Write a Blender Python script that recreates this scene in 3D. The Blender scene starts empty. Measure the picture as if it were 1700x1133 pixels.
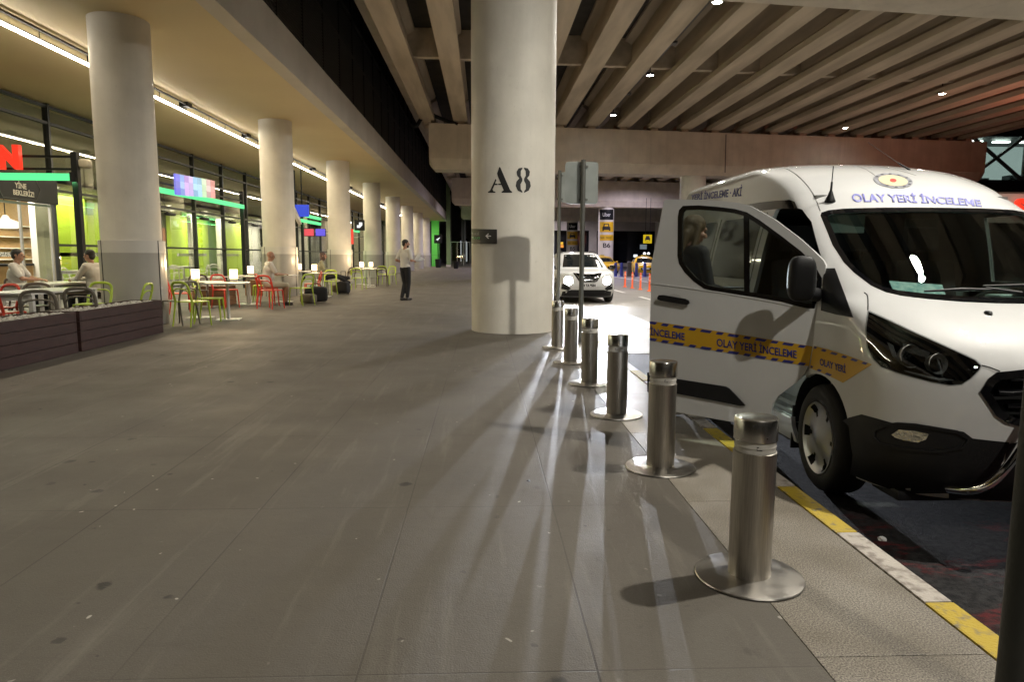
import bpy, bmesh, math, random
from mathutils import Vector, Matrix
from mathutils.bvhtree import BVHTree
R = math.radians
PI = math.pi
random.seed(7)
S = bpy.context.scene
# ------------------------------------------------------------------ camera
CAM_H = 1.30
FPX = 1150.0                       # focal length in photo pixels (photo 1700 wide)
VX, VY = 803.0, 425.0              # vanishing point of the kerb direction in the photo
PITCH = math.atan((566.5 - VY) / FPX)
YAW = math.atan((850.0 - VX) / FPX * math.cos(PITCH))
ROLL = 0.005
cd = bpy.data.cameras.new('camera')
cam = bpy.data.objects.new('camera', cd)
S.collection.objects.link(cam)
cd.sensor_width = 36.0
cd.lens = FPX / 1700.0 * 36.0
cd.clip_start = 0.05
cd.clip_end = 2000.0
cam.location = (0, 0, CAM_H)
_f = Vector((math.sin(YAW) * math.cos(PITCH), math.cos(YAW) * math.cos(PITCH), -math.sin(PITCH)))
_r = Vector((math.cos(YAW), -math.sin(YAW), 0))
_u = _r.cross(_f)
_r2 = _r * math.cos(ROLL) + _u * math.sin(ROLL)
_u2 = _u * math.cos(ROLL) - _r * math.sin(ROLL)
cam.matrix_world = Matrix(((_r2.x, _u2.x, -_f.x, 0), (_r2.y, _u2.y, -_f.y, 0), (_r2.z, _u2.z, -_f.z, CAM_H), (0, 0, 0, 1)))
S.camera = cam
CAMP = Vector((0, 0, CAM_H))
def ray(px, py):
    """direction in the world through a photo pixel (for measuring the photograph)"""
    return (_f + _r2 * ((px - 850.0) / FPX) + _u2 * ((566.5 - py) / FPX)).normalized()
def G(px, py, z=0.0):
    d = ray(px, py)
    return CAMP + d * ((z - CAM_H) / d.z)
def at_y(px, py, y):
    d = ray(px, py)
    return CAMP + d * (y / d.y)
def at_x(px, py, x):
    d = ray(px, py)
    return CAMP + d * (x / d.x)
# ------------------------------------------------------------------ world: a night sky, almost black
W = bpy.data.worlds.new("World")
S.world = W
W.use_nodes = True
_n = W.node_tree.nodes
_n.clear()
_out = _n.new('ShaderNodeOutputWorld')
_bg = _n.new('ShaderNodeBackground')
_sky = _n.new('ShaderNodeTexSky')
_sky.sky_type = 'NISHITA'
_sky.sun_disc = False
_sky.sun_elevation = R(-6)
_sky.sun_rotation = R(200)
W.node_tree.links.new(_sky.outputs[0], _bg.inputs[0])
_bg.inputs[1].default_value = 0.05
W.node_tree.links.new(_bg.outputs[0], _out.inputs[0])
# ------------------------------------------------------------------ exposure and sampling
S.view_settings.view_transform = 'Standard'
S.view_settings.look = 'None'
S.view_settings.gamma = 1.0
S.view_settings.exposure = 0.9
S.cycles.use_denoising = True
S.cycles.max_bounces = 6
S.cycles.diffuse_bounces = 3
S.cycles.glossy_bounces = 3
S.cycles.transmission_bounces = 5
S.cycles.transparent_max_bounces = 12
S.cycles.caustics_reflective = False
S.cycles.caustics_refractive = False
S.cycles.sample_clamp_indirect = 4.0
# lamps hang on the viaduct in a grid, plus added fill (built here so the light comes first; the fittings are modelled below)
ROAD = -0.15
def lamp(kind, name, loc, energy, color=(1, 1, 1), target=None, size=0.1, size_y=None, spot=None, blend=0.3, parent=None):
    l = bpy.data.lights.new(name, kind)
    l.energy = energy
    l.color = color
    if kind == 'AREA':
        l.size = size
        if size_y:
            l.shape = 'RECTANGLE'; l.size_y = size_y
    elif kind in ('POINT', 'SPOT'):
        l.shadow_soft_size = size
        if spot:
            l.spot_size = R(spot); l.spot_blend = blend
    o = bpy.data.objects.new(name, l)
    S.collection.objects.link(o)
    o.location = loc
    if target is not None:
        o.rotation_euler = (Vector(target) - Vector(loc)).to_track_quat('-Z', 'Y').to_euler()
    return o
# ------------------------------------------------------------------ materials
MATS = {}
def mat(name, col, rough=0.5, metal=0.0, col2=None, scale=8.0, bump=0.0, bscale=60.0, emit=None, estr=0.0, coat=0.0, trans=0.0, detail=6.0, lo=0.35, hi=0.65, rough2=None, stretch=None, spec=None, ior=None, alpha=None):
    if name in MATS: return MATS[name]
    m = bpy.data.materials.new(name); MATS[name] = m
    m.use_nodes = True
    nt = m.node_tree; N = nt.nodes; L = nt.links
    b = N['Principled BSDF']
    b.inputs['Base Color'].default_value = (*col, 1)
    b.inputs['Roughness'].default_value = rough
    b.inputs['Metallic'].default_value = metal
    if coat: b.inputs['Coat Weight'].default_value = coat; b.inputs['Coat Roughness'].default_value = 0.04
    if trans: b.inputs['Transmission Weight'].default_value = trans
    if spec is not None: b.inputs['Specular IOR Level'].default_value = spec
    if ior is not None: b.inputs['IOR'].default_value = ior
    if alpha is not None: b.inputs['Alpha'].default_value = alpha
    if emit: 
        b.inputs['Emission Color'].default_value = (*emit, 1); b.inputs['Emission Strength'].default_value = estr
    if col2 or bump or rough2 is not None:
        tc = N.new('ShaderNodeTexCoord'); mp = N.new('ShaderNodeMapping')
        L.new(tc.outputs['Object'], mp.inputs[0])
        if stretch: mp.inputs['Scale'].default_value = stretch
    if col2 or rough2 is not None:
        nz = N.new('ShaderNodeTexNoise'); nz.inputs['Scale'].default_value = scale; nz.inputs['Detail'].default_value = detail
        L.new(mp.outputs[0], nz.inputs['Vector'])
        mr = N.new('ShaderNodeMapRange'); mr.inputs[1].default_value = lo; mr.inputs[2].default_value = hi
        L.new(nz.outputs['Fac'], mr.inputs[0])
        if col2:
            mx = N.new('ShaderNodeMix'); mx.data_type = 'RGBA'
            mx.inputs[6].default_value = (*col, 1); mx.inputs[7].default_value = (*col2, 1)
            L.new(mr.outputs[0], mx.inputs[0]); L.new(mx.outputs[2], b.inputs['Base Color'])
        if rough2 is not None:
            m2 = N.new('ShaderNodeMapRange'); m2.inputs[3].default_value = rough; m2.inputs[4].default_value = rough2
            L.new(mr.outputs[0], m2.inputs[0]); L.new(m2.outputs[0], b.inputs['Roughness'])
    if bump:
        nb = N.new('ShaderNodeTexNoise'); nb.inputs['Scale'].default_value = bscale; nb.inputs['Detail'].default_value = 4
        L.new(mp.outputs[0], nb.inputs['Vector'])
        bp = N.new('ShaderNodeBump'); bp.inputs['Strength'].default_value = bump; bp.inputs['Distance'].default_value = 0.01
        L.new(nb.outputs['Fac'], bp.inputs['Height']); L.new(bp.outputs[0], b.inputs['Normal'])
    return m
def streaky(name, col, dirt, amt=0.6, rough=0.55, sc=1.0):
    """painted concrete with rain streaks, scuffs near the foot and blotches"""
    m = mat(name, col, rough, col2=tuple(c * .86 for c in col), scale=1.4, bump=0.14, bscale=26)
    nt = m.node_tree; N = nt.nodes; L = nt.links; b = N['Principled BSDF']
    src = b.inputs['Base Color'].links[0].from_socket
    tc = N.new('ShaderNodeTexCoord')
    def nz(scale, st, det=7, a=.5, c=.7):
        mp = N.new('ShaderNodeMapping'); mp.inputs['Scale'].default_value = st; L.new(tc.outputs['Object'], mp.inputs[0])
        n = N.new('ShaderNodeTexNoise'); n.inputs['Scale'].default_value = scale * sc; n.inputs['Detail'].default_value = det; n.inputs['Roughness'].default_value = .65; L.new(mp.outputs[0], n.inputs[0])
        r = N.new('ShaderNodeMapRange'); r.inputs[1].default_value = a; r.inputs[2].default_value = c; L.new(n.outputs[0], r.inputs[0]); return r.outputs[0]
    def mul(a, k):
        q = N.new('ShaderNodeMath'); q.operation = 'MULTIPLY'; L.new(a, q.inputs[0])
        if isinstance(k, float): q.inputs[1].default_value = k
        else: L.new(k, q.inputs[1])
        return q.outputs[0]
    def over(f, c):
        nonlocal src
        x = N.new('ShaderNodeMix'); x.data_type = 'RGBA'; L.new(f, x.inputs[0]); L.new(src, x.inputs[6]); x.inputs[7].default_value = (*c, 1); src = x.outputs[2]
    over(mul(nz(3.2, (1, 1, .06), a=.50, c=.74), amt * .55), dirt)
    over(mul(nz(9, (1, 1, .9), a=.62, c=.70), amt * .5), dirt)
    over(mul(nz(30, (1, 1, .25), det=4, a=.66, c=.71), amt * .6), tuple(c * .5 for c in dirt))
    L.new(src, b.inputs['Base Color'])
    return m
def glass(name, tint=(0.85, 0.9, 0.88), refl=1.0, rough=0.0):
    """thin architectural glass: see through, with a Fresnel mirror on it"""
    if name in MATS: return MATS[name]
    m = bpy.data.materials.new(name); MATS[name] = m
    m.use_nodes = True
    nt = m.node_tree; N = nt.nodes; L = nt.links; N.clear()
    o = N.new('ShaderNodeOutputMaterial'); t = N.new('ShaderNodeBsdfTransparent'); g = N.new('ShaderNodeBsdfGlossy')
    f = N.new('ShaderNodeFresnel'); f.inputs[0].default_value = 1.5
    geo = N.new('ShaderNodeNewGeometry')
    mx = N.new('ShaderNodeMixShader'); t.inputs[0].default_value = (*tint, 1); g.inputs['Roughness'].default_value = rough
    # same Fresnel from both sides of the pane
    ii = N.new('ShaderNodeMix'); ii.data_type = 'FLOAT'; ii.inputs[2].default_value = 1.5; ii.inputs[3].default_value = 1 / 1.5
    L.new(geo.outputs['Backfacing'], ii.inputs[0]); L.new(ii.outputs[0], f.inputs[0])
    mu = N.new('ShaderNodeMath'); mu.operation = 'MULTIPLY'; mu.use_clamp = True; mu.inputs[1].default_value = refl * 1.8
    L.new(f.outputs[0], mu.inputs[0]); L.new(mu.outputs[0], mx.inputs[0]); L.new(t.outputs[0], mx.inputs[1]); L.new(g.outputs[0], mx.inputs[2])
    L.new(mx.outputs[0], o.inputs[0])
    return m
def emat(name, col, strength, sample=False):
    if name in MATS: return MATS[name]
    m = mat(name, tuple(c * 0.12 for c in col), 0.5, emit=col, estr=strength, spec=0.2)
    if not sample:
        try: m.cycles.emission_sampling = 'NONE'
        except Exception: pass
    return m
# ------------------------------------------------------------------ objects
COL = S.collection
def link(name, bm, m=None, parent=None, smooth=None, mats=None):
    me = bpy.data.meshes.new(name)
    bm.normal_update()
    bm.to_mesh(me); bm.free()
    for x in (mats or ([m] if m else [])): me.materials.append(x)
    if smooth is not None:
        for p in me.polygons: p.use_smooth = True
        if smooth < 180:
            try: me.set_sharp_from_angle(angle=R(smooth))
            except Exception: pass
    o = bpy.data.objects.new(name, me); COL.objects.link(o)
    if parent is not None: o.parent = parent
    return o
def tag(o, label=None, cat=None, group=None, kind=None):
    if label: o['label'] = label
    if cat: o['category'] = cat
    if group: o['group'] = group
    if kind: o['kind'] = kind
    return o
def thing(name, label, cat, loc=(0, 0, 0), rz=0.0, group=None):
    o = bpy.data.objects.new(name, None); COL.objects.link(o)
    o.empty_display_size = 0.2
    o.location = loc; o.rotation_euler = (0, 0, rz)
    return tag(o, label, cat, group)
def copy_tree(o, parent=None):
    c = o.copy(); COL.objects.link(c)
    if parent is not None: c.parent = parent
    for ch in [x for x in COL.objects if x.parent == o and x != c]:
        copy_tree(ch, c)
    return c
def place(proto, used, loc, rz, label, group=None):
    """first call moves the prototype itself, later calls copy it"""
    o = proto if not used else copy_tree(proto)
    used.append(1)
    o.location = loc; o.rotation_euler = (0, 0, rz); o['label'] = label
    if group: o['group'] = group
    return o
def B(): return bmesh.new()
def box(bm, x0, x1, y0, y1, z0, z1, bev=0.0, mi=0):
    vs = [bm.verts.new((x, y, z)) for z in (z0, z1) for y in (y0, y1) for x in (x0, x1)]
    fs = []
    for q in ((0, 2, 3, 1), (4, 5, 7, 6), (0, 1, 5, 4), (2, 6, 7, 3), (0, 4, 6, 2), (1, 3, 7, 5)):
        f = bm.faces.new([vs[i] for i in q]); f.material_index = mi; fs.append(f)
    if bev > 0:
        es = {e for f in fs for e in f.edges}
        r = bmesh.ops.bevel(bm, geom=list(es), offset=bev, segments=2, affect='EDGES', profile=0.7)
        for f in r['faces']: f.material_index = mi
    return bm
def obox(bm, c, dx, dy, dz, rot=0.0, bev=0.0, mi=0, M=None):
    """box centred at c turned about z (or by matrix M)"""
    t = bmesh.new(); box(t, -dx / 2, dx / 2, -dy / 2, dy / 2, -dz / 2, dz / 2, bev)
    X = Matrix.Translation(Vector(c)) @ (M if M is not None else Matrix.Rotation(rot, 4, 'Z'))
    bmesh.ops.transform(t, matrix=X, verts=t.verts)
    merge(bm, t, mi); return bm
def merge(bm, t, mi=0):
    mp = {}
    for v in t.verts: mp[v] = bm.verts.new(v.co)
    for f in t.faces:
        try:
            g = bm.faces.new([mp[v] for v in f.verts]); g.material_index = mi; g.smooth = f.smooth
        except ValueError: pass
    t.free()
def frame_for(d):
    d = d.normalized()
    a = Vector((0, 0, 1)) if abs(d.z) < 0.95 else Vector((1, 0, 0))
    u = d.cross(a).normalized(); v = u.cross(d).normalized()
    return u, v
def tube(bm, pts, r, n=10, cap=True, mi=0, flat=None):
    """swept tube; r a number or list; flat=(a,b) scales the section"""
    pts = [Vector(p) for p in pts]
    rr = r if isinstance(r, (list, tuple)) else [r] * len(pts)
    rings = []
    u = None
    for i, p in enumerate(pts):
        if i == 0: d = pts[1] - pts[0]
        elif i == len(pts) - 1: d = pts[-1] - pts[-2]
        else: d = (pts[i + 1] - p).normalized() + (p - pts[i - 1]).normalized()
        if d.length < 1e-6: d = pts[i] - pts[i - 1]
        d.normalize()
        if u is None: u, v = frame_for(d)
        else:
            u = (u - d * u.dot(d)).normalized(); v = d.cross(u) * -1
            v = u.cross(d).normalized()
        fa, fb = flat if flat else (1, 1)
        rings.append([bm.verts.new(p + (u * math.cos(a) * fa + v * math.sin(a) * fb) * rr[i]) for a in [2 * PI * k / n + PI / n for k in range(n)]])
    for a, b in zip(rings, rings[1:]):
        for k in range(n):
            f = bm.faces.new((a[k], a[(k + 1) % n], b[(k + 1) % n], b[k])); f.material_index = mi
    if cap:
        for rg, s in ((rings[0], 1), (rings[-1], -1)):
            f = bm.faces.new(rg if s < 0 else rg[::-1]); f.material_index = mi
    return bm
def lathe(bm, prof, c=(0, 0, 0), n=32, M=None, mi=0, mis=None, close=False):
    """revolve (r,z) points about z"""
    M = M or Matrix.Identity(4)
    c = Vector(c); rings = []
    for r, z in prof:
        if r < 1e-6: rings.append([bm.verts.new(c + M @ Vector((0, 0, z)))])
        else: rings.append([bm.verts.new(c + M @ Vector((r * math.cos(2 * PI * k / n), r * math.sin(2 * PI * k / n), z))) for k in range(n)])
    for i, (a, b) in enumerate(zip(rings, rings[1:])):
        for k in range(n):
            k2 = (k + 1) % n
            if len(a) == 1 and len(b) == 1: continue
            if len(a) == 1: f = bm.faces.new((a[0], b[k2], b[k]))
            elif len(b) == 1: f = bm.faces.new((a[k], a[k2], b[0]))
            else: f = bm.faces.new((a[k], a[k2], b[k2], b[k]))
            f.material_index = mis[i] if mis else mi
    return bm
def prism(bm, poly, lo, hi, axis='z', mi=0, bev=0):
    """extrude a 2D polygon along an axis. axis z: (x,y); x: (y,z); y: (x,z)"""
    def P(a, b, c):
        return {'z': (a, b, c), 'x': (c, a, b), 'y': (a, c, b)}[axis]
    A = [bm.verts.new(P(a, b, lo)) for a, b in poly]; Bv = [bm.verts.new(P(a, b, hi)) for a, b in poly]
    fs = [bm.faces.new(A), bm.faces.new(Bv)]
    n = len(poly)
    for i in range(n): fs.append(bm.faces.new((A[i], A[(i + 1) % n], Bv[(i + 1) % n], Bv[i])))
    for f in fs: f.material_index = mi
    bmesh.ops.recalc_face_normals(bm, faces=fs)
    return bm
def arc(c, r, a0, a1, n):
    return [(c[0] + r * math.cos(R(a0 + (a1 - a0) * i / n)), c[1] + r * math.sin(R(a0 + (a1 - a0) * i / n))) for i in range(n + 1)]
def rrect(x0, x1, y0, y1, r, n=4):
    return arc((x1 - r, y0 + r), r, -90, 0, n) + arc((x1 - r, y1 - r), r, 0, 90, n) + arc((x0 + r, y1 - r), r, 90, 180, n) + arc((x0 + r, y0 + r), r, 180, 270, n)
def apply_mods(o):
    dg = bpy.context.evaluated_depsgraph_get()
    dg.update()
    me = bpy.data.meshes.new_from_object(o.evaluated_get(dg))
    o.modifiers.clear(); old = o.data; o.data = me
    return o
FONT = {}
def text_mesh(txt, size, depth=0.004, spacing=1.0, bold=0.0, xs=1.0):
    c = bpy.data.curves.new('t', 'FONT'); c.body = txt; c.size = size; c.extrude = depth / 2
    c.align_x = 'CENTER'; c.align_y = 'CENTER'; c.space_character = spacing; c.offset = bold; c.resolution_u = 3
    o = bpy.data.objects.new('t', c); COL.objects.link(o)
    dg = bpy.context.evaluated_depsgraph_get()
    me = bpy.data.meshes.new_from_object(o.evaluated_get(dg))
    bm = bmesh.new(); bm.from_mesh(me)
    bmesh.ops.transform(bm, matrix=Matrix.Scale(xs, 4, Vector((1, 0, 0))), verts=bm.verts)
    bpy.data.objects.remove(o); bpy.data.meshes.remove(me)
    return bm
def put_text(bm, txt, size, c, right, up, **k):
    """text standing at c, reading along 'right'"""
    t = text_mesh(txt, size, **k)
    r = Vector(right).normalized(); u = Vector(up).normalized(); n = r.cross(u)
    M = Matrix(((r.x, u.x, n.x, c[0]), (r.y, u.y, n.y, c[1]), (r.z, u.z, n.z, c[2]), (0, 0, 0, 1)))
    bmesh.ops.transform(t, matrix=M, verts=t.verts)
    merge(bm, t)
# ------------------------------------------------------------------ flat outlines cut into a fine grid, for laying onto curved surfaces
def grid_poly(poly, holes=(), step=0.05, stepb=None):
    """bmesh of a planar polygon (a,b,0) with holes, sliced into cells"""
    bm = bmesh.new(); es = []
    for lp in [poly] + list(holes):
        vs = [bm.verts.new((a, b, 0)) for a, b in lp]
        es += [bm.edges.new((vs[i], vs[(i + 1) % len(vs)])) for i in range(len(vs))]
    if holes: bmesh.ops.triangle_fill(bm, use_beauty=True, use_dissolve=False, edges=es)
    else: bm.faces.new(vs)
    stepb = stepb or step
    for ax, st in ((0, step), (1, stepb)):
        lo = min(p[ax] for p in poly); hi = max(p[ax] for p in poly)
        k = math.floor(lo / st) + 1
        while k * st < hi - 1e-6:
            co = [0, 0, 0]; co[ax] = k * st; no = [0, 0, 0]; no[ax] = 1
            bmesh.ops.bisect_plane(bm, geom=list(bm.verts) + list(bm.edges) + list(bm.faces), plane_co=co, plane_no=no, dist=1e-5)
            k += 1
    bmesh.ops.remove_doubles(bm, verts=bm.verts, dist=1e-6)
    for f in bm.faces:
        if f.normal.z < 0: f.normal_flip()
    return bm
def thicken(bm, fn):
    """bm: open sheet; fn(v)->inner position. Adds back faces and rim."""
    vs = list(bm.verts); fs = list(bm.faces)
    be = [e for e in bm.edges if len(e.link_faces) == 1]
    inner = {v: bm.verts.new(fn(v)) for v in vs}
    for f in fs: bm.faces.new([inner[v] for v in reversed(f.verts)])
    for e in be:
        f0 = e.link_faces[0]
        a, b = e.verts
        for l in f0.loops:
            if l.edge == e: a, b = l.vert, l.link_loop_next.vert
        try: bm.faces.new((b, a, inner[a], inner[b]))
        except ValueError: pass
    return bm
def catmull(pts, n):
    """smooth a list of tuples, n segments between each pair"""
    out = []
    P = [Vector(p) for p in pts]
    for i in range(len(P) - 1):
        p0 = P[max(i - 1, 0)]; p1 = P[i]; p2 = P[i + 1]; p3 = P[min(i + 2, len(P) - 1)]
        for k in range(n):
            t = k / n
            out.append(0.5 * ((2 * p1) + (p2 - p0) * t + (2 * p0 - 5 * p1 + 4 * p2 - p3) * t * t + (3 * p1 - p0 - 3 * p2 + p3) * t ** 3))
    out.append(P[-1]); return out
def interp(tab, x):
    if x <= tab[0][0]: return tab[0][1]
    for (a, va), (b, vb) in zip(tab, tab[1:]):
        if x <= b: return va + (vb - va) * (x - a) / (b - a)
    return tab[-1][1]
def sinterp(tab, x):
    """monotone smooth interpolation (cubic Hermite with limited slopes)"""
    n = len(tab)
    if x <= tab[0][0]: return tab[0][1]
    if x >= tab[-1][0]: return tab[-1][1]
    i = max(k for k in range(n - 1) if tab[k][0] <= x)
    def sl(k):
        if k == 0 or k == n - 1:
            j = min(k, n - 2); return (tab[j + 1][1] - tab[j][1]) / (tab[j + 1][0] - tab[j][0])
        a = (tab[k][1] - tab[k - 1][1]) / (tab[k][0] - tab[k - 1][0]); b = (tab[k + 1][1] - tab[k][1]) / (tab[k + 1][0] - tab[k][0])
        return 0 if a * b <= 0 else 2 * a * b / (a + b)
    x0, y0 = tab[i]; x1, y1 = tab[i + 1]; h = x1 - x0; t = (x - x0) / h
    return (2 * t ** 3 - 3 * t * t + 1) * y0 + (t ** 3 - 2 * t * t + t) * h * sl(i) + (-2 * t ** 3 + 3 * t * t) * y1 + (t ** 3 - t * t) * h * sl(i + 1)
# ================================================================== SETTING
def node_ground():
    m = bpy.data.materials.new('paving stone'); m.use_nodes = True
    nt = m.node_tree; N = nt.nodes; L = nt.links; b = N['Principled BSDF']
    tc = N.new('ShaderNodeTexCoord'); sx = N.new('ShaderNodeSeparateXYZ'); L.new(tc.outputs['Object'], sx.inputs[0])
    def M(op, a, bb=None, clamp=False):
        n = N.new('ShaderNodeMath'); n.operation = op; n.use_clamp = clamp
        for i, v in enumerate((a, bb)):
            if v is None: continue
            if isinstance(v, (int, float)): n.inputs[i].default_value = v
            else: L.new(v, n.inputs[i])
        return n.outputs[0]
    def noise(sc, det=5, rgh=0.55, vec=None):
        n = N.new('ShaderNodeTexNoise'); n.inputs['Scale'].default_value = sc; n.inputs['Detail'].default_value = det; n.inputs['Roughness'].default_value = rgh
        L.new(vec or tc.outputs['Object'], n.inputs['Vector']); return n.outputs['Fac']
    def rng(v, a, c, lo=0, hi=1):
        n = N.new('ShaderNodeMapRange'); n.inputs[1].default_value = a; n.inputs[2].default_value = c; n.inputs[3].default_value = lo; n.inputs[4].default_value = hi
        L.new(v, n.inputs[0]); return n.outputs[0]
    def mix(f, a, c):
        n = N.new('ShaderNodeMix'); n.data_type = 'RGBA'
        for i, v in ((0, f), (6, a), (7, c)):
            if isinstance(v, tuple): n.inputs[i].default_value = (*v, 1)
            elif isinstance(v, (int, float)): n.inputs[i].default_value = v
            else: L.new(v, n.inputs[i])
        return n.outputs[2]
    ux = M('DIVIDE', M('SUBTRACT', sx.outputs[0], 0.357), 0.752); uy = M('DIVIDE', M('SUBTRACT', sx.outputs[1], 3.48), 1.45)
    ix = M('FLOOR', ux); iy = M('FLOOR', uy)
    cx = N.new('ShaderNodeCombineXYZ'); L.new(ix, cx.inputs[0]); L.new(iy, cx.inputs[1])
    wn = N.new('ShaderNodeTexWhiteNoise'); wn.noise_dimensions = '2D'; L.new(cx.outputs[0], wn.inputs[0])
    dx = M('MULTIPLY', M('MINIMUM', M('FRACT', ux), M('SUBTRACT', 1, M('FRACT', ux))), 0.752)
    dy = M('MULTIPLY', M('MINIMUM', M('FRACT', uy), M('SUBTRACT', 1, M('FRACT', uy))), 1.45)
    jx = rng(dx, 0.0028, 0.0045, 1, 0); jy = rng(dy, 0.0022, 0.004, 0.8, 0)
    wear = rng(noise(0.7, 3), 0.4, 0.62)
    joint = M('MULTIPLY', M('MAXIMUM', jx, jy), M('ADD', M('MULTIPLY', wear, 0.75), 0.25))
    col = mix(rng(noise(0.55, 6, 0.6), 0.3, 0.7), (0.070, 0.062, 0.050), (0.108, 0.096, 0.078))
    col = mix(M('MULTIPLY', rng(noise(60, 3), 0.35, 0.65), 0.45), col, (0.075, 0.064, 0.050))
    col = mix(M('MULTIPLY', rng(noise(260, 2), 0.5, 0.75), 0.5), col, (0.20, 0.18, 0.15))
    tone = rng(wn.outputs[0], 0, 1, 0.0, 0.42)
    col = mix(tone, col, (0.075, 0.064, 0.050))
    # chewing-gum and drip spots
    for sc, th, c, amt in ((2.9, 0.115, (0.020, 0.018, 0.016), 0.95), (5.0, 0.10, (0.025, 0.022, 0.02), 0.9), (8.0, 0.075, (0.45, 0.42, 0.37), 0.9)):
        v = N.new('ShaderNodeTexVoronoi'); v.inputs['Scale'].default_value = sc
        dn = N.new('ShaderNodeMixRGB'); dn.blend_type = 'ADD'; dn.inputs[0].default_value = 0.06
        nn = N.new('ShaderNodeTexNoise'); nn.inputs['Scale'].default_value = 18; L.new(tc.outputs['Object'], nn.inputs['Vector'])
        L.new(tc.outputs['Object'], dn.inputs[1]); L.new(nn.outputs['Color'], dn.inputs[2]); L.new(dn.outputs[0], v.inputs['Vector'])
        sp = rng(v.outputs['Distance'], th * 0.7, th, 1, 0)
        sel = rng(noise(0.9, 2), 0.42, 0.55)
        wsep = N.new('ShaderNodeSeparateColor'); L.new(v.outputs['Color'], wsep.inputs[0])
        pick = rng(wsep.outputs[0], 0.45, 0.47)
        col = mix(M('MULTIPLY', M('MULTIPLY', M('MULTIPLY', sp, sel), pick), amt), col, c)
    # long faint scuffs
    mp = N.new('ShaderNodeMapping'); mp.inputs['Scale'].default_value = (5, 0.35, 1); mp.inputs['Rotation'].default_value = (0, 0, 0.25); L.new(tc.outputs['Object'], mp.inputs[0])
    sc1 = rng(noise(1.3, 5, 0.7, mp.outputs[0]), 0.55, 0.75)
    col = mix(M('MULTIPLY', sc1, 0.45), col, (0.21, 0.19, 0.16))
    mp2 = N.new('ShaderNodeMapping'); mp2.inputs['Scale'].default_value = (0.5, 4.0, 1); mp2.inputs['Rotation'].default_value = (0, 0, -0.35); L.new(tc.outputs['Object'], mp2.inputs[0])
    col = mix(M('MULTIPLY', rng(noise(2.2, 6, 0.75, mp2.outputs[0]), 0.58, 0.72), 0.35), col, (0.055, 0.048, 0.04))
    col = mix(M('MULTIPLY', rng(noise(26, 4, 0.7), 0.58, 0.68), 0.35), col, (0.055, 0.048, 0.04))
    col = mix(M('MULTIPLY', joint, 0.85), col, (0.022, 0.019, 0.015))
    L.new(col, b.inputs['Base Color'])
    rg = rng(noise(1.6, 5), 0.3, 0.7, 0.58, 0.76)
    L.new(rg, b.inputs['Roughness'])
    bp = N.new('ShaderNodeBump'); bp.inputs['Strength'].default_value = 0.35; bp.inputs['Distance'].default_value = 0.004
    L.new(M('SUBTRACT', M('ADD', noise(140, 3), M('MULTIPLY', noise(18, 3), 0.8)), M('MULTIPLY', joint, 1.2)), bp.inputs['Height']); L.new(bp.outputs[0], b.inputs['Normal'])
    return m
paving = node_ground()
def node_granite():
    m = bpy.data.materials.new('flamed granite'); m.use_nodes = True
    nt = m.node_tree; N = nt.nodes; L = nt.links; b = N['Principled BSDF']
    tc = N.new('ShaderNodeTexCoord')
    n1 = N.new('ShaderNodeTexNoise'); n1.inputs['Scale'].default_value = 170; n1.inputs['Detail'].default_value = 4; n1.inputs['Roughness'].default_value = 0.5
    n2 = N.new('ShaderNodeTexNoise'); n2.inputs['Scale'].default_value = 2.2; n2.inputs['Detail'].default_value = 6
    L.new(tc.outputs['Object'], n1.inputs[0]); L.new(tc.outputs['Object'], n2.inputs[0])
    cr = N.new('ShaderNodeValToRGB'); e = cr.color_ramp
    e.elements[0].position = 0.36; e.elements[0].color = (0.085, 0.076, 0.063, 1); e.elements[1].position = 0.64; e.elements[1].color = (0.40, 0.365, 0.31, 1)
    k = e.elements.new(0.5); k.color = (0.235, 0.212, 0.176, 1)
    L.new(n1.outputs[0], cr.inputs[0])
    mr = N.new('ShaderNodeMapRange'); mr.inputs[1].default_value = 0.35; mr.inputs[2].default_value = 0.68; L.new(n2.outputs[0], mr.inputs[0])
    mx = N.new('ShaderNodeMix'); mx.data_type = 'RGBA'; mx.blend_type = 'MULTIPLY'; L.new(mr.outputs[0], mx.inputs[0]); L.new(cr.outputs[0], mx.inputs[6]); mx.inputs[7].default_value = (0.6, 0.57, 0.52, 1)
    L.new(mx.outputs[2], b.inputs['Base Color']); b.inputs['Roughness'].default_value = 0.5
    bp = N.new('ShaderNodeBump'); bp.inputs['Strength'].default_value = 0.05; bp.inputs['Distance'].default_value = 0.003; L.new(n1.outputs[0], bp.inputs['Height']); L.new(bp.outputs[0], b.inputs['Normal'])
    return m
granite = node_granite()
asphalt = mat('asphalt', (0.007, 0.007, 0.008), 0.75, spec=0.2, col2=(0.034, 0.033, 0.034), scale=26, bump=1.0, bscale=150, rough2=0.8, detail=10)
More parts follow.
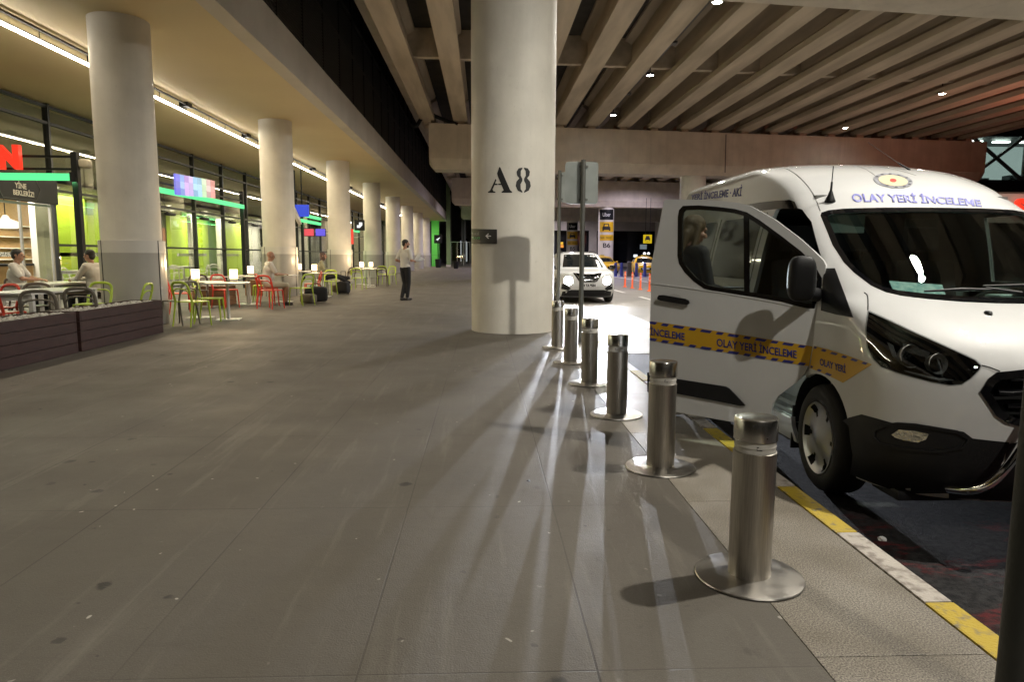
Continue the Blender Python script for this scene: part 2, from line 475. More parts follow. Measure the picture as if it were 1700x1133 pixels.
def red_wear(m):
    """worn red paint left in the parking bay by the kerb"""
    nt = m.node_tree; N = nt.nodes; L = nt.links; b = N['Principled BSDF']; src = b.inputs['Base Color'].links[0].from_socket
    tc = N.new('ShaderNodeTexCoord'); sx = N.new('ShaderNodeSeparateXYZ'); L.new(tc.outputs['Object'], sx.inputs[0])
    def rg(v, *a):
        n = N.new('ShaderNodeMapRange'); n.interpolation_type = 'SMOOTHSTEP'
        for k, x in enumerate(a): n.inputs[1 + k].default_value = x
        L.new(v, n.inputs[0]); return n.outputs[0]
    def mu(a, c):
        n = N.new('ShaderNodeMath'); n.operation = 'MULTIPLY'; L.new(a, n.inputs[0]); L.new(c, n.inputs[1]); return n.outputs[0]
    mp = N.new('ShaderNodeMapping'); mp.inputs['Scale'].default_value = (1.4, 3.2, 1); L.new(tc.outputs['Object'], mp.inputs[0])
    n1 = N.new('ShaderNodeTexNoise'); n1.inputs['Scale'].default_value = 1.5; n1.inputs['Detail'].default_value = 10; n1.inputs['Roughness'].default_value = .7; L.new(mp.outputs[0], n1.inputs[0])
    k = mu(mu(rg(n1.outputs[0], .50, .62, 0, .8), rg(sx.outputs[0], 1.9, 2.1, 0, 1)), mu(rg(sx.outputs[1], 3.9, 3.3, 0, 1), rg(sx.outputs[0], 3.6, 3.2, 0, 1)))
    x = N.new('ShaderNodeMix'); x.data_type = 'RGBA'; L.new(k, x.inputs[0]); L.new(src, x.inputs[6]); x.inputs[7].default_value = (0.16, 0.014, 0.016, 1); L.new(x.outputs[2], b.inputs['Base Color'])
red_wear(asphalt)
farroad = mat('worn concrete road', (0.13, 0.12, 0.108), 0.55, col2=(0.21, 0.195, 0.175), scale=0.8, bump=0.3, bscale=90, rough2=0.62, detail=9)
yellowp = mat('kerb yellow', (0.46, 0.33, 0.025), 0.7, col2=(0.20, 0.165, 0.10), scale=22, bump=0.6, bscale=90, lo=0.53, hi=0.68, detail=9)
whitep = mat('kerb white', (0.45, 0.41, 0.36), 0.65, col2=(0.17, 0.14, 0.115), scale=18, bump=0.6, bscale=90, lo=0.48, hi=0.70, detail=9)
line_w = mat('road line white', (0.62, 0.6, 0.58), 0.6, col2=(0.22, 0.21, 0.2), scale=9, lo=0.5, hi=0.8)
redp = mat('worn red road paint', (0.10, 0.014, 0.014), 0.7, col2=(0.022, 0.020, 0.022), scale=9, lo=0.40, hi=0.54, bump=0.5, bscale=120, detail=9)

bm = B(); box(bm, -150, 220, -60, 330, -0.9, ROAD); tag(link('road', bm, asphalt), kind='structure')
# worn lighter carriageway further on, laid 4 mm proud
bm = B(); box(bm, 3.9, 26, 9.0, 190, ROAD - 0.1, ROAD + 0.004); box(bm, 1.80, 3.9, 10.2, 190, ROAD - 0.1, ROAD + 0.004)
tag(link('concrete_carriageway', bm, farroad), kind='structure')
bm = B(); box(bm, -30, 1.080, -30, 190, -0.6, 0.0); tag(link('pavement', bm, paving), kind='structure')
bm = B(); z = -20.0
ys = [-20.0]
while ys[-1] < 120: ys.append(ys[-1] + 1.45)
for a, b_ in zip(ys, ys[1:]): box(bm, 1.084, 1.662, a + 0.33 + 0.003, b_ + 0.33, -0.6, 0.0, 0.003)
tag(link('granite_edging', bm, granite), kind='structure')
bm = B(); y = 3.09 - 0.67 * 30; i = 0
while y < 120:
    # yellow and bare blocks in turn, with a few longer bare runs
    box(bm, 1.668 + random.uniform(-0.002, 0.003), 1.778, y + 0.003, y + 0.667, -0.6, 0.004 + random.uniform(-0.003, 0.003), 0.009, mi=(0 if i % 2 == 0 else 1))
    y += 0.67; i += 1
tag(link('kerb', bm, mats=[yellowp, whitep]), kind='structure')
# markings
bm = B()
box(bm, 2.02, 2.12, 11.0, 60.0, ROAD + 0.0, ROAD + 0.008)
y = 12.0
while y < 90: box(bm, 5.55, 5.68, y, y + 2.4, ROAD, ROAD + 0.008); y += 5.2
box(bm, 9.2, 9.35, 9.3, 80, ROAD, ROAD + 0.008)
def arrowmark(x, y):
    prism(bm, [(x - 0.075, y + 1.2), (x + 0.075, y + 1.2), (x + 0.075, y + 3.6), (x - 0.075, y + 3.6)], ROAD, ROAD + 0.008)
    prism(bm, [(x, y - 0.2), (x + 0.38, y + 1.2), (x - 0.38, y + 1.2)], ROAD, ROAD + 0.008)
arrowmark(3.55, 13.2); arrowmark(7.3, 17)
tag(link('road_markings', bm, line_w), kind='structure')
# ---------------------------------------------------------------- concrete
conc = mat('painted concrete', (0.56, 0.54, 0.49), 0.55, col2=(0.5, 0.475, 0.425), scale=1.3, bump=0.12, bscale=35)
conc_col = streaky('column paint', (0.72, 0.685, 0.60), (0.36, 0.33, 0.27), .30)
conc_v = streaky('viaduct concrete', (0.70, 0.63, 0.52), (0.34, 0.30, 0.24), .5, .7)
conc_g = mat('girder concrete', (0.60, 0.51, 0.39), 0.7, col2=(0.42, 0.35, 0.26), scale=1.1, bump=0.2, bscale=30, stretch=(2, 0.25, 2), detail=9)
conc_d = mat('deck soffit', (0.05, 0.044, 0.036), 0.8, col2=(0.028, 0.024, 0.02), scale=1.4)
soffm = mat('soffit render', (0.60, 0.49, 0.27), 0.6, col2=(0.55, 0.44, 0.245), scale=0.35, bump=0.06, bscale=20)
fascm = mat('fascia concrete', (0.50, 0.46, 0.40), 0.6, col2=(0.42, 0.385, 0.33), scale=0.8, bump=0.1, bscale=20)
black = mat('black metal', (0.010, 0.011, 0.012), 0.5, spec=0.25)
darkm = mat('dark bronze mesh', (0.022, 0.02, 0.018), 0.5, metal=0.3)
framem = mat('facade frame', (0.028, 0.03, 0.03), 0.4, metal=0.4)
glassf = glass('facade glass', (0.88, 0.90, 0.84), 0.8)
SOF = 5.42
FX = -12.1          # glass facade
# ---------------------------------------------------------------- terminal building
tb = thing('terminal_building', 'long terminal building with glass shop fronts and dark mesh upper wall', 'building', (FX, 0, 0))
def tpart(name, bm, m, smooth=None, parent=None):
    o = link(name, bm, m, parent or tb, smooth)
    if parent is None: o.location = (-FX, 0, 0)
    return o
YE = 86.0
bm = B(); box(bm, FX - 0.6, -4.72, -16, YE, SOF, SOF + 0.3); tpart('soffit', bm, soffm)
bm = B(); box(bm, -4.72, -4.38, -16, YE, SOF - 0.003, SOF + 0.9, 0.02); tpart('fascia', bm, fascm)
bm = B(); box(bm, -5.4, -4.75, -16, YE + 14, SOF + 0.9, SOF + 1.0)
z = SOF + 1.04
while z < 9.6:
    box(bm, -4.80, -4.765, -16, YE + 14, z, z + 0.035); z += 0.085
y = -16
while y < YE + 14: box(bm, -4.83, -4.74, y, y + 0.05, SOF + 0.9, 12.0); y += 2.35
for zz in (8.35, 9.7, 11.0): box(bm, -4.82, -4.72, -16, YE + 14, zz, zz + 0.08)
tpart('mesh_screen', bm, darkm)
bm = B(); box(bm, -6.2, -5.4, -16, YE + 14, SOF + 0.3, 16.0); tpart('upper_wall', bm, mat('dark upper wall', (0.035, 0.032, 0.03), 0.7))
# spandrel behind the upper glass, and interior shell of the shops
bm = B(); box(bm, FX - 0.75, FX - 0.60, -16, YE, 3.40, SOF); tpart('spandrel_panel', bm, mat('spandrel beige', (0.30, 0.285, 0.22), 0.5, col2=(0.25, 0.24, 0.19), scale=0.6))
lime = mat('lime wall', (0.42, 0.60, 0.035), 0.45); dgreen = mat('dark green wall', (0.10, 0.22, 0.035), 0.5); iwhite = mat('interior white', (0.70, 0.69, 0.62), 0.5)
wood = mat('wood slat', (0.40, 0.25, 0.11), 0.45, col2=(0.28, 0.16, 0.06), scale=5, stretch=(8, 1, 20))
bm = B(); box(bm, -19.2, -19.0, 2, YE, 0, 3.9)
tpart('interior_back_wall', bm, iwhite)
bm = B(); box(bm, -19.0, FX - 0.6, 2, YE, 3.40, 3.5); tpart('interior_ceiling', bm, mat('interior ceiling', (0.62, 0.6, 0.52), 0.6))
def pxpanel(name, specs, m):
    for (pa, pb, x0) in specs:
        y0, y1 = at_x(pa, 400, x0).y, at_x(pb, 400, x0).y
        bm = B(); box(bm, x0 - 0.2, x0, y0, y1, 0.0, 3.38); tpart(name, bm, m)
pxpanel('lime_wall_panel', ((97, 145, -15.0), (284, 318, -16.0), (329, 346, -16.2), (375, 404, -15.8), (148, 166, -15.4)), lime)
pxpanel('dark_wall_panel', ((346, 364, -16.3), (446, 470, -16.4)), dgreen)
pxpanel('white_wall_panel', ((62, 84, -14.2), (256, 284, -16.4), (318.5, 328.5, -15.2), (365, 374.5, -15.4), (404.5, 432, -16.2), (489, 530, -16.2), (582, 600, -16)), iwhite)
bm = B()
for y in (19.4, 24.6, 29.0, 35.0, 40.0): box(bm, -15.1, -15.0, y, y + 3.4, 1.20, 1.34)
tpart('tile_band', bm, mat('patterned tile band', (0.08, 0.08, 0.08), 0.4, col2=(0.6, 0.6, 0.55), scale=24, detail=0, lo=0.49, hi=0.51))
# facade bays: each bay is a window part with its pane
bays = [20.28 + 3.21 * k for k in range(-5, 21)]
for k, y in enumerate(bays):
    bm = B(); r_ = 0.045
    box(bm, FX - 0.10, FX + 0.06, y - r_, y + r_, 0, SOF)
    for zz in (5.34, 4.89, 3.07, 1.54, 0.06):
        if 17.0 < y + 1.6 < 20 and zz < 3.0: continue
        box(bm, FX - 0.08, FX + 0.045, y + r_, y + 3.21 - r_, zz - 0.035, zz + 0.035)
    w = tpart('window', bm, framem)
    bm = B()
    z0 = 3.1 if 16 < y < 18.5 else 0.06
    box(bm, FX - 0.02, FX - 0.012, y + r_, y + 3.21 - r_, z0, 5.34)
    link('pane', bm, glassf, w)
# end wall of the building and its lit green corner
bm = B(); box(bm, -30, -7.6, YE, YE + 0.4, 0, 9); tpart('end_wall', bm, fascm)

# ---------------------------------------------------------------- arcade columns
def column(name, x, y, r, h, label, cat='column', group=None, base=True, m=conc_col, z0=0.0):
    t = thing(name, label, cat, (x, y, z0), 0, group)
    bm = B(); lathe(bm, [(r, 0), (r, h * 0.5), (r, h)], n=48); link('shaft', bm, m, t, 30)
    if base:
        bm = B()
        lathe(bm, [(r + 0.05, 0), (r + 0.05, 1.32)], n=48)
        for f in [f for f in bm.faces if abs(f.calc_center_median().x) < 0.03 and False]: bm.faces.remove(f)
        c = link('cladding', bm, mat('column cladding', (0.40, 0.385, 0.35), 0.28, col2=(0.36, 0.345, 0.31), scale=1.5), t, 30)
        bm = B(); lathe(bm, [(r + 0.052, 1.32), (r + 0.052, 1.54), (r + 0.045, 1.542), (r, 1.542)], n=48)
        for a in (-100, -40, 20, 80):   # dark joints of the cladding
            pass
        link('cladding_top', bm, mat('cladding top', (0.62, 0.60, 0.55), 0.35), t, 30)
        bm = B()
        for a in (-127, -15, 60, 150): 
            ca, sa = math.cos(R(a)), math.sin(R(a)); obox(bm, ((r + 0.05) * ca, (r + 0.05) * sa, 0.77), 0.012, 0.02, 1.54, R(a))
        link('joint', bm, black, t)
    return t
ords = ['nearest', 'second nearest', 'third', 'fourth', 'fifth', 'sixth', 'seventh', 'eighth']
for k in range(8):
    column('arcade_column', -6.50, 13.2 + 9.3 * k, 0.50, SOF, 'round cream arcade column in front of the shops, %s of the row from the camera' % ords[k], group='round columns of the shop arcade')
column('arcade_column', -6.72, 3.9, 0.53, SOF, 'round cream arcade column beside the camera, outside the picture', group='round columns of the shop arcade') if False else None
# ---------------------------------------------------------------- viaduct
via = thing('road_viaduct', 'concrete road viaduct on round piers overhead with rows of long girders', 'viaduct', (0, 0, 8.2))
def vpart(name, bm, m, smooth=None):
    o = link(name, bm, m, via, smooth); o.location = (0, 0, -8.2); return o
TA = math.tan(R(6.5))
def beam(yc, x0, x1, w, zb=5.86, zt=8.2):
    """crossbeam with a chamfered underside, skewed to the kerb"""
    bm = B(); hw = w / 2; c = 0.22
    sec = [(-hw + c, zb), (hw - c, zb), (hw, zb + 0.55), (hw, zt), (-hw, zt), (-hw, zb + 0.55)]
    rings = []
    for x in (x0, x0 + 0.25, x1 - 0.25, x1):
        e = 0.0 if x in (x0, x1) else 0
        rings.append([bm.verts.new((x, yc + (x - 0.5) * TA + a, b_ + (0.25 if x in (x0, x1) and b_ == zb else 0))) for a, b_ in sec])
    for a, b_ in zip(rings, rings[1:]):
        for k in range(6): bm.faces.new((a[k], a[(k + 1) % 6], b_[(k + 1) % 6], b_[k]))
    bm.faces.new(rings[0]); bm.faces.new(rings[-1][::-1])
    bmesh.ops.recalc_face_normals(bm, faces=bm.faces)
    return bm
BY = [11.75, 38.9, 64.5, 90.0]
for yc in BY: vpart('crossbeam', beam(yc, -2.9, 30.0, 1.9), conc_v)
vpart('crossbeam', beam(-14, -2.9, 30.0, 1.9), conc_v)
sup = [-14] + BY + [116]
gx = [-2.98, -1.25] + [0.56 + 1.77 * k for k in range(0, 17)]
for y0, y1 in zip(sup, sup[1:]):
    for gi, x in enumerate(gx):
        if y0 > 60 and x > 24: continue
        ya, yb = y0 + (x - 0.5) * TA + 0.32, y1 + (x - 0.5) * TA - 0.32
        bm = B(); zb = 8.36; w = 0.37
        sec = [(-w, zb), (w, zb), (w, zb + 0.22), (0.13, zb + 0.42), (0.13, zb + 1.1), (0.4, zb + 1.25), (0.4, zb + 1.36), (-0.4, zb + 1.36), (-0.4, zb + 1.25), (-0.13, zb + 1.1), (-0.13, zb + 0.42), (-w, zb + 0.22)]
        prism(bm, [(x + a, b_) for a, b_ in sec], ya, yb, 'y')
        # bearing pads
        for yy in (ya + 0.1, yb - 0.5): box(bm, x - 0.2, x + 0.2, yy, yy + 0.4, 8.2, 8.355)
        vpart('girder', bm, conc_g)
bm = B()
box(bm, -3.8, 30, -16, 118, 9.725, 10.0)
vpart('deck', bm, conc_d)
for y0 in (-1, 27.5, 52, 78):
    bm = B()
    for x, x2 in zip(gx, gx[1:]):
        yy = y0 + (x - 0.5) * TA
        box(bm, x + 0.135, x2 - 0.135, yy, yy + 0.3, 8.68, 9.72)
    vpart('diaphragm', bm, conc_g)
bm = B(); box(bm, -3.9, -3.55, -16, 118, 8.9, 10.9); box(bm, 30.0, 30.3, -16, 118, 9.0, 10.9); vpart('parapet', bm, conc_v)
bm = B()
for xx in (6.62, 21.0): box(bm, xx, xx + .12, -14, 60, 8.9, 8.96); box(bm, xx + .16, xx + .20, -14, 60, 8.93, 8.97)
for yy in (17.5, 25.4, 33.2): box(bm, 6.55, 6.85, yy, yy + .3, 8.82, 8.9)
vpart('cable_tray', bm, mat('tray grey', (0.16, 0.15, 0.14), 0.5, metal=.4))
bm = B(); tube(bm, [(2.9, 38.2, 8.0), (2.92, 38.1, 5.9)], .03, 6); tube(bm, [(13.5, 39.3, 8.1), (13.5, 39.2, 6.0)], .03, 6)
vpart('drain_pipe', bm, mat('tray grey', (0.16, 0.15, 0.14), 0.5))
# cable on the beam end
bm = B(); tube(bm, [tuple(v) for v in catmull([at_y(676, 205, 37.5), at_y(690, 210, 37.5), at_y(702, 193, 37.6), at_y(712, 189, 37.7), at_y(730, 196, 37.8), at_y(760, 207, 37.8)], 5)], 0.10, 7)
vpart('hanging_cable', bm, black, 60)
for i, yc in enumerate(BY):
    for j, x in enumerate((0.5, 12.0, 23.5)):
        if i == 0 and j == 2: pass
        y = (12.2 if i == 0 and j == 0 else yc + (x - 0.5) * TA)
        if i >= 2 and j == 1: x = 11.5
        name = ['A', 'B', 'C'][j]
        labs = {(0, 0): 'massive round pale viaduct pier stencilled A8 in the middle of the pavement', (0, 1): 'round pale viaduct pier to the right beyond the white van', (0, 2): 'round viaduct pier far right behind the van roof',
                (1, 0): 'round viaduct pier standing behind the pier stencilled A8', (1, 1): 'round pale pier rising just behind the roof of the van', (1, 2): 'round viaduct pier hidden behind the van on the far right',
                (2, 0): 'distant round pier far behind the pier stencilled A8', (2, 1): 'round viaduct pier with black and yellow signs stencilled B6', (2, 2): 'distant round pier at the far right of the viaduct',
                (3, 0): 'most distant round pier behind the A8 pier', (3, 1): 'distant round viaduct pier with signs stencilled B5 behind the oncoming car', (3, 2): 'most distant round pier at the right'}
        p = column('viaduct_pier', x, y, 0.72, 6.0 - (ROAD if j else 0), labs[(i, j)], 'pier', 'round viaduct piers', base=False, z0=(ROAD if j else 0))
        if (i, j) == (0, 0): pierA8 = p
        if (i, j) == (2, 1): pierB6 = p
        if (i, j) == (3, 1): pierB5 = p; 
# ---------------------------------------------------------------- lamps of the viaduct, some added as fill
lampw = emat('lamp glow', (1.0, 0.97, 0.9), 70.0)
lum = thing('viaduct_downlight', '', 'ceiling light')
bm = B(); lathe(bm, [(0, 0.09), (0.16, 0.08), (0.17, 0.02), (0.17, 0.0), (0.135, -0.005), (0.135, 0.01)], n=20); link('housing', bm, black, lum, 40)
bm = B(); lathe(bm, [(0, 0.0), (0.13, 0.0)], n=20); o = link('lens', bm, lampw, lum)
bm = B(); tube(bm, [(0, 0, 0.09), (0, 0, 1.36)], 0.02, 6); link('hanger', bm, black, lum)
used = []
LZ = 8.36
ll = {(6.5, 20.1): 'bright round downlight nearest the camera, high above the van door', (6.5, 28.0): 'small bright downlight second along the girder gap', (6.5, 35.8): 'small bright downlight just above the far crossbeam',
      (19.8, 30.3): 'bright downlight between girders above the van roof, right side', (19.8, 38.4): 'small downlight above the right part of the far crossbeam'}
for x in (6.5, 19.8):
    for y in (-4.2, 4.3, 6.4, 13.3, 20.1, 28.0, 35.8) if x < 10 else (6.4, 14.3, 22.3, 30.3, 38.4):  # the fitting behind the camera and the windscreen-glare fitting are added for light
        place(lum, used, (3.6 if (x < 10 and y < 0) else x, y, LZ), 0, ll.get((x, y), 'round downlight hanging between viaduct girders at y %d and x %d metres' % (y, x) if False else 'round viaduct downlight outside the picture'), 'downlights under the viaduct')
place(lum, used, at_y(1137, 307, 70), 0, 'tiny distant downlight beyond the far crossbeam above the van', 'downlights under the viaduct')
KEY = (1.0, 0.945, 0.84)
for (x, y, e) in ((3.6, -4.2, 1.0), (6.4, 4.3, 2.1), (6.5, 6.4, .2), (6.5, 13.3, 0.7), (6.5, 20.1, 1.5), (6.5, 28.0, 2.2), (4.0, 70, 2.2), (15, 92, 3), (8, 92, 2.5),  (19.8, 6.4, 0.5), (19.8, 14.3, .8), (19.8, 22.3, 1.3), (19.8, 30.3, 1.5), (6.5, 52, 2.6), (7, 74, 1.0), (14, 60, 1.0)):  # far beams have no fittings; they and the van-door one are added fill
    lamp('SPOT', 'downlight_and_fill_beam', (x, y, LZ - 0.06), 950 * e, KEY if y < 50 else (.86, .78, 1.0), (x, y, 0), size=0.12, spot=165, blend=0.5)
# ---------------------------------------------------------------- LED line under the soffit
LX, LZ2 = -8.25, 5.19
ledm = emat('led tube', (1.0, 0.92, 0.80), 14.0)
metalg = mat('galvanised', (0.35, 0.35, 0.34), 0.4, metal=0.8)
seg = 0
y = 3.9
while y < 84:
    seg += 1
    t = thing('linear_light', 'long glowing LED line under the arcade soffit, length number %d away from the camera' % seg, 'strip light', (LX, y, SOF), 0, 'LED lines under the arcade soffit')
    t['label'] = 'glowing LED line under the arcade soffit, ' + ['first length, outside the left edge', 'length ending at the nearest column', 'length between first and second column', 'length between second and third column', 'length between third and fourth column', 'short length past the fourth column', 'tiny length past the fifth column', 'tiny length past the sixth column', 'farthest length'][seg - 1]
    bm = B(); box(bm, -0.022, 0.022, 0.02, 9.28, LZ2 - SOF, LZ2 - SOF + 0.05); link('tube', bm, ledm, t)
    bm = B(); box(bm, -0.03, 0.03, 0.02, 9.28, LZ2 - SOF + 0.052, LZ2 - SOF + 0.075); 
    link('tray', bm, mat('tray dark', (0.10, 0.095, 0.08), .6), t)
    bm = B(); box(bm, 0.12, 0.16, 0.0, 9.3, -0.08, -0.04); link('conduit', bm, mat('conduit dark', (0.05, 0.045, 0.04), .6), t)
    for k in range(6): bm = B(); tube(bm, [(0, 0.6 + k * 1.6, LZ2 - SOF + 0.08), (0, 0.6 + k * 1.6, 0)], 0.008, 5); link('hanger', bm, black, t)
    for k in range(2): bm = B(); box(bm, -0.03, 0.2, 2.2 + k * 4.4, 2.5 + k * 4.4, -0.12, 0); link('junction_box', bm, black, t)
    lamp('AREA', 'led_line_light', (LX, y + 4.65, LZ2 - 0.004), 35 if seg == 1 else 170, (1.0, 0.82, 0.54), (LX, y + 4.65, 0), size=0.04, size_y=9.2)
    y += 9.3
# interior light
for y in range(4, 84, 8):
    lamp('AREA', 'shop_ceiling_light', (-14.8, y + 4, 3.36), 300 if y < 50 else 90, (1.0, 0.92, 0.76), (-14.8, y + 4, 0), size=1.5, size_y=6)
# ================================================================== WHITE VAN
paint = mat('white vehicle paint', (0.68, 0.685, 0.68), 0.5, coat=1.0, col2=(0.63, 0.635, 0.63), scale=2.0, rough2=0.6)
plast = mat('black plastic', (0.010, 0.010, 0.011), 0.5, spec=0.3, bump=0.15, bscale=300)
gloss_b = mat('gloss black', (0.006, 0.006, 0.007), 0.08, coat=0.6)
rubber = mat('tyre rubber', (0.016, 0.016, 0.016), 0.75, bump=0.2, bscale=120)
chrome = mat('chrome', (0.75, 0.75, 0.76), 0.08, metal=1.0)
silver = mat('silver plastic', (0.42, 0.42, 0.43), 0.32, metal=0.7)
interior = mat('grey interior trim', (0.26, 0.30, 0.29), 0.7, bump=0.2, bscale=200)
seatm = mat('seat fabric', (0.022, 0.022, 0.026), 0.9, bump=0.3, bscale=250)
vglass = glass('vehicle glass', (0.64, 0.68, 0.66), 1.0)
wglass = glass('windscreen glass', (0.84, 0.92, 0.89), 0.6)
VAN_X, VAN_Y, VAN_Z = 3.06, 3.17, ROAD
VAN_R = 0.0
van = thing('police_van', 'white high-roof van with open kerbside front door and yellow side tape, parked at the kerb', 'van', (VAN_X, VAN_Y, VAN_Z), VAN_R)
VM = Matrix.Translation((VAN_X, VAN_Y, VAN_Z)) @ Matrix.Rotation(VAN_R, 4, 'Z'); VMI = VM.inverted()
tF = [(.20, .16), (.30, .06), (.42, .01), (.55, .0), (.68, .0), (.80, .012), (.90, .045), (.98, .10), (1.04, .17), (1.10, .285), (1.15, .41), (1.19, .53), (1.22, .64), (1.26, .72), (1.32, .81), (1.60, 1.22), (1.82, 1.55), (1.88, 1.65), (1.95, 1.75), (2.04, 1.93), (2.12, 2.16), (2.19, 2.46), (2.24, 2.80), (2.27, 3.2), (2.36, 4.1)]
tC = [(.20, .50), (.55, .52), (.90, .50), (1.05, .50), (1.20, .42), (1.30, .36), (1.60, .34), (1.85, .34), (2.05, .45), (2.2, .55), (2.36, .5)]
tN = [(.20, 3.0), (.60, 3.0), (.95, 3.2), (1.10, 3.6), (1.22, 3.4), (1.32, 2.9), (1.85, 2.8), (2.05, 2.4), (2.36, 2.0)]
tW = [(.20, .94), (.32, .975), (.50, .993), (.80, .993), (1.0, .98), (1.15, .962), (1.25, .942), (1.50, .895), (1.85, .815), (1.95, .795), (2.06, .775), (2.14, .75), (2.20, .69), (2.245, .57), (2.27, .40), (2.285, .22), (2.36, .02)]
def vs(h, u):
    """point of the van body: height h, u 0 (front centre) .. 1 (side start) .. 2 (rear corner) .. 3 (rear centre)"""
    F, C, n, Wd = sinterp(tF, h), sinterp(tC, h), interp(tN, h), sinterp(tW, h)
    Rr = 4.93 - max(0, h - 1.0) * 0.07 - (0.25 * max(0, (h - 2.15) / 0.13) ** 2 if h > 2.15 else 0)
    if u <= 1:
        th = u * PI / 2
        return (-Wd * max(math.sin(th), 0) ** (2 / n), F + C * (1 - max(math.cos(th), 0) ** (2 / 2.3)), h)
    if u <= 2:
        return (-Wd, (F + C) + (Rr - 0.12 - F - C) * (u - 1), h)
    th = (u - 2) * PI / 2; r = 0.12
    if u < 2.5:
        a = (u - 2) * PI; return (-Wd + r * (1 - math.cos(a)), Rr - r + r * math.sin(a), h)
    return (-(Wd - r) * (3 - u) / 0.5, Rr, h)
hs = [.20 + .0] + [.20 + .035 * k for k in range(1, 20)] + [.885 + .02 * k for k in range(0, 22)] + [1.325 + .04 * k for k in range(0, 14)] + [1.885 + .0225 * k for k in range(0, 16)] + [2.245, 2.255, 2.262, 2.268, 2.274, 2.28, 2.285]
hs = sorted(set(round(h, 4) for h in hs))
us = [k / 30 for k in range(30)] + [1 + k / 44 for k in range(44)] + [2 + k / 8 for k in range(8)] + [3.0]
def van_shell():
    bm = B(); rows = []
    for h in hs:
        L_ = []
        for u in us:
            p = vs(h, u); L_.append(bm.verts.new(p))
        Rt = [bm.verts.new((-v.co.x, v.co.y, v.co.z)) for v in L_[1:-1]][::-1]
        rows.append(L_ + Rt)
    n = len(rows[0])
    for a, b_ in zip(rows, rows[1:]):
        for k in range(n): bm.faces.new((a[(k + 1) % n], a[k], b_[k], b_[(k + 1) % n]))
    top = rows[-1]; c = bm.verts.new((0, 4.0, 2.288))
    for k in range(n): bm.faces.new((top[(k + 1) % n], top[k], c))
    bmesh.ops.recalc_face_normals(bm, faces=bm.faces)
    return bm
_sb = van_shell()
VBVH = BVHTree.FromBMesh(_sb)
def vhit(px, py):
    """photo pixel -> point on the van body (local)"""
    o = VMI @ CAMP; d = (VMI.to_3x3() @ ray(px, py)).normalized()
    r = VBVH.ray_cast(o, d)
    return r[0], r[1]
def vpart_px(name, poly, m, off=0.004, th=0.006, step=6, parent=None, mirror=False, holes=(), smooth=40):
    """outline traced in the photograph laid on the van's surface; returns the object(s)"""
    bm = grid_poly(poly, holes, step)
    lastn = {}
    for v in bm.verts:
        c, nrm = vhit(v.co.x, v.co.y)
        if c is None: c, nrm = Vector((0, 0, -5)), Vector((0, 0, 1))
        lastn[v] = nrm; v.co = c + nrm * off
    bad = [v for v in bm.verts if v.co.z < -3]
    bmesh.ops.delete(bm, geom=bad, context='VERTS')
    nn = dict(lastn)
    thicken(bm, lambda v: v.co - nn[v] * th)
    bmesh.ops.recalc_face_normals(bm, faces=bm.faces)
    if mirror:
        t = bm.copy(); bmesh.ops.transform(t, matrix=Matrix.Scale(-1, 4, (1, 0, 0)), verts=t.verts)
        bmesh.ops.reverse_faces(t, faces=t.faces)
    o = link(name, bm, m, parent or van, smooth)
    if mirror: return o, link(name, t, m, parent or van, smooth)
    return o
def vlocal_panel(name, poly, ax, m, off=0.004, th=0.006, step=0.05, parent=None, smooth=40, side=-1, keep=False, holes=()):
    """outline in local metres. ax 'F': (x,h) seen from the front; 'S': (s,h) seen from the side"""
    bm = grid_poly(poly, holes, step); nn = {}
    for v in list(bm.verts):
        if ax == 'F': o, d = Vector((v.co.x, -2, v.co.y)), Vector((0, 1, 0))
        else: o, d = Vector((side * 3, v.co.x, v.co.y)), Vector((-side, 0, 0))
        r = VBVH.ray_cast(o, d)
        if r[0] is None: nn[v] = Vector((0, 0, 1)); v.co = Vector((0, 0, -5)); continue
        nn[v] = r[1]; v.co = r[0] + r[1] * off
    bmesh.ops.delete(bm, geom=[v for v in bm.verts if v.co.z < -3], context='VERTS')
    thicken(bm, lambda v: v.co - nn[v] * th)
    bmesh.ops.recalc_face_normals(bm, faces=bm.faces)
    return link(name, bm, m, parent or van, smooth)
def pj(P):
    """world point -> photo pixel"""
    d = Vector(P) - CAMP
    w = d.dot(_f); return (850 + FPX * d.dot(_r2) / w, 566.5 - FPX * d.dot(_u2) / w)
def vpj(P): return pj(VM @ Vector(P))
# ---- shell with real openings
def cutter(poly, ax, lo, hi):
    bm = B(); prism(bm, poly, lo, hi, {'F': 'y', 'S': 'x'}[ax]); return bm
WS = [(-.80, 1.36), (-.765, 1.285), (-.72, 1.25), (-.66, 1.232), (-.545, 1.218), (-.385, 1.206), (-.2, 1.200), (0, 1.198)]
WSL = [(-.752, 1.735), (-.805, 1.53), (-.812, 1.42)]
WST = [(0, 1.790), (-.35, 1.788), (-.6, 1.782), (-.69, 1.772), (-.735, 1.757)]
_h = WST + WSL + WS            # half outline from top centre round to bottom centre
WSP = _h + [(-a, b_) for a, b_ in _h[::-1][1:-1]]
def scalep(poly, d):
    """shrink polygon by about d"""
    n = len(poly); out = []
    A = sum(poly[i][0] * poly[(i + 1) % n][1] - poly[(i + 1) % n][0] * poly[i][1] for i in range(n))
    s = 1 if A > 0 else -1
    for i in range(n):
        a, b_, c = Vector(poly[i - 1]), Vector(poly[i]), Vector(poly[(i + 1) % n])
        e1 = (b_ - a).normalized(); e2 = (c - b_).normalized()
        n1 = Vector((-e1.y, e1.x)) * s; n2 = Vector((-e2.y, e2.x)) * s
        m = (n1 + n2); m = m / max(m.dot(n1), 0.3)
        out.append(tuple(b_ + m * d))
    return out
DOORH = (1.09, 2.21)
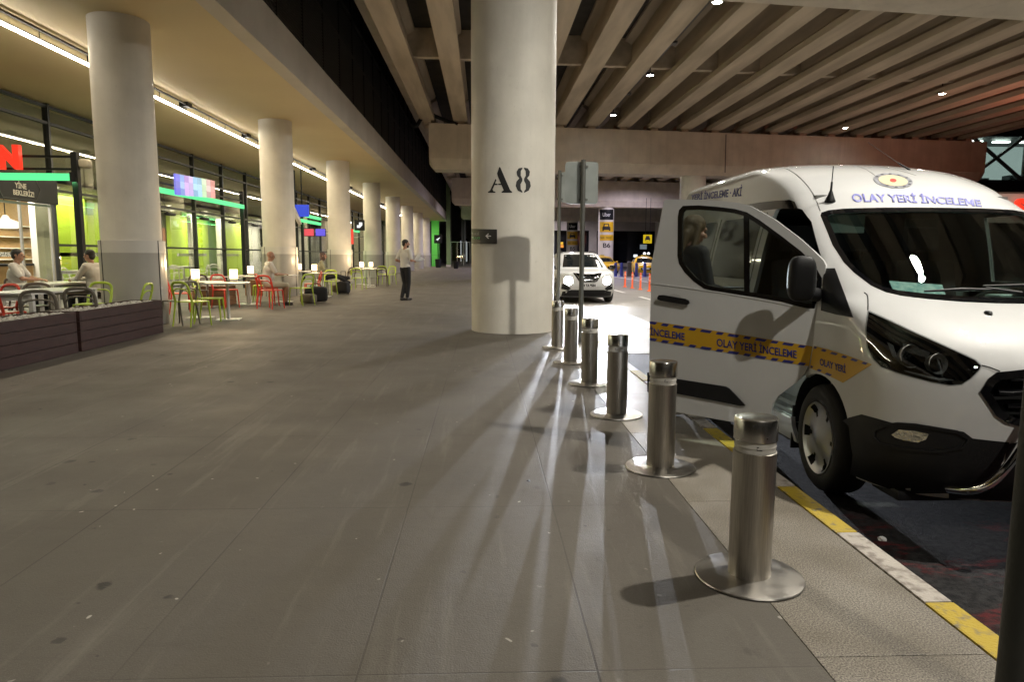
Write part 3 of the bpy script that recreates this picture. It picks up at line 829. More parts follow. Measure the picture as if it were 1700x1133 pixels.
DO = [(1.11, 1.34), (1.10, 1.0), (1.12, .86)] + [(.95 + .33 * math.cos(R(a)), .34 + .33 * math.sin(R(a))) for a in (60, 50, 35, 20, 8)] + [(1.36, .33), (2.18, .33), (2.21, .36), (2.20, 1.75), (2.17, 1.83), (2.10, 1.855), (1.86, 1.85), (1.72, 1.815), (1.55, 1.72), (1.3, 1.53), (1.15, 1.41)]
CU = []
CU.append(('windscreen_cut', cutter(scalep(WSP, 0.028), 'F', -0.5, 2.1)))
CU.append(('door_cut', cutter(scalep(DO, 0.03), 'S', -1.3, -0.5)))
FW = [(1.25, 1.27), (2.12, 1.27), (2.12, 1.76), (1.80, 1.76), (1.6, 1.66), (1.25, 1.40)]
CU.append(('driver_window_cut', cutter(FW, 'S', 0.5, 1.3)))
for sy in (.95, 3.883):
    bm = B(); n = 40
    prism(bm, [(sy + .395 * math.cos(2 * PI * k / n), .34 + .395 * math.sin(2 * PI * k / n)) for k in range(n)], -1.3, -.68, 'x')
    prism(bm, [(sy + .395 * math.cos(2 * PI * k / n), .34 + .395 * math.sin(2 * PI * k / n)) for k in range(n)], .68, 1.3, 'x')
    CU.append(('arch_cut', bm))
GR = [(-.638, .80), (-.60, .862), (-.558, .893), (-.431, .908), (-.2, .915), (0, .917)]
GRB = [(0, .618), (-.3, .622), (-.44, .634), (-.52, .655), (-.57, .69)]
_h = GR[::-1] + GRB[::-1]
GRP = _h + [(-a, b_) for a, b_ in _h[::-1][1:-1]]
CU.append(('grille_cut', cutter(GRP, 'F', -0.5, 0.5)))
# headlight bay: traced outline
HL = [(1441, 515.4), (1478, 532), (1514.4, 549.4), (1545, 563), (1576, 577), (1619.4, 597), (1630, 607), (1626, 616), (1612, 630), (1597, 640), (1576, 641.5), (1545, 636), (1514.4, 628), (1485, 619), (1462, 611), (1448, 597), (1439, 578), (1436.5, 549)]
def px_cutter(poly, depth_out=0.12, depth_in=0.25):
    bm = B(); o = VMI @ CAMP; A, C = [], []
    for p in poly:
        h_, _ = vhit(*p); d = (h_ - o).normalized()
        A.append(h_ - d * depth_out); C.append(h_ + d * depth_in)
    a = [bm.verts.new(v) for v in A]; c = [bm.verts.new(v) for v in C]
    fs = [bm.faces.new(a), bm.faces.new(c)]
    bmesh.ops.triangulate(bm, faces=fs)
    for i in range(len(a)): bm.faces.new((a[i], a[(i + 1) % len(a)], c[(i + 1) % len(a)], c[i]))
    bmesh.ops.recalc_face_normals(bm, faces=bm.faces)
    return bm
hc = px_cutter(scalep(HL, -1 if False else 1.5), 0.10, 0.22)
hm = hc.copy(); bmesh.ops.transform(hm, matrix=Matrix.Scale(-1, 4, (1, 0, 0)), verts=hm.verts); bmesh.ops.reverse_faces(hm, faces=hm.faces)
CU.append(('headlight_cut', hc)); CU.append(('headlight_cut', hm))
body = link('body', _sb, paint, van)
md = body.modifiers.new('s', 'SOLIDIFY'); md.thickness = 0.028; md.offset = -1
apply_mods(body)
tmpo = []
for nme, bm in CU:
    o = link(nme, bm, None); o.matrix_world = VM.copy() if False else Matrix.Identity(4)
    tmpo.append(o)
body.parent = None
for o in tmpo:
    m_ = body.modifiers.new('b', 'BOOLEAN'); m_.object = o; m_.operation = 'DIFFERENCE'; m_.solver = 'EXACT'
apply_mods(body)
for o in tmpo:
    me = o.data; bpy.data.objects.remove(o); bpy.data.meshes.remove(me)
body.parent = van
body.data.materials.clear(); body.data.materials.append(paint)
for p in body.data.polygons: p.use_smooth = True; p.material_index = 0
body.data.materials.append(mat('inner trim', (0.05, 0.05, 0.052), .8))
for p in body.data.polygons:
    r_ = VBVH.find_nearest(p.center)
    if r_[0] is not None and (r_[0] - p.center).length > .020: p.material_index = 1
body.data.set_sharp_from_angle(angle=R(35))
# ---- windscreen and its black border
vlocal_panel('windscreen', scalep(WSP, 0.012), 'F', wglass, off=-0.004, th=0.004, step=0.09)
vlocal_panel('windscreen_border', WSP, 'F', gloss_b, off=0.0015, th=0.004, step=0.09, holes=[scalep(WSP, 0.030)])
# cowl below the screen with wipers
def on_body_f(x, h, off=0.0):
    r = VBVH.ray_cast(Vector((x, -2, h)), Vector((0, 1, 0))); return r[0] + r[1] * off
for (xa, ha, pts) in ((0.02, 1.225, [(0.02, 1.225, .035), (-.2, 1.245, .04), (-.48, 1.238, .03)]), (0.62, 1.23, [(0.62, 1.24, .035), (0.35, 1.262, .045), (-.08, 1.268, .03)])):
    bm = B()
    P = [on_body_f(x, h, o_) for x, h, o_ in pts]
    tube(bm, [P[0] + Vector((0, 0, -.01)), P[1]], [0.012, 0.007], 6)
    q0, q1 = P[1] * 0.75 + P[0] * 0.25, P[2] + (P[2] - P[1]) * 0.25
    tube(bm, [q0 + Vector((0, 0.0, -.004)), (q0 + q1) / 2 + Vector((0, -0.005, 0.004)), q1], [0.006, 0.011, 0.005], 6)
    lathe(bm, [(0, 0.03), (0.022, 0.025), (0.026, -0.02), (0, -0.02)], P[0], 10)
    link('wiper', bm, plast, van, 50)
# ---- headlights: black bowl, reflectors, light strip, clear lens
def segdist(q, poly):
    q = Vector((q.x, q.y)); best = 1e9
    for i in range(len(poly)):
        a, b_ = Vector(poly[i]), Vector(poly[(i + 1) % len(poly)]); ab = b_ - a
        t_ = max(0, min(1, (q - a).dot(ab) / ab.length_squared)); best = min(best, (a + ab * t_ - q).length)
    return best
def hp(px, py, off): 
    c, n_ = vhit(px, py); return c + n_ * off, n_
for sgn in (1, -1):
    MS = Matrix.Scale(sgn, 4, (1, 0, 0))
    hl = B(); 
    g_ = grid_poly(HL, (), 8); nn = {}
    for v in g_.verts:
        c, n_ = vhit(v.co.x, v.co.y); nn[v] = n_; v.co = c + n_ * 0.002
    thicken(g_, lambda v: v.co - nn[v] * 0.003); bmesh.ops.transform(g_, matrix=MS, verts=g_.verts); bmesh.ops.recalc_face_normals(g_, faces=g_.faces)
    head = link('headlight', g_, glass('headlight lens', (0.72, 0.74, 0.74), 1.6), van, 50)
    g_ = grid_poly(scalep(HL, 0.5), (), 8)
    for v in g_.verts:
        c, n_ = vhit(v.co.x, v.co.y); nn[v] = n_
        e = min(1, segdist(v.co, HL) / 16)
        v.co = c - n_ * (0.004 + 0.070 * e)
    bmesh.ops.transform(g_, matrix=MS, verts=g_.verts); bmesh.ops.recalc_face_normals(g_, faces=g_.faces)
    link('bowl', g_, gloss_b, head, 60)
    refl_ = mat('lamp reflector', (0.80, 0.79, 0.76), 0.25, metal=0.1, col2=(0.4, 0.4, 0.39), scale=45, rough2=0.4)
    # reflector cups
    for (px, py, r, dpt) in ((1505, 586, .060, .046), (1554, 599, .052, .042)):
        c, n_ = vhit(px, py); c = c - n_ * dpt
        ax = (Vector((0.12, -1, 0.1))).normalized(); q = ax.to_track_quat('Z', 'Y').to_matrix().to_4x4()
        bm = B(); lathe(bm, [(0.0, -.05), (.5 * r, -.045), (.85 * r, -.02), (r, .02), (r * 1.02, .022), (r * 1.04, .018)], c, 20, q)
        bmesh.ops.transform(bm, matrix=MS, verts=bm.verts); link('reflector', bm, refl_, head, 40)
        bm = B(); lathe(bm, [(0, .012), (.25 * r, .005), (.3 * r, -.04)], c, 14, q); bmesh.ops.transform(bm, matrix=MS, verts=bm.verts); link('bulb', bm, glass('bulb glass', (.9, .9, .9), 1.5), head, 60)
    c0, n0 = vhit(1475, 583); c1, n1 = vhit(1520, 570)
    bm = B(); prs = [hp(1471, 566, -.012)[0], hp(1481, 571, -.02)[0], hp(1487, 598, -.03)[0], hp(1479, 590, -.02)[0]]
    f_ = [bm.verts.new(p) for p in prs]; bm.faces.new(f_)
    prs = [hp(1497, 564, -.03)[0], hp(1545, 579, -.035)[0], hp(1540, 587, -.05)[0], hp(1495, 576, -.05)[0]]
    bm.faces.new([bm.verts.new(p) for p in prs])
    prs = [hp(1536, 590, -.03)[0], hp(1543, 592, -.03)[0], hp(1543, 608, -.03)[0], hp(1536, 606, -.03)[0]]
    bm.faces.new([bm.verts.new(p) for p in prs])
    bmesh.ops.solidify(bm, geom=list(bm.faces), thickness=0.006)
    bmesh.ops.transform(bm, matrix=MS, verts=bm.verts); link('trim', bm, refl_, head, 40)
    bm = B(); pts = [hp(px, py, -.012)[0] for px, py in ((1500, 615.5), (1520, 621), (1545, 627), (1565, 630.5), (1584, 631))]
    tube(bm, pts, [.003, .006, .008, .008, .003], 8); bmesh.ops.transform(bm, matrix=MS, verts=bm.verts); link('light_strip', bm, mat('led strip clear', (0.7, 0.7, 0.68), 0.15, metal=0.6, bump=1.0, bscale=160), head, 40)
# ---- grille: recessed honeycomb-less bars
g_ = grid_poly(scalep(GRP, -0.006), (), 0.06); nn = {}
for v in g_.verts:
    p = on_body_f(v.co.x, v.co.y); v.co = p + Vector((0, 0.10, 0))
link('grille_back', g_, mat('grille void', (0.004, 0.004, 0.004), 0.8), van)
gr = vlocal_panel('grille', GRP, 'F', gloss_b, off=0.012, th=0.05, step=0.05, holes=[scalep(GRP, 0.035)])
for (h0, t_, w_) in ((.862, .016, .50), (.800, .022, .56), (.735, .018, .52), (.675, .016, .44)):
    bm = B(); P = [on_body_f(w_ * k / 10, h0 + (0.006 if abs(k) < 9 else 0), 0.0) + Vector((0, 0.008, 0)) for k in range(-10, 11)]
    tube(bm, P, t_, 8, flat=(1.3, 0.75)); link('grille_bar', bm, gloss_b, gr, 50)
# blue oval emblem on the grille with white script stroke
bm = B(); c = on_body_f(0, .80) ; 
lathe(bm, [(0, .02), (.06, .018), (.075, .008), (.078, 0)], (0, 0, 0), 28, Matrix.Diagonal((1.25, .5, 1, 1)))
bmesh.ops.transform(bm, matrix=Matrix.Translation(c + Vector((0, -.03, 0))) @ Matrix.Rotation(R(90), 4, 'X'), verts=bm.verts)
link('oval_badge', bm, mat('badge blue', (0.01, 0.04, 0.22), 0.2, metal=0.3), gr, 60)
# ---- black bumper
bot = []
def arch_edge(h): return (-.99 if h > .4 else -.975, .95 - math.sqrt(max(0, .392 ** 2 - (h - .34) ** 2)), h)
LB = [(1400, 699), (1410, 694), (1431, 688.4), (1455, 695), (1480.4, 702.3), (1500, 703), (1535, 708), (1576, 713), (1600, 717.5), (1614.8, 728.5), (1645, 732), (1675, 735)]
for x, s_, h_ in ((-.50, .13, .215), (-.6, .145, .215), (-.72, .2, .215), (-.82, .28, .215), (-.88, .36, .215), (-.915, .45, .215), (-.935, .545, .22)): bot.append(vpj((x, s_, h_)))
bot = bot[:-1] + [vpj(arch_edge(h_)) for h_ in (.225, .28, .34, .42, .50)]
vpart_px('bumper', LB + bot, plast, off=0.004, th=0.01, step=9, mirror=False)
_q = vpart_px('bumper_corner', LB + bot, plast, off=0.004, th=0.01, step=9, mirror=True)
bpy.data.objects.remove(_q[0])
vlocal_panel('bumper_centre', [(-.505, .215), (.505, .215), (.505, .545), (.44, .565), (-.44, .565), (-.505, .545)], 'F', plast, off=0.0045, th=0.01, step=0.06)
# fog lamps in a recess
fogp = [(1452, 712), (1470, 704), (1490, 701.5), (1520, 703.5), (1590, 715), (1612, 728), (1600, 745), (1560, 752), (1500, 748), (1460, 740), (1449, 727)]
_a = vpart_px('fog_surround', fogp, plast, off=0.012, th=0.014, step=9, mirror=True, holes=[scalep(fogp, 5)])
lampp = [(1480.4, 722), (1493, 713.5), (1520, 716), (1542, 721), (1538, 730), (1524, 735), (1500, 731), (1487, 727)]
for o in vpart_px('fog_lamp', lampp, mat('fog lens', (0.6, 0.58, 0.5), 0.12, metal=0.75, bump=1.0, bscale=35), off=0.006, th=0.004, step=4, mirror=True): pass
# chrome nudge bar low at the nose
bm = B()
_np = [VMI @ at_y(px, py, yy) for px, py, yy in ((1716, 690, 3.13), (1708, 715, 3.10), (1697, 740, 3.08), (1675, 772, 3.07), (1650, 799, 3.08), (1625, 812, 3.12), (1600, 815, 3.2), (1575, 812, 3.3))]
for sx in (1, -1): tube(bm, [Vector((v.x * sx, v.y, v.z)) for v in catmull(_np, 5)], .021, 14)
tube(bm, [_np[0], Vector((-_np[0].x, _np[0].y, _np[0].z))], .021, 12)
link('nudge_bar', bm, chrome, van, 60)
# ---- hood line, fender seam, washer nozzle, badge
def seam(name, pts, r=0.0035, m=gloss_b, mirror=True, n=6, off=0.0):
    P = [tuple(v) for v in catmull([(p[0], p[1], 0) for p in pts], n)]
    Q = []
    for p in P:
        c, n_ = vhit(p[0], p[1])
        if c is not None: Q.append(c + n_ * off)
    bm = B(); tube(bm, Q, r, 6)
    if mirror: tube(bm, [Vector((-q.x, q.y, q.z)) for q in Q], r, 6)
    return link(name, bm, m, van, 60)
seamm = mat('panel gap', (0.03, 0.03, 0.03), 0.7)
seam('hood_gap', [(1435, 486), (1440, 491), (1441, 503), (1441, 515)], m=seamm)
seam('hood_gap', [(1630, 607), (1645, 611), (1660, 617)], m=seamm)
seam('roof_gap', [(1300, 278), (1318, 287), (1336, 303), (1352, 325), (1362, 350)], r=0.004, m=mat('seam sealer', (0.30, 0.30, 0.29), 0.5))
seam('roof_bead', [(1418, 275.5), (1437, 281), (1452, 291)], r=0.003, m=mat('seam sealer', (0.3, .3, .3), .5), mirror=True)
bm = B()
for sx in (-1, 1):
    r_ = VBVH.ray_cast(Vector((sx * .36, .43, 3)), Vector((0, 0, -1)))
    p = r_[0]; lathe(bm, [(0, .016), (.012, .014), (.017, 0)], p, 12, Matrix.Diagonal((1.2, 1.6, 1, 1)))
link('washer_nozzle', bm, plast, van, 60)
# ---- kerb-side triangle ahead of the door and upper side glass
TRI = [(1369, 446.5), (1386.5, 446.5), (1417, 527.5), (1390, 523), (1364, 516)]
vpart_px('corner_trim', TRI, plast, off=0.006, th=0.008, step=9, mirror=True)
vpart_px('side_glass_strip', [(1232, 342), (1262, 336.5), (1290, 333.5), (1312, 332.5), (1320, 336), (1325, 347), (1300, 346.5), (1264, 350), (1250, 349)], gloss_b, off=0.007, th=0.006, step=4)
# sliding door, rear panels: seams and window glass on the kerb side and the far side
for sd in (-1, 1):
    sw = vlocal_panel('side_window', rrect(2.36, 3.28, 1.27, 1.78, 0.06), 'S', gloss_b, off=0.003, th=0.005, step=0.08, side=sd)
    vlocal_panel('side_window', rrect(3.42, 4.72, 1.27, 1.78, 0.06), 'S', gloss_b, off=0.003, th=0.005, step=0.08, side=sd)
    bm = B()
    for s_ in (2.29, 3.35):
        tube(bm, [(sd * (sinterp(tW, h) + 0.0), s_, h) for h in [0.3 + 0.1 * k for k in range(16)]], 0.004, 6)
    link('door_gap', bm, seamm, van)
# far-side door glass
g_ = vlocal_panel('driver_window', FW, 'S', vglass, off=-0.008, th=0.004, step=0.12, side=1)
# ---- sill, under body
bm = B(); box(bm, -.90, .90, 1.36, 3.46, .16, .235, .02); box(bm, -.86, .86, .30, .56, .16, .22, .02); box(bm, -.90, .90, 4.30, 4.88, .2, .5, .03); box(bm, -.5, .5, .3, 4.7, .2, .27)
link('underbody', bm, plast, van)
bm = B(); box(bm, -.955, -.80, 1.36, 2.24, .33, .37, .01); box(bm, -.93, -.70, 1.40, 2.2, .37, .395, .005)
link('door_step', bm, interior, van)
# wheel housings
for sy in (.95, 3.883):
    for sx in (-1, 1):
        bm = B(); n = 20
        ring = [[bm.verts.new((sx * x, sy + .41 * math.cos(PI * k / n - 0.15 * (1 - 2 * k / n)), .34 + .41 * math.sin(PI * k / n))) for k in range(n + 1)] for x in (.955, .68)]
        for k in range(n): bm.faces.new((ring[0][k], ring[0][k + 1], ring[1][k + 1], ring[1][k]))
        bm.faces.new(ring[1])
        bmesh.ops.recalc_face_normals(bm, faces=bm.faces)
        link('wheel_housing', bm, mat('arch liner', (0.008, 0.008, 0.008), 0.85), van)
# ---- wheels
def wheel(parent, loc, side, r=.335, wd=.215, rr=.222, steer=0.0, style='van'):
    """side -1: outer face towards -x"""
    w = bpy.data.objects.new('wheel', None); COL.objects.link(w); w.parent = parent; w.location = loc
    w.rotation_euler = (0, 0, steer)
    M = Matrix.Rotation(R(-90 if side < 0 else 90), 4, 'Y')
    bm = B(); h = wd / 2
    lathe(bm, [(rr - .01, -h + .01), (rr + .02, -h), (r - .045, -h - .004), (r - .012, -h + .02), (r, -h + .05), (r + .001, 0), (r, h - .05), (r - .012, h - .02), (r - .045, h + .004), (rr + .02, h), (rr - .005, h - .012), (rr - .02, h - .05)], n=56, M=M)
    for a in (-.06, -.02, .02, .06): pass
    link('tyre', bm, rubber, w, 50)
    bm = B()
    nseg = 72; prof = [(.0, h - .002), (.04, h - .002), (.055, h - .010), (.095, h - .016), (.135, h - .022), (.17, h - .024), (.195, h - .018), (.212, h - .006), (rr, h + .000), (rr + .004, h - .012)]
    rings = []
    for rad, z in prof:
        rings.append([bm.verts.new(M @ Vector((max(rad, .0005) * math.cos(2 * PI * k / nseg), max(rad, .0005) * math.sin(2 * PI * k / nseg), z + (0.004 * math.cos(6 * 2 * PI * k / nseg) if .1 < rad < .18 else 0)))) for k in range(nseg)])
    for i in range(len(prof) - 1):
        for k in range(nseg):
            ph = (k * 6 / nseg) % 1.0
            if style == 'van':
                hole = (i in (5, 6) and .5 - .17 < ph + .5 / 12 < .5 + .17) or (i == 4 and .5 - .09 < ph + .5 / 12 < .5 + .09)
            else:
                hole = (2 <= i <= 6 and .5 - .30 < ph < .5 + .30)
            if hole: continue
            bm.faces.new((rings[i][k], rings[i][(k + 1) % nseg], rings[i + 1][(k + 1) % nseg], rings[i + 1][k]))
    for i, rad in ((0, .028),):
        pass
    link('wheel_trim', bm, silver if style == 'van' else mat('alloy', (.3, .3, .31), .25, metal=.9), w, 40)
    bm = B(); lathe(bm, [(0, h - .06), (rr - .01, h - .06)], n=32, M=M); lathe(bm, [(0, h - .001), (.026, h - .001), (.03, h + .004), (0, h + .006)][::-1], n=20, M=M) if False else None
    link('hub', bm, mat('hub dark', (0.01, 0.01, 0.01), 0.6), w)
    return w
wheel(van, (-.885, .95, .335), -1, steer=R(-4)); wheel(van, (.885, .95, .335), 1, steer=R(-4)); wheel(van, (-.885, 3.883, .335), -1); wheel(van, (.885, 3.883, .335), 1)
bm = B(); obox(bm, (-.86, 1.38, .30), .2, .012, .30, 0, .004); link('mud_flap', bm, rubber, van)
# ---- interior
bm = B(); box(bm, -.85, .85, 1.0, 4.8, .38, .42); link('cabin_floor', bm, interior, van)
bm = B(); prism(bm, [(-.0 + .78, 1.17), (.93, 1.19), (1.12, 1.155), (1.26, 1.12), (1.30, 1.0), (1.20, .75), (1.08, .45), (.98, .45), (.80, .9)], -.82, .82, 'x')
box(bm, -.12, .12, 1.24, 1.34, .82, 1.14, .02)
dash = link('dashboard', bm, interior, van, 30)
bm = B(); box(bm, .12, .62, .98, 1.12, 1.165, 1.225, .02); link('instrument_hood', bm, interior, dash)
bm = B(); tube(bm, [(.40 + .19 * math.cos(a), 1.42 - .07 * math.sin(a) , 1.07 + .175 * math.sin(a)) for a in [2 * PI * k / 24 for k in range(25)]], .015, 8, cap=False)
tube(bm, [(.22, 1.42, 1.07), (.58, 1.42, 1.07)], .018, 6); lathe(bm, [(0, .03), (.06, .02), (.07, -.03)], (.40, 1.41, 1.06), 16, Matrix.Rotation(R(70), 4, 'X')); tube(bm, [(.40, 1.2, .97), (.40, 1.41, 1.05)], .03, 8)
link('steering_wheel', bm, plast, van, 60)
def seat(x, y, wide=.48):
    t = bpy.data.objects.new('seat', None); COL.objects.link(t); t.parent = van; t.location = (x, y, .42)
    bm = B(); box(bm, -wide / 2, wide / 2, -.26, .26, .22, .42, .06); link('cushion', bm, seatm, t, 60)
    bm = B(); box(bm, -wide / 2, wide / 2, -.07, .07, 0, .66, .06); bmesh.ops.transform(bm, matrix=Matrix.Translation((0, .27, .36)) @ Matrix.Rotation(R(-12), 4, 'X'), verts=bm.verts); link('backrest', bm, seatm, t, 60)
    for dx in ([0] if wide < .6 else [-.22, .22]):
        bm = B(); box(bm, -.13, .13, -.045, .045, 0, .2, .04); bmesh.ops.transform(bm, matrix=Matrix.Translation((dx, .42, 1.08)) @ Matrix.Rotation(R(-10), 4, 'X'), verts=bm.verts)
        tube(bm, [(dx - .05, .40, .98), (dx - .05, .42, 1.12)], .007, 5); tube(bm, [(dx + .05, .40, .98), (dx + .05, .42, 1.12)], .007, 5)
        link('headrest', bm, seatm, t, 60)
    bm = B(); box(bm, -wide / 2 + .03, wide / 2 - .03, -.22, .22, 0, .22); link('seat_base', bm, interior, t)
seat(.42, 1.85); seat(-.36, 1.85, .84); seat(-.4, 2.95, .9); seat(.5, 2.95, .5)
bm = B(); box(bm, -.70, .70, 1.75, 4.7, 1.86, 1.89); link('headliner', bm, mat('headliner', (0.22, 0.22, 0.21), 0.9), van)
bm = B(); box(bm, .58, .80, 2.2, 4.75, .45, 1.2); link('side_trim', bm, interior, van)
bm = B()
o_ = [on_body_f(x, h, -0.03) for x, h in ((-.62, 1.275), (-.34, 1.262), (-.31, 1.315), (-.60, 1.335))]
f_ = bm.faces.new([bm.verts.new(p + Vector((0, .07, 0))) for p in o_])
bmesh.ops.solidify(bm, geom=[f_], thickness=.003)
link('paper_on_dash', bm, mat('printed paper', (0.75, 0.85, 0.83), 0.7, col2=(0.35, 0.58, 0.6), scale=30, detail=3), van)
bm = B(); prism(bm, [(.16, 0), (.5, 0), (.46, .055), (.20, .055)], 0, .02, 'y'); bmesh.ops.transform(bm, matrix=Matrix.Translation((-.05, .86, 1.22)), verts=bm.verts); link('dash_tray', bm, plast, van)
bm = B(); box(bm, -.12, .12, 0, .03, 0, .06, .012); bmesh.ops.transform(bm, matrix=Matrix.Translation((0, 1.62, 1.66)), verts=bm.verts); link('interior_mirror', bm, plast, van)
bm = B(); box(bm, -.70, -.42, 1.60, 1.62, 1.62, 1.75, .005); bmesh.ops.transform(bm, matrix=Matrix.Identity(4), verts=bm.verts); link('sun_visor', bm, mat('visor', (0.16, 0.18, 0.17), 0.8), van)
# ---- roof aerials
bm = B(); c, n_ = vhit(1378, 334)
lathe(bm, [(.036, 0), (.036, .012), (.028, .03), (.020, .05), (.012, .075), (.008, .085), (.007, .14), (.0035, .145), (.003, .25), (0, .252)], c - Vector((0, 0, .01)), 16, Matrix.Rotation(R(2), 4, 'Y'))
link('roof_aerial', bm, plast, van, 50)
bm = B(); c, n_ = vhit(1511, 282.5)
tube(bm, [c, c + Vector((-.06, .06, .06))], [.008, .006], 6); tube(bm, [c + Vector((-.06, .06, .06)), c + Vector((-.24, .2, .24))], [.0025, .0015], 5)
link('whip_aerial', bm, plast, van, 60)
# ---- decals
navy = mat('navy lettering', (0.03, 0.035, 0.22), 0.4); lilac = mat('lilac lettering', (0.30, 0.31, 0.72), 0.35)
tape_y = mat('tape yellow', (0.62, 0.36, 0.02), 0.38, coat=0.3)
def wrap_text_px(name, txt, p0, p1, hpx, m, skew=0.0, parent=None, hit=None, th=0.001, off=0.0048, xs=1.0, curve=0.0, bold=0.022):
    """lettering laid on a surface between two photo pixels (baseline p0-p1)"""
    hit = hit or vhit
    t = text_mesh(txt, 1.0, depth=0.0, bold=bold)
    x0 = min(v.co.x for v in t.verts); x1 = max(v.co.x for v in t.verts); y0 = -0.36; 
    cap = 0.70
    bmesh.ops.remove_doubles(t, verts=t.verts, dist=1e-5)
    # keep the front faces only
    P0, P1 = Vector(p0), Vector(p1); d = P1 - P0
    yb = min(v.co.y for v in t.verts if True)
    ys_ = sorted(v.co.y for v in t.verts); base = ys_[len(ys_) // 50]
    for k in range(1, 40):
        co = x0 + (x1 - x0) * k / 40
        bmesh.ops.bisect_plane(t, geom=list(t.verts) + list(t.edges) + list(t.faces), plane_co=(co, 0, 0), plane_no=(1, 0, 0))
    nn = {}
    for v in t.verts:
        u = (v.co.x - x0) / (x1 - x0); w = (v.co.y - base) / cap
        hh = hpx if not isinstance(hpx, tuple) else hpx[0] + (hpx[1] - hpx[0]) * u
        q = P0 + d * u + Vector((skew * w * hh, -w * hh + curve * 4 * u * (1 - u)))
        c, n_ = hit(q.x, q.y)
        if c is None: c, n_ = Vector((0, 0, -9)), Vector((0, 0, 1))
        nn[v] = n_; v.co = c + n_ * off
    bmesh.ops.delete(t, geom=[v for v in t.verts if v.co.z < -3], context='VERTS')
    thicken(t, lambda v: v.co - nn[v] * th)
    return link(name, t, m, parent or van)
wrap_text_px('lettering', 'OLAY YERİ İNCELEME', (1416, 336), (1630, 344), (13, 11), lilac, skew=-.25, curve=-2.5, bold=.03, off=.003)
wrap_text_px('lettering', 'YERİ İNCELEME · AKİ', (1147, 333), (1231, 325.5), (9, 14), navy, skew=0.1, off=.003)
# round emblem on the roof front
cx_, cy_ = 1482.5, 300.5
def ell(a, b_, n=28, rot=0.11):
    return [(cx_ + a * math.cos(2 * PI * k / n) * math.cos(rot) - b_ * math.sin(2 * PI * k / n) * math.sin(rot), cy_ + a * math.cos(2 * PI * k / n) * math.sin(rot) + b_ * math.sin(2 * PI * k / n) * math.cos(rot)) for k in range(n)]
em = vpart_px('roof_emblem', ell(33, 12.2), mat('emblem grey', (0.20, 0.20, 0.22), 0.4, col2=(0.35, 0.36, 0.4), scale=40), off=0.003, th=0.002, step=8)
vpart_px('emblem_centre', ell(24.5, 8.6), mat('emblem cream', (0.78, 0.66, 0.42), 0.4), off=0.0045, th=0.0015, step=8, parent=em)
vpart_px('emblem_mark', ell(5.5, 2.8), mat('emblem red', (0.65, 0.08, 0.06), 0.4), off=0.006, th=0.0015, step=8, parent=em)
bm = B()
for k in range(10):
    a = R(200 + k * 30); 
    c, n_ = vhit(cx_ + 28.8 * math.cos(a), cy_ + 10.4 * math.sin(a) + 3.1 * math.cos(a)); 
    if c: obox(bm, c + n_ * .005, .018, .008, .002)
link('emblem_letters', bm, mat('emblem dark', (0.03, 0.03, 0.05), 0.4), em)
# bonnet shield badge at the centre line
r_ = VBVH.ray_cast(Vector((0, .36, 3)), Vector((0, 0, -1)))
sh = [(-.085, .07), (.085, .07), (.07, -.02), (0, -.08), (-.07, -.02)]
for nme, k_, mm, of in (('bonnet_badge', 1.0, mat('badge copper', (0.55, 0.25, 0.12), 0.4), .003), ('badge_field', .82, mat('badge navy', (0.05, 0.08, 0.3), .4), .0045), ('badge_centre', .45, mat('badge white', (.7, .7, .68), .4), .006)):
    bm = B(); vsx = []
    for a, b_ in sh:
        q = VBVH.ray_cast(Vector((a * k_, .40 + b_ * k_ * -1.3, 3)), Vector((0, 0, -1))); vsx.append(bm.verts.new(q[0] + q[1] * of))
    f_ = bm.faces.new(vsx); bmesh.ops.solidify(bm, geom=[f_], thickness=.002); link(nme, bm, mm, van)
# ---- the open door
AH = R(52)
HX, HY = -.985, 1.10
dirA = Vector((-math.sin(AH), math.cos(AH), 0)); inw = Vector((math.cos(AH), math.sin(AH), 0))
W0 = .985
def lean(h): return max(0.0, W0 - sinterp(tW, max(h, 0.5))) - (0.0 if h > .5 else 0) - 0.012 * math.sin(min(1, max(0, (h - .4) / .8)) * PI)
def dsurf(a, h): return Vector((HX, HY, 0)) + dirA * a + inw * (lean(h)) + Vector((0, 0, h))
def dhit(px, py):
    o = VMI @ CAMP; d = (VMI.to_3x3() @ ray(px, py)).normalized(); h = 1.0
    for _ in range(12):
        p0 = Vector((HX, HY, 0)) + inw * lean(h)
        t = (p0 - o).dot(inw) / d.dot(inw); q = o + d * t; h = q.z
    return q, -inw
def d_ah(px, py):
    q, _ = dhit(px, py); return ((q - Vector((HX, HY, 0))).dot(dirA), q.z)
def door_panel(name, polypx, m, off=0.0, th=0.04, step=12, holes=(), parent=None, smooth=35):
    bm = grid_poly(polypx, holes, step)
    for v in bm.verts:
        q, n_ = dhit(v.co.x, v.co.y); v.co = q + n_ * off
    thicken(bm, lambda v: v.co + inw * th); bmesh.ops.recalc_face_normals(bm, faces=bm.faces)
    return link(name, bm, m, parent or van, smooth)
DPX = [(1102, 334), (1106, 331.5), (1166, 331.5), (1208, 334.5), (1227, 337), (1243, 341), (1262, 351), (1285, 364), (1325, 394), (1352, 418), (1367, 433), (1371, 441), (1370, 452), (1361, 512), (1350, 571), (1343, 605), (1335, 622), (1322, 636), (1305, 648), (1292, 658), (1283, 671), (1279, 690), (1277, 712), (1222, 702), (1183.5, 695.5), (1132.6, 686), (1079, 675), (1078, 600), (1078.5, 560), (1080, 500), (1081, 440), (1094, 377)]
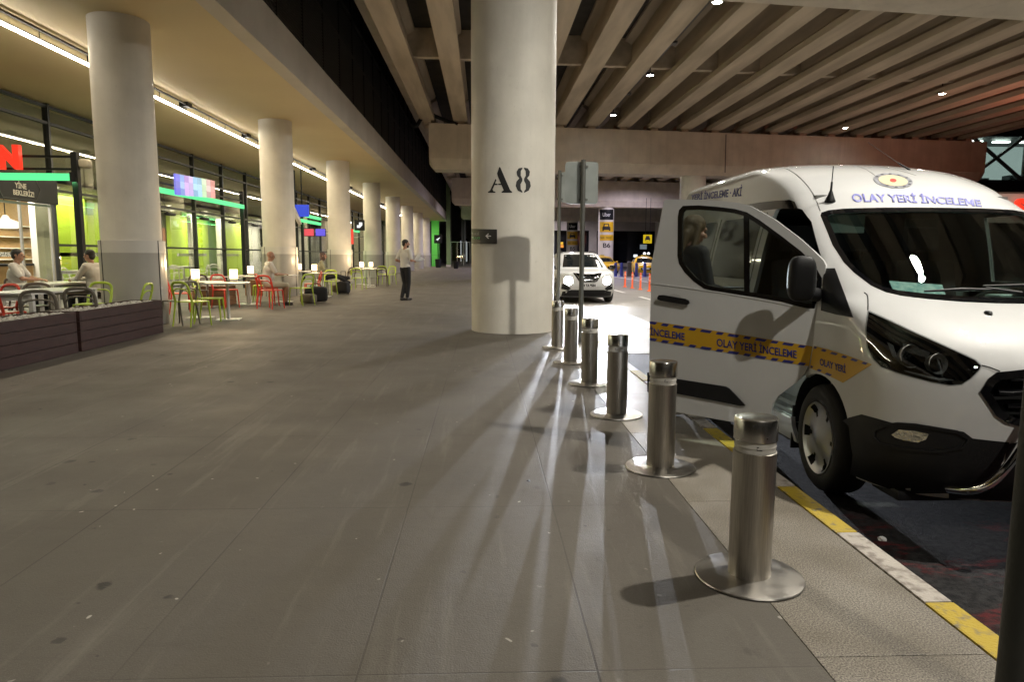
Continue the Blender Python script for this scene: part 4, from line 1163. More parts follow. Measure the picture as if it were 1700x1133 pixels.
WPX = [(1126, 360), (1128, 349), (1134, 342.5), (1160, 341.5), (1192, 344), (1220, 347.5), (1240, 353), (1261, 366), (1298, 393), (1330, 418), (1352, 440), (1364, 462), (1362, 480), (1352, 512), (1335, 511), (1298, 501), (1253, 493), (1208, 486.5), (1185, 483), (1168.6, 479), (1152, 467), (1137, 452), (1128, 438), (1125.5, 425)]
door = door_panel('front_door', DPX, paint, holes=[scalep(WPX, 0.8)], th=.045)
door_panel('window_seal', scalep(WPX, -0.5), gloss_b, off=.003, th=.03, holes=[scalep(WPX, 6.5)], parent=door)
door_panel('window_divider', [(1234.5, 354), (1242.5, 356), (1243.5, 489), (1235.5, 487.5)], gloss_b, off=.0035, th=.02, parent=door)
door_panel('door_glass', scalep(WPX, 4), vglass, off=-.01, th=.004, parent=door, step=30)
door_panel('lower_moulding', [(1078, 621), (1126, 629.7), (1205, 642), (1211, 645), (1219, 653), (1238, 673.5), (1230, 674), (1180, 664), (1126, 654), (1078, 645)], plast, off=.014, th=.016, parent=door)
door_panel('door_edge', [(1076.5, 618), (1080, 618), (1080, 652), (1076.5, 650)], plast, off=.02, th=.05, parent=door)
hp_ = [(1094.5, 494), (1097, 490), (1104, 489.8), (1140, 496), (1146, 499), (1147, 504), (1143, 506), (1100, 499), (1095, 497)]
bm = grid_poly(hp_, (), 12)
for v in bm.verts: q, n_ = dhit(v.co.x, v.co.y); v.co = q + n_ * .038
thicken(bm, lambda v: v.co + inw * .018); bmesh.ops.recalc_face_normals(bm, faces=bm.faces); link('door_handle', bm, plast, door, 30)
ep = [(1120 + 13 * math.cos(2 * PI * k / 20), 498 + 10.5 * math.sin(2 * PI * k / 20)) for k in range(20)]
door_panel('handle_recess', ep, mat('recess shade', (0.55, 0.55, 0.54), 0.3, coat=0.5), off=.0015, th=.003, parent=door)  # flat oval; the shade of a recess is put into its darker white
# swage line ridge across the door
for pts in ([(1080, 471), (1130, 477), (1200, 487), (1280, 501), (1345, 515)],):
    bm = B(); P = []
    for p in pts: q, n_ = dhit(*p); P.append(q + n_ * .0)
    tube(bm, P, .007, 8); link('swage_line', bm, paint, door, 60)
# tape on the door: yellow band, navy dashes at both rims, lettering
door_panel('side_tape', [(1078.8, 533), (1130, 540.5), (1200, 551.5), (1260, 561), (1300, 567.5), (1349, 575.5), (1343, 608.5), (1300, 601.5), (1260, 594.5), (1200, 584.5), (1130, 573.5), (1078.8, 565)], tape_y, off=.0025, th=.002, parent=door)
def dashes(hit_off, top0, top1, n, wlong, wshort, hh, parent, mk, name='tape_dash'):
    T0, T1 = Vector(top0), Vector(top1); L_ = (T1 - T0).length; d = (T1 - T0) / L_; x = -4.0; k = 0
    bm = B()
    while x < L_ - 2:
        wd = wlong if k % 2 == 0 else wshort
        x0, x1 = max(x, 0), min(x + wd, L_)
        if x1 - x0 > 2:
            q = [T0 + d * x0 + Vector((0, 0)), T0 + d * x1, T0 + d * max(x0, x1 - 4.0) + Vector((0, hh)), T0 + d * max(x0 - 4.0, 0) + Vector((0, hh))]
            P = [hit_off(p.x, p.y) for p in q]
            if all(p[0] is not None for p in P):
                a = [bm.verts.new(p[0] + p[1] * .0045) for p in P]; c = [bm.verts.new(p[0] + p[1] * .002) for p in P]
                bm.faces.new(a); bm.faces.new(c[::-1])
                for i in range(4): bm.faces.new((a[i], c[i], c[(i + 1) % 4], a[(i + 1) % 4]))
        x += wd + (9.5 if k % 2 == 0 else 9.0); k += 1
    bmesh.ops.recalc_face_normals(bm, faces=bm.faces)
    return link(name, bm, mk, parent)
dashes(dhit, (1079, 533.3), (1349, 575.8), 0, 17, 10.5, 4.6, door, navy)
dashes(dhit, (1079, 561.0), (1344, 604.2), 0, 17, 10.5, 4.6, door, navy)
wrap_text_px('lettering', 'İNCELEME', (1080, 556.5), (1137, 565.5), 11.5, navy, parent=door, hit=dhit)
wrap_text_px('lettering', 'OLAY YERİ İNCELEME', (1190, 575), (1323, 595.5), 12.5, navy, parent=door, hit=dhit)
# tape on the wing
wt = vpart_px('wing_tape', [(1352, 574.5), (1375, 580.5), (1400, 588), (1425, 597), (1448, 605.5), (1436, 613), (1400, 636), (1385, 628.5), (1365, 619.5), (1345, 611.5), (1347, 600), (1349, 585)], tape_y, off=.003, th=.002, step=8)
dashes(vhit, (1352.5, 575), (1443, 603.5), 0, 10, 7, 4.2, wt, navy)
dashes(vhit, (1347, 607), (1392, 627), 0, 9, 6, 4.2, wt, navy)
wrap_text_px('lettering', 'OLAY YERİ', (1362, 606.5), (1405, 620), 11, navy, parent=wt)
# ---- door mirror
q, _ = dhit(1352, 492)
bm = B()
def blob(bm, c, sx, sy, sz, rot=0, p=2.6, n=20, rows=12):
    """superellipsoid"""
    rings = []
    for i in range(rows + 1):
        ph = -PI / 2 + PI * i / rows
        def sp(v, e): return math.copysign(abs(v) ** (2 / e), v)
        cz = sp(math.sin(ph), p) * sz; cr = sp(math.cos(ph), p)
        if i in (0, rows): rings.append([bm.verts.new((0, 0, cz))])
        else: rings.append([bm.verts.new((cr * sp(math.cos(2 * PI * k / n), p) * sx, cr * sp(math.sin(2 * PI * k / n), p) * sy, cz)) for k in range(n)])
    vs_ = [v for r in rings for v in r]
    for a, b_ in zip(rings, rings[1:]):
        for k in range(n):
            k2 = (k + 1) % n
            if len(a) == 1: bm.faces.new((a[0], b_[k2], b_[k]))
            elif len(b_) == 1: bm.faces.new((a[k], a[k2], b_[0]))
            else: bm.faces.new((a[k], a[k2], b_[k2], b_[k]))
    M = Matrix.Translation(Vector(c)) @ (rot if isinstance(rot, Matrix) else Matrix.Rotation(rot, 4, 'Z'))
    bmesh.ops.transform(bm, matrix=M, verts=vs_)
    return vs_
mc = VMI @ at_y(1331, 463, (VM @ q).y - 0.26)
mir = B(); blob(mir, mc, .080, .055, .136, AH - R(62), 3.2, 28, 18)
mirror = link('mirror_housing', mir, plast, door, 60)
bm = B(); ctr = mc + Vector((0, .0, -.06))
tube(bm, [q + Vector((.02, 0, .01)), q * .5 + ctr * .5 + Vector((0, 0, -.01)), ctr], [.045, .038, .04], 12)
link('mirror_arm', bm, plast, mirror, 60)
# ================================================================== STREET FURNITURE
steel = mat('brushed stainless', (0.50, 0.47, 0.42), 0.30, metal=1.0, col2=(0.40, 0.375, 0.335), scale=6, stretch=(30, 30, 1.2), rough2=0.42, bump=0.05, bscale=60)
steel2 = mat('polished stainless', (0.62, 0.60, 0.56), 0.24, metal=1.0)
steelp = mat('scuffed stainless plate', (0.46, 0.44, 0.41), 0.28, metal=1.0, col2=(0.36, 0.34, 0.31), scale=9, rough2=0.5)
acr = mat('clear acrylic ring', (0.62, 0.60, 0.55), 0.15, spec=0.6, col2=(0.5, 0.48, 0.44), scale=20)
bol = thing('bollard', '', 'bollard')
bm = B(); lathe(bm, [(0, .0), (.2, .0), (.212, .002), (.215, .006), (.212, .0105), (.20, .013), (.12, .019), (.10, .0195), (.0, .0195)], n=64); link('base_plate', bm, steelp, bol, 40)
bm = B(); lathe(bm, [(.084, .012), (.084, .532), (.080, .534), (.0, .534)], n=64); link('post', bm, steel, bol, 40)
bm = B(); lathe(bm, [(.079, .534), (.079, .582)], n=64); lathe(bm, [(.0803, .553), (.0808, .554), (.0808, .562), (.0803, .563)], n=64); link('clear_ring', bm, acr, bol, 40)
bm = B(); lathe(bm, [(.080, .58), (.0845, .581), (.0845, .664), (.082, .669), (.076, .670), (.0, .6705)], n=64); cap_ = link('cap', bm, steel2, bol, 40)
bm = B(); obox(bm, (-.004, -.0795, .560), .008, .002, .012); obox(bm, (.003, -.0796, .553), .02, .002, .003); 
link('ring_mark', bm, black, bol)
bm = B(); lathe(bm, [(0, .002), (.003, .0015), (.003, 0)], (0, 0, 0), 8, Matrix.Rotation(R(90), 4, 'X')); bmesh.ops.transform(bm, matrix=Matrix.Translation((.03, -.079, .60)), verts=bm.verts); link('screw', bm, black, bol)
used = []
blab = ['steel bollard nearest the camera, largest, standing alone in the foreground', 'second steel bollard from the camera, in front of the van door tape', 'third steel bollard from the camera, just right of the open door edge gap',
        'fourth steel bollard from the camera, between the van door and sign pole', 'fifth steel bollard from the camera, beside the foot of the sign pole', 'farthest steel bollard, partly behind the pier edge']
blab[2] = 'steel bollard third from the camera, standing left of the van door'
for (px, py), lb in zip([(1243, 958), (1096, 777), (1023, 689.5), (978, 637.5), (947, 602), (925, 577)], blab):
    p = G(px, py); place(bol, used, (p.x, p.y, 0), random.uniform(-.5, .5), lb, 'stainless bollards along the kerb')
# leaning black pole at the right edge, close to the camera
t = thing('dark_pole', 'dark metal pole close to the camera at the right edge of the pavement', 'pole', (1.515, 1.785, 0))
bm = B(); lathe(bm, [(.047, .01), (.047, 3.4), (0, 3.41)], n=28); link('pole', bm, mat('dark green steel', (0.018, 0.02, 0.017), 0.5, bump=.2, bscale=60), t, 40)
bm = B(); lathe(bm, [(.0, .012), (.10, .012), (.11, 0)], n=28); link('foot', bm, black, t, 40)
# traffic signs seen from behind
galv = mat('sign back grey', (0.26, 0.28, 0.26), 0.5, metal=0.3, col2=(0.20, 0.215, 0.20), scale=3)
polem = mat('sign pole', (0.12, 0.12, 0.105), 0.45, metal=0.6)
def signpost(px, ybase, y, plate, label):
    p = at_y(px, 425, y)
    top = at_y(px, plate[2] - 1, y).z
    t = thing('traffic_sign', label, 'road sign', (p.x, y, 0), 0, 'traffic signs seen from behind')
    bm = B(); lathe(bm, [(.036, 0), (.036, top + .02), (.0, top + .03)], n=20); link('pole', bm, polem, t, 40)
    bm = B(); lathe(bm, [(0, .012), (.09, .012), (.095, 0)], n=20); link('foot', bm, polem, t, 40)
    a = at_y(plate[0], plate[3], y + .05); b_ = at_y(plate[1], plate[2], y + .05)
    bm = B(); prism(bm, rrect(a.x - p.x, b_.x - p.x, a.z, b_.z, .05, 5), .045, .052, 'y'); link('plate', bm, galv, t)
    bm = B()
    for zz in (a.z + .06, b_.z - .07): tube(bm, [(0, 0, zz - .018), (0, 0, zz + .018)], .042, 16); obox(bm, (0.01, .035, zz), .13, .02, .03)
    link('bracket', bm, polem, t)
    return t
signpost(966, 570, 10.3, (937.5, 993.5, 269, 338.5), 'square grey back of a road sign on a tall pole behind the bollards')
signpost(927.5, 560, 14.2, (930, 953, 286, 336), 'rear road sign on thin pole, mostly hidden behind the first sign')
# ---------------------------------------------------------------- pier lettering and signs
def cyl_hit(obj, r):
    c = Vector((obj.location.x, obj.location.y))
    def f(px, py):
        d = ray(px, py); o = Vector((0, 0)) - c; dd = Vector((d.x, d.y))
        A = dd.dot(dd); Bq = 2 * o.dot(dd); C = o.dot(o) - r * r; D = Bq * Bq - 4 * A * C
        if D < 0: return None, None
        t = (-Bq - math.sqrt(D)) / (2 * A); P = CAMP + d * t
        n_ = Vector((P.x - c.x, P.y - c.y, 0)).normalized()
        return P - obj.location, n_
    return f
def cyl_poly(name, poly, obj, r, m, off=.004, th=.004, step=3, holes=(), parent=None):
    hit = cyl_hit(obj, r); bm = grid_poly(poly, holes, step, 50); nn = {}
    for v in bm.verts:
        c, n_ = hit(v.co.x, v.co.y)
        if c is None: c, n_ = Vector((0, 0, -9)), Vector((0, 0, 1))
        nn[v] = n_; v.co = c + n_ * off
    bmesh.ops.delete(bm, geom=[v for v in bm.verts if v.co.z < -3], context='VERTS')
    thicken(bm, lambda v: v.co - nn[v] * th); bmesh.ops.recalc_face_normals(bm, faces=bm.faces)
    return link(name, bm, m, parent or obj, 40)
stencil = mat('stencil black', (0.012, 0.012, 0.012), 0.6)
Apolys = [[(829.5, 278), (831.5, 278), (846.5, 316), (850, 318), (850, 320), (832.5, 320), (832.5, 318), (836, 317), (826, 288.5)],
          [(825, 290.5), (828, 299), (821.5, 314.5), (822.5, 318), (826, 318.5), (826, 320), (810, 320), (810, 318.5), (814.5, 316), (823, 296)]]
bm = B()
A1 = [(829, 277.5), (830.5, 277.5), (846.8, 315.5), (850, 318.3), (850, 320), (832.8, 320), (832.8, 318.3), (836.3, 316), (827, 293.5), (825.5, 288)]
A2 = [(822.8, 297), (824.3, 298.8), (817.8, 314.8), (819.2, 317.5), (822.5, 318.3), (822.5, 320), (810.3, 320), (810.3, 318.3), (813.8, 316.5)]
A3 = [(821, 305), (826, 305), (826, 307.3), (820, 307.3)]
A4 = [(827.3, 305), (831.8, 305), (832.8, 307.3), (827.3, 307.3)]
for q in (A1, A2, A3, A4): o_A = cyl_poly('lettering', q, pierA8, .72, stencil)
def half8(sg):
    """one half of a stencilled 8, sg -1 left half"""
    cx = 868.6
    out = [(cx + sg * 1.5, 278.2), (cx + sg * 7.5, 279.5), (cx + sg * 11, 285), (cx + sg * 10, 291.5), (cx + sg * 6.5, 296), (cx + sg * 11.2, 301.5), (cx + sg * 12.4, 309), (cx + sg * 9, 316.5), (cx + sg * 1.5, 320.3)]
    inn = [(cx + sg * 1.5, 317.8), (cx + sg * 4.2, 314), (cx + sg * 4.4, 306), (cx + sg * 1.5, 300.3), (cx + sg * 1.5, 296.8), (cx + sg * 4.2, 291.5), (cx + sg * 4.0, 283.8), (cx + sg * 1.5, 280.4)]
    return out + inn
for sg in (-1, 1): cyl_poly('lettering', half8(sg), pierA8, .72, stencil)
# way-finding panel wrapped on the pier
wf = cyl_poly('sign_panel', [(779.6, 380), (825, 381), (825, 405), (779.6, 405)], pierA8, .73, mat('sign charcoal', (0.025, 0.022, 0.02), 0.35), off=.006, th=.012, parent=pierA8)
wh = mat('sign white', (0.75, 0.75, 0.72), 0.4); gnm = mat('sign green', (0.10, 0.42, 0.14), 0.4)
for q in ([(806.5, 392), (811, 387.6), (812, 388.6), (809.4, 391.2), (815.5, 391.4), (815.5, 392.9), (809.4, 392.8), (812, 395.6), (811, 396.6)],):
    cyl_poly('arrow', q, pierA8, .73, wh, off=.010, th=.003, parent=wf)
def wrap_on(hit, txt, p0, p1, hpx, m, parent, **k): return wrap_text_px('lettering', txt, p0, p1, hpx, m, parent=parent, hit=hit, off=.012, **k)
wrap_on(cyl_hit(pierA8, .73), 'TAKSİ', (784, 390.5), (796.5, 390.5), 4, mat('sign grey', (.3, .3, .29), .5), wf)
wrap_on(cyl_hit(pierA8, .73), 'TAXI', (785, 397.5), (797, 397.5), 4, gnm, wf)
def pier_signs(pier, px, y0, s, code):
    """black name board, yellow car board and a yellow strip round a pier, with its number below"""
    w = 12.8 * s
    k = cyl_poly('name_board', [(px - w, y0), (px + w, y0), (px + w, y0 + 17 * s), (px - w, y0 + 17 * s)], pier, .72, black, off=.02, th=.03)
    wrap_on(cyl_hit(pier, .73), 'Uber', (px - 4.5 * s, y0 + 11.5 * s), (px + 8.5 * s, y0 + 11.5 * s), 6.5 * s, wh, k, bold=0.0)
    ym = mat('sign yellow', (0.72, 0.44, 0.02), 0.4)
    k = cyl_poly('car_board', [(px - w, y0 + 20.5 * s), (px + w, y0 + 20.5 * s), (px + w, y0 + 37.5 * s), (px - w, y0 + 37.5 * s)], pier, .72, ym, off=.02, th=.03)
    cx, cy = px + 1.5 * s, y0 + 30 * s
    car = [(-6.5, 5.5), (-6.5, -.5), (-5, -2), (-4, -6.5), (4, -6.5), (5, -2), (6.5, -.5), (6.5, 5.5), (4.2, 5.5), (4.2, 3.8), (-4.2, 3.8), (-4.2, 5.5)]
    win = [(-3.2, -2), (-2.7, -5.2), (2.7, -5.2), (3.2, -2)]
    cyl_poly('car_symbol', [(cx + a * s, cy + b_ * s) for a, b_ in car], pier, .73, stencil, off=.013, th=.003, parent=k, holes=[[(cx + a * s, cy + b_ * s) for a, b_ in win]])
    k = cyl_poly('yellow_strip', [(px - w, y0 + 42 * s), (px + w, y0 + 42 * s), (px + w, y0 + 51.5 * s), (px - w, y0 + 51.5 * s)], pier, .72, ym, off=.02, th=.03)
    wrap_on(cyl_hit(pier, .73), 'TAXI · TAKSİ', (px - 9.5 * s, y0 + 48.5 * s), (px + 10 * s, y0 + 48.5 * s), 3.2 * s, stencil, k, bold=0.0)
    wrap_text_px('lettering', code, (px - 4 * s, y0 + 63.5 * s), (px + 8 * s, y0 + 63.5 * s), 7.5 * s, stencil, parent=pier, hit=cyl_hit(pier, .72), xs=.9)
def ctr(p): return pj((p.location.x, p.location.y, 1.5))[0]
pier_signs(pierB6, ctr(pierB6), 348, 1.0, 'B6')
pier_signs(pierB5, ctr(pierB5), 370, .72, 'B5')
# ================================================================== CARS
class Shell:
    def __init__(s, tF, tC, tW, tR, n=3.0, top=1.5, hs=None, rc=0.25, wtop=0.05):
        s.tF, s.tC, s.tW, s.tR, s.n, s.rc = tF, tC, tW, tR, n, rc
        z0 = tF[0][0]; N_ = 46
        s.hs = [z0 + (top - z0) * (1 - (1 - k / N_) ** 1.25) for k in range(N_ + 1)]
        bm = B(); rows = []
        for h in s.hs:
            L_ = [bm.verts.new(s.pt(h, u)) for u in [k / 16 for k in range(16)] + [1 + k / 20 for k in range(20)] + [2 + k / 12 for k in range(13)]]
            rows.append(L_ + [bm.verts.new((-v.co.x, v.co.y, v.co.z)) for v in L_[1:-1]][::-1])
        n_ = len(rows[0])
        for a, b_ in zip(rows, rows[1:]):
            for k in range(n_): bm.faces.new((a[(k + 1) % n_], a[k], b_[k], b_[(k + 1) % n_]))
        bm.faces.new(rows[-1]); bm.faces.new(rows[0][::-1])
        bmesh.ops.recalc_face_normals(bm, faces=bm.faces)
        s.bm = bm; s.bvh = BVHTree.FromBMesh(bm)
    def pt(s, h, u):
        F, C, W_, Rr = sinterp(s.tF, h), sinterp(s.tC, h), sinterp(s.tW, h), sinterp(s.tR, h)
        if u <= 1:
            th = u * PI / 2; return (-W_ * math.sin(th) ** (2 / s.n), F + C * (1 - max(math.cos(th), 0) ** .87), h)
        if u <= 2: return (-W_, (F + C) + (Rr - s.rc - F - C) * (u - 1), h)
        th = (3 - u) * PI / 2; return (-W_ * math.sin(th) ** (2 / s.n), Rr - s.rc * (1 - max(math.cos(th), 0) ** .87), h)
    def hit(s, ax, a, b_, side=-1):
        if ax == 'F': o, d = Vector((a, -3, b_)), Vector((0, 1, 0))
        elif ax == 'B': o, d = Vector((a, 9, b_)), Vector((0, -1, 0))
        else: o, d = Vector((side * 4, a, b_)), Vector((-side, 0, 0))
        r = s.bvh.ray_cast(o, d); return r[0], r[1]
    def panel(s, name, poly, ax, m, parent, off=.004, th=.008, step=.1, side=-1, holes=()):
        bm = grid_poly(poly, holes, step); nn = {}
        for v in bm.verts:
            c, n_ = s.hit(ax, v.co.x, v.co.y, side)
            if c is None: c, n_ = Vector((0, 0, -9)), Vector((0, 0, 1))
            nn[v] = n_; v.co = c + n_ * off
        bmesh.ops.delete(bm, geom=[v for v in bm.verts if v.co.z < -3], context='VERTS')
        thicken(bm, lambda v: v.co - nn[v] * th); bmesh.ops.recalc_face_normals(bm, faces=bm.faces)
        return link(name, bm, m, parent, 40)
carglass = mat('dark car glass', (0.012, 0.015, 0.016), 0.05, spec=0.8)
def cutarches(o, ys_, r, zc, wx):
    tmp = []
    for y in ys_:
        for s_ in (-1, 1):
            bm = B(); prism(bm, [(y + r * math.cos(2 * PI * k / 28), zc + r * math.sin(2 * PI * k / 28)) for k in range(28)], s_ * 1.3, s_ * wx, 'x')
            tmp.append(link('c', bm))
    par = o.parent; o.parent = None
    for q in tmp:
        m_ = o.modifiers.new('b', 'BOOLEAN'); m_.object = q; m_.operation = 'DIFFERENCE'; m_.solver = 'EXACT'
    apply_mods(o); o.parent = par
    for q in tmp: me = q.data; bpy.data.objects.remove(q); bpy.data.meshes.remove(me)
    for p in o.data.polygons: p.use_smooth = True
    o.data.set_sharp_from_angle(angle=R(35))
suv = thing('white_suv', 'white compact SUV with dazzling headlights facing the camera in the roadway', 'car', (3.19, 21.2, ROAD), R(1))
sh_ = Shell([(.20, .14), (.35, .05), (.55, .0), (.72, .02), (.85, .07), (.93, .15), (.98, .32), (1.02, .62), (1.05, .88), (1.10, .98), (1.48, 1.72), (1.55, 1.98), (1.60, 2.6)],
            [(.2, .5), (.9, .5), (1.05, .35), (1.6, .3)], [(.2, .84), (.45, .90), (.85, .90), (.98, .875), (1.06, .83), (1.5, .64), (1.57, .56), (1.6, .3)], [(.2, 4.05), (.5, 4.2), (.95, 4.15), (1.1, 4.05), (1.5, 3.7), (1.6, 3.1)], n=3.2, top=1.6)
bo = link('body', sh_.bm, paint, suv, 35); cutarches(bo, (.85, 3.3), .385, .34, .62)
wsp = [(-.66, 1.10), (.66, 1.10), (.52, 1.50), (-.52, 1.50)]
sh_.panel('windscreen', wsp, 'F', glass('suv screen', (.25, .28, .27), 1.0) if False else carglass, suv, off=.004)
for sd in (-1, 1):
    sh_.panel('side_window', [(1.35, 1.08), (2.35, 1.08), (2.35, 1.46), (1.85, 1.46)], 'S', carglass, suv, side=sd)
    sh_.panel('side_window', [(2.42, 1.08), (3.35, 1.12), (3.2, 1.44), (2.42, 1.46)], 'S', carglass, suv, side=sd)
    sh_.panel('arch_cladding', [(.85 + .44 * math.cos(R(a)), .34 + .44 * math.sin(R(a))) for a in range(-10, 191, 20)] + [(.85 + .38 * math.cos(R(a)), .34 + .38 * math.sin(R(a))) for a in range(190, -11, -20)], 'S', plast, suv, side=sd, off=.008)
    # slim daylight lamp, main lamp and side intake
    m_ = [(sd * .46, .83), (sd * .72, .90), (sd * .80, .93), (sd * .62, .875), (sd * .46, .80)]
    sh_.panel('day_lamp', m_ if sd > 0 else m_[::-1], 'F', mat('lamp clear', (.7, .7, .7), .1, metal=.5), suv, off=.006)
    hl_ = [(sd * .60 + .12 * math.cos(R(a)), .70 + .12 * math.sin(R(a))) for a in range(0, 360, 20)]
    hl = sh_.panel('headlight', hl_, 'F', emat('headlamp glow', (1.0, .98, .94), 130), suv, off=.008, step=.06)
    q = [(sd * .52, .46), (sd * .70, .60), (sd * .78, .60), (sd * .80, .44), (sd * .60, .40)]
    sh_.panel('side_intake', q if sd > 0 else q[::-1], 'F', plast, suv, off=.006)
    bm = B(); blob(bm, (sd * .97, 1.12, 1.10), .10, .07, .075, 0, 2.8); tube(bm, [(sd * .84, 1.14, 1.04), (sd * .93, 1.12, 1.07)], .025, 8); link('mirror', bm, gloss_b, suv, 60)
gp = [(-.45, .93), (-.33, .93), (-.20, .90), (.20, .90), (.33, .93), (.45, .93), (.28, .68), (.20, .655), (-.20, .655), (-.28, .68)]
gv = sh_.panel('grille', gp, 'F', gloss_b, suv, off=.008, step=.06)
bm = B(); 
for sd in (-1, 1):
    P = [sh_.hit('F', sd * a, h)[0] + Vector((0, -.015, 0)) for a, h in ((.38, .92), (.29, .80), (.21, .69), (.10, .675))]
    tube(bm, P, .014, 6)
link('chrome_vee', bm, chrome, gv, 50)
bm = B(); c = sh_.hit('F', 0, .80)[0] + Vector((0, -.02, 0))
bmesh.ops.transform(bm, matrix=Matrix.Identity(4), verts=bm.verts)
n_ = 24; tube(bm, [(c.x + .085 * math.cos(2 * PI * k / n_), c.y, c.z + .08 * math.sin(2 * PI * k / n_)) for k in range(n_ + 1)], .011, 6, cap=False); obox(bm, c, .21, .015, .035)
link('ring_badge', bm, chrome, gv, 60)
pl = sh_.hit('F', 0, .55)[0]
bm = B(); prism(bm, rrect(-.26, .26, .50, .61, .01, 2), pl.y - .03, pl.y - .015, 'y'); np_ = link('number_plate', bm, mat('plate white', (.7, .7, .7), .4), suv)
bm = B(); put_text(bm, '34 TA 9534', .10, (0.02, pl.y - .032, .555), (1, 0, 0), (0, 0, 1), xs=.85, bold=.006); link('lettering', bm, stencil, np_)
sh_.panel('lower_bumper', [(-.78, .21), (.78, .21), (.76, .36), (.50, .42), (-.50, .42), (-.76, .36)], 'F', plast, suv, off=.006)
bm = B(); box(bm, -.8, .8, .5, 3.9, .16, .24); link('underbody', bm, plast, suv)
for sx in (-1, 1):
    wheel(suv, (sx * .79, .85, .335), sx, style='alloy'); wheel(suv, (sx * .79, 3.3, .335), sx, style='alloy')
    bm = B(); tube(bm, [(sx * .56, 2.0, 1.56), (sx * .55, 2.1, 1.61), (sx * .55, 3.0, 1.62), (sx * .53, 3.15, 1.57)], .016, 6); link('roof_rail', bm, plast, suv, 60)
# interior glints are left to the glass; headlamp beams
for sx in (-1, 1):
    a = suv.matrix_world if False else None
    lx = 3.19 + sx * .60
    lamp('SPOT', 'headlamp_beam', (lx, 21.2 - .12, ROAD + .70), 3600, (0.86, 0.90, 1.0), (lx - 2.7, 4.0, ROAD + .62), size=0.03, spot=25, blend=.9)
    lamp('SPOT', 'headlamp_spill', (lx, 21.2 - .12, ROAD + .70), 260, (0.86, 0.90, 1.0), (lx - .8, 14.0, ROAD), size=0.05, spot=80, blend=1.0)
# taxis
yel = mat('taxi yellow', (0.70, 0.42, 0.01), 0.35, coat=0.5)
def taxi(loc, rz, label, first=None, door=False):
    t = thing('taxi', label, 'taxi', loc, rz, 'yellow taxis beyond the piers')
    s_ = Shell([(.20, .14), (.35, .05), (.5, .0), (.65, .03), (.75, .10), (.83, .30), (.90, .75), (.95, 1.0), (1.38, 1.75), (1.44, 2.0), (1.48, 2.5)],
               [(.2, .5), (.9, .45), (1.5, .3)], [(.2, .82), (.45, .87), (.8, .87), (.93, .84), (1.38, .62), (1.48, .35)], [(.2, 4.3), (.5, 4.45), (.85, 4.42), (.95, 4.2), (1.40, 3.5), (1.48, 3.0)], n=3.2, top=1.48)
    bo = link('body', s_.bm, yel, t, 35); cutarches(bo, (.85, 3.45), .36, .32, .6)
    s_.panel('windscreen', [(-.66, .97), (.66, .97), (.52, 1.39), (-.52, 1.39)], 'F', carglass, t)
    s_.panel('rear_window', [(-.6, 1.0), (.6, 1.0), (.48, 1.36), (-.48, 1.36)], 'B', carglass, t)
    for sd in (-1, 1):
        s_.panel('side_window', [(1.45, .97), (2.4, .97), (2.4, 1.36), (1.9, 1.36)], 'S', carglass, t, side=sd); s_.panel('side_window', [(2.47, .97), (3.5, .99), (3.2, 1.34), (2.47, 1.36)], 'S', carglass, t, side=sd)
        q = [(sd * .50, .66), (sd * .78, .72), (sd * .80, .60), (sd * .52, .58)]
        s_.panel('headlight', q if sd > 0 else q[::-1], 'F', mat('lamp clear', (.7, .7, .7), .1, metal=.5), t, off=.006)
        bm = B(); blob(bm, (sd * .93, 1.2, .98), .09, .06, .06); link('mirror', bm, yel, t, 60)
    s_.panel('grille', [(-.36, .42), (.36, .42), (.40, .60), (-.40, .60)], 'F', gloss_b, t, off=.006)
    bm = B(); box(bm, -.26, .26, -.04, -.02, .48, .59); link('number_plate', bm, mat('plate white', (.7, .7, .7), .4), t)
    for sx in (-1, 1): wheel(t, (sx * .76, .85, .32), sx, r=.32, wd=.2, style='alloy'); wheel(t, (sx * .76, 3.45, .32), sx, r=.32, wd=.2, style='alloy')
    bm = B(); box(bm, -.2, .2, 2.3, 2.42, 1.48, 1.58, .03); rs = link('roof_sign', bm, mat('taxi sign', (0.6, 0.5, 0.1), 0.5), t)
    bm = B(); put_text(bm, 'TAKSİ', .1, (0, 2.29, 1.53), (1, 0, 0), (0, 0, 1)); link('lettering', bm, stencil, rs)
    return t
tx = taxi((12.3, 52.5, ROAD), R(-8), 'nearest yellow taxi facing the camera behind blue posts')
for (x, y, a, lb) in ((10.9, 59.0, 12, 'yellow taxi parked just behind and left of the nearest taxi'), (6.3, 68, 0, 'yellow taxi hidden behind the white SUV, left of pier B6'), (8.9, 72, 5, 'yellow taxi roof showing right behind the white SUV')):
    c = copy_tree(tx); c.location = (x, y, ROAD); c.rotation_euler = (0, 0, R(a)); c['label'] = lb
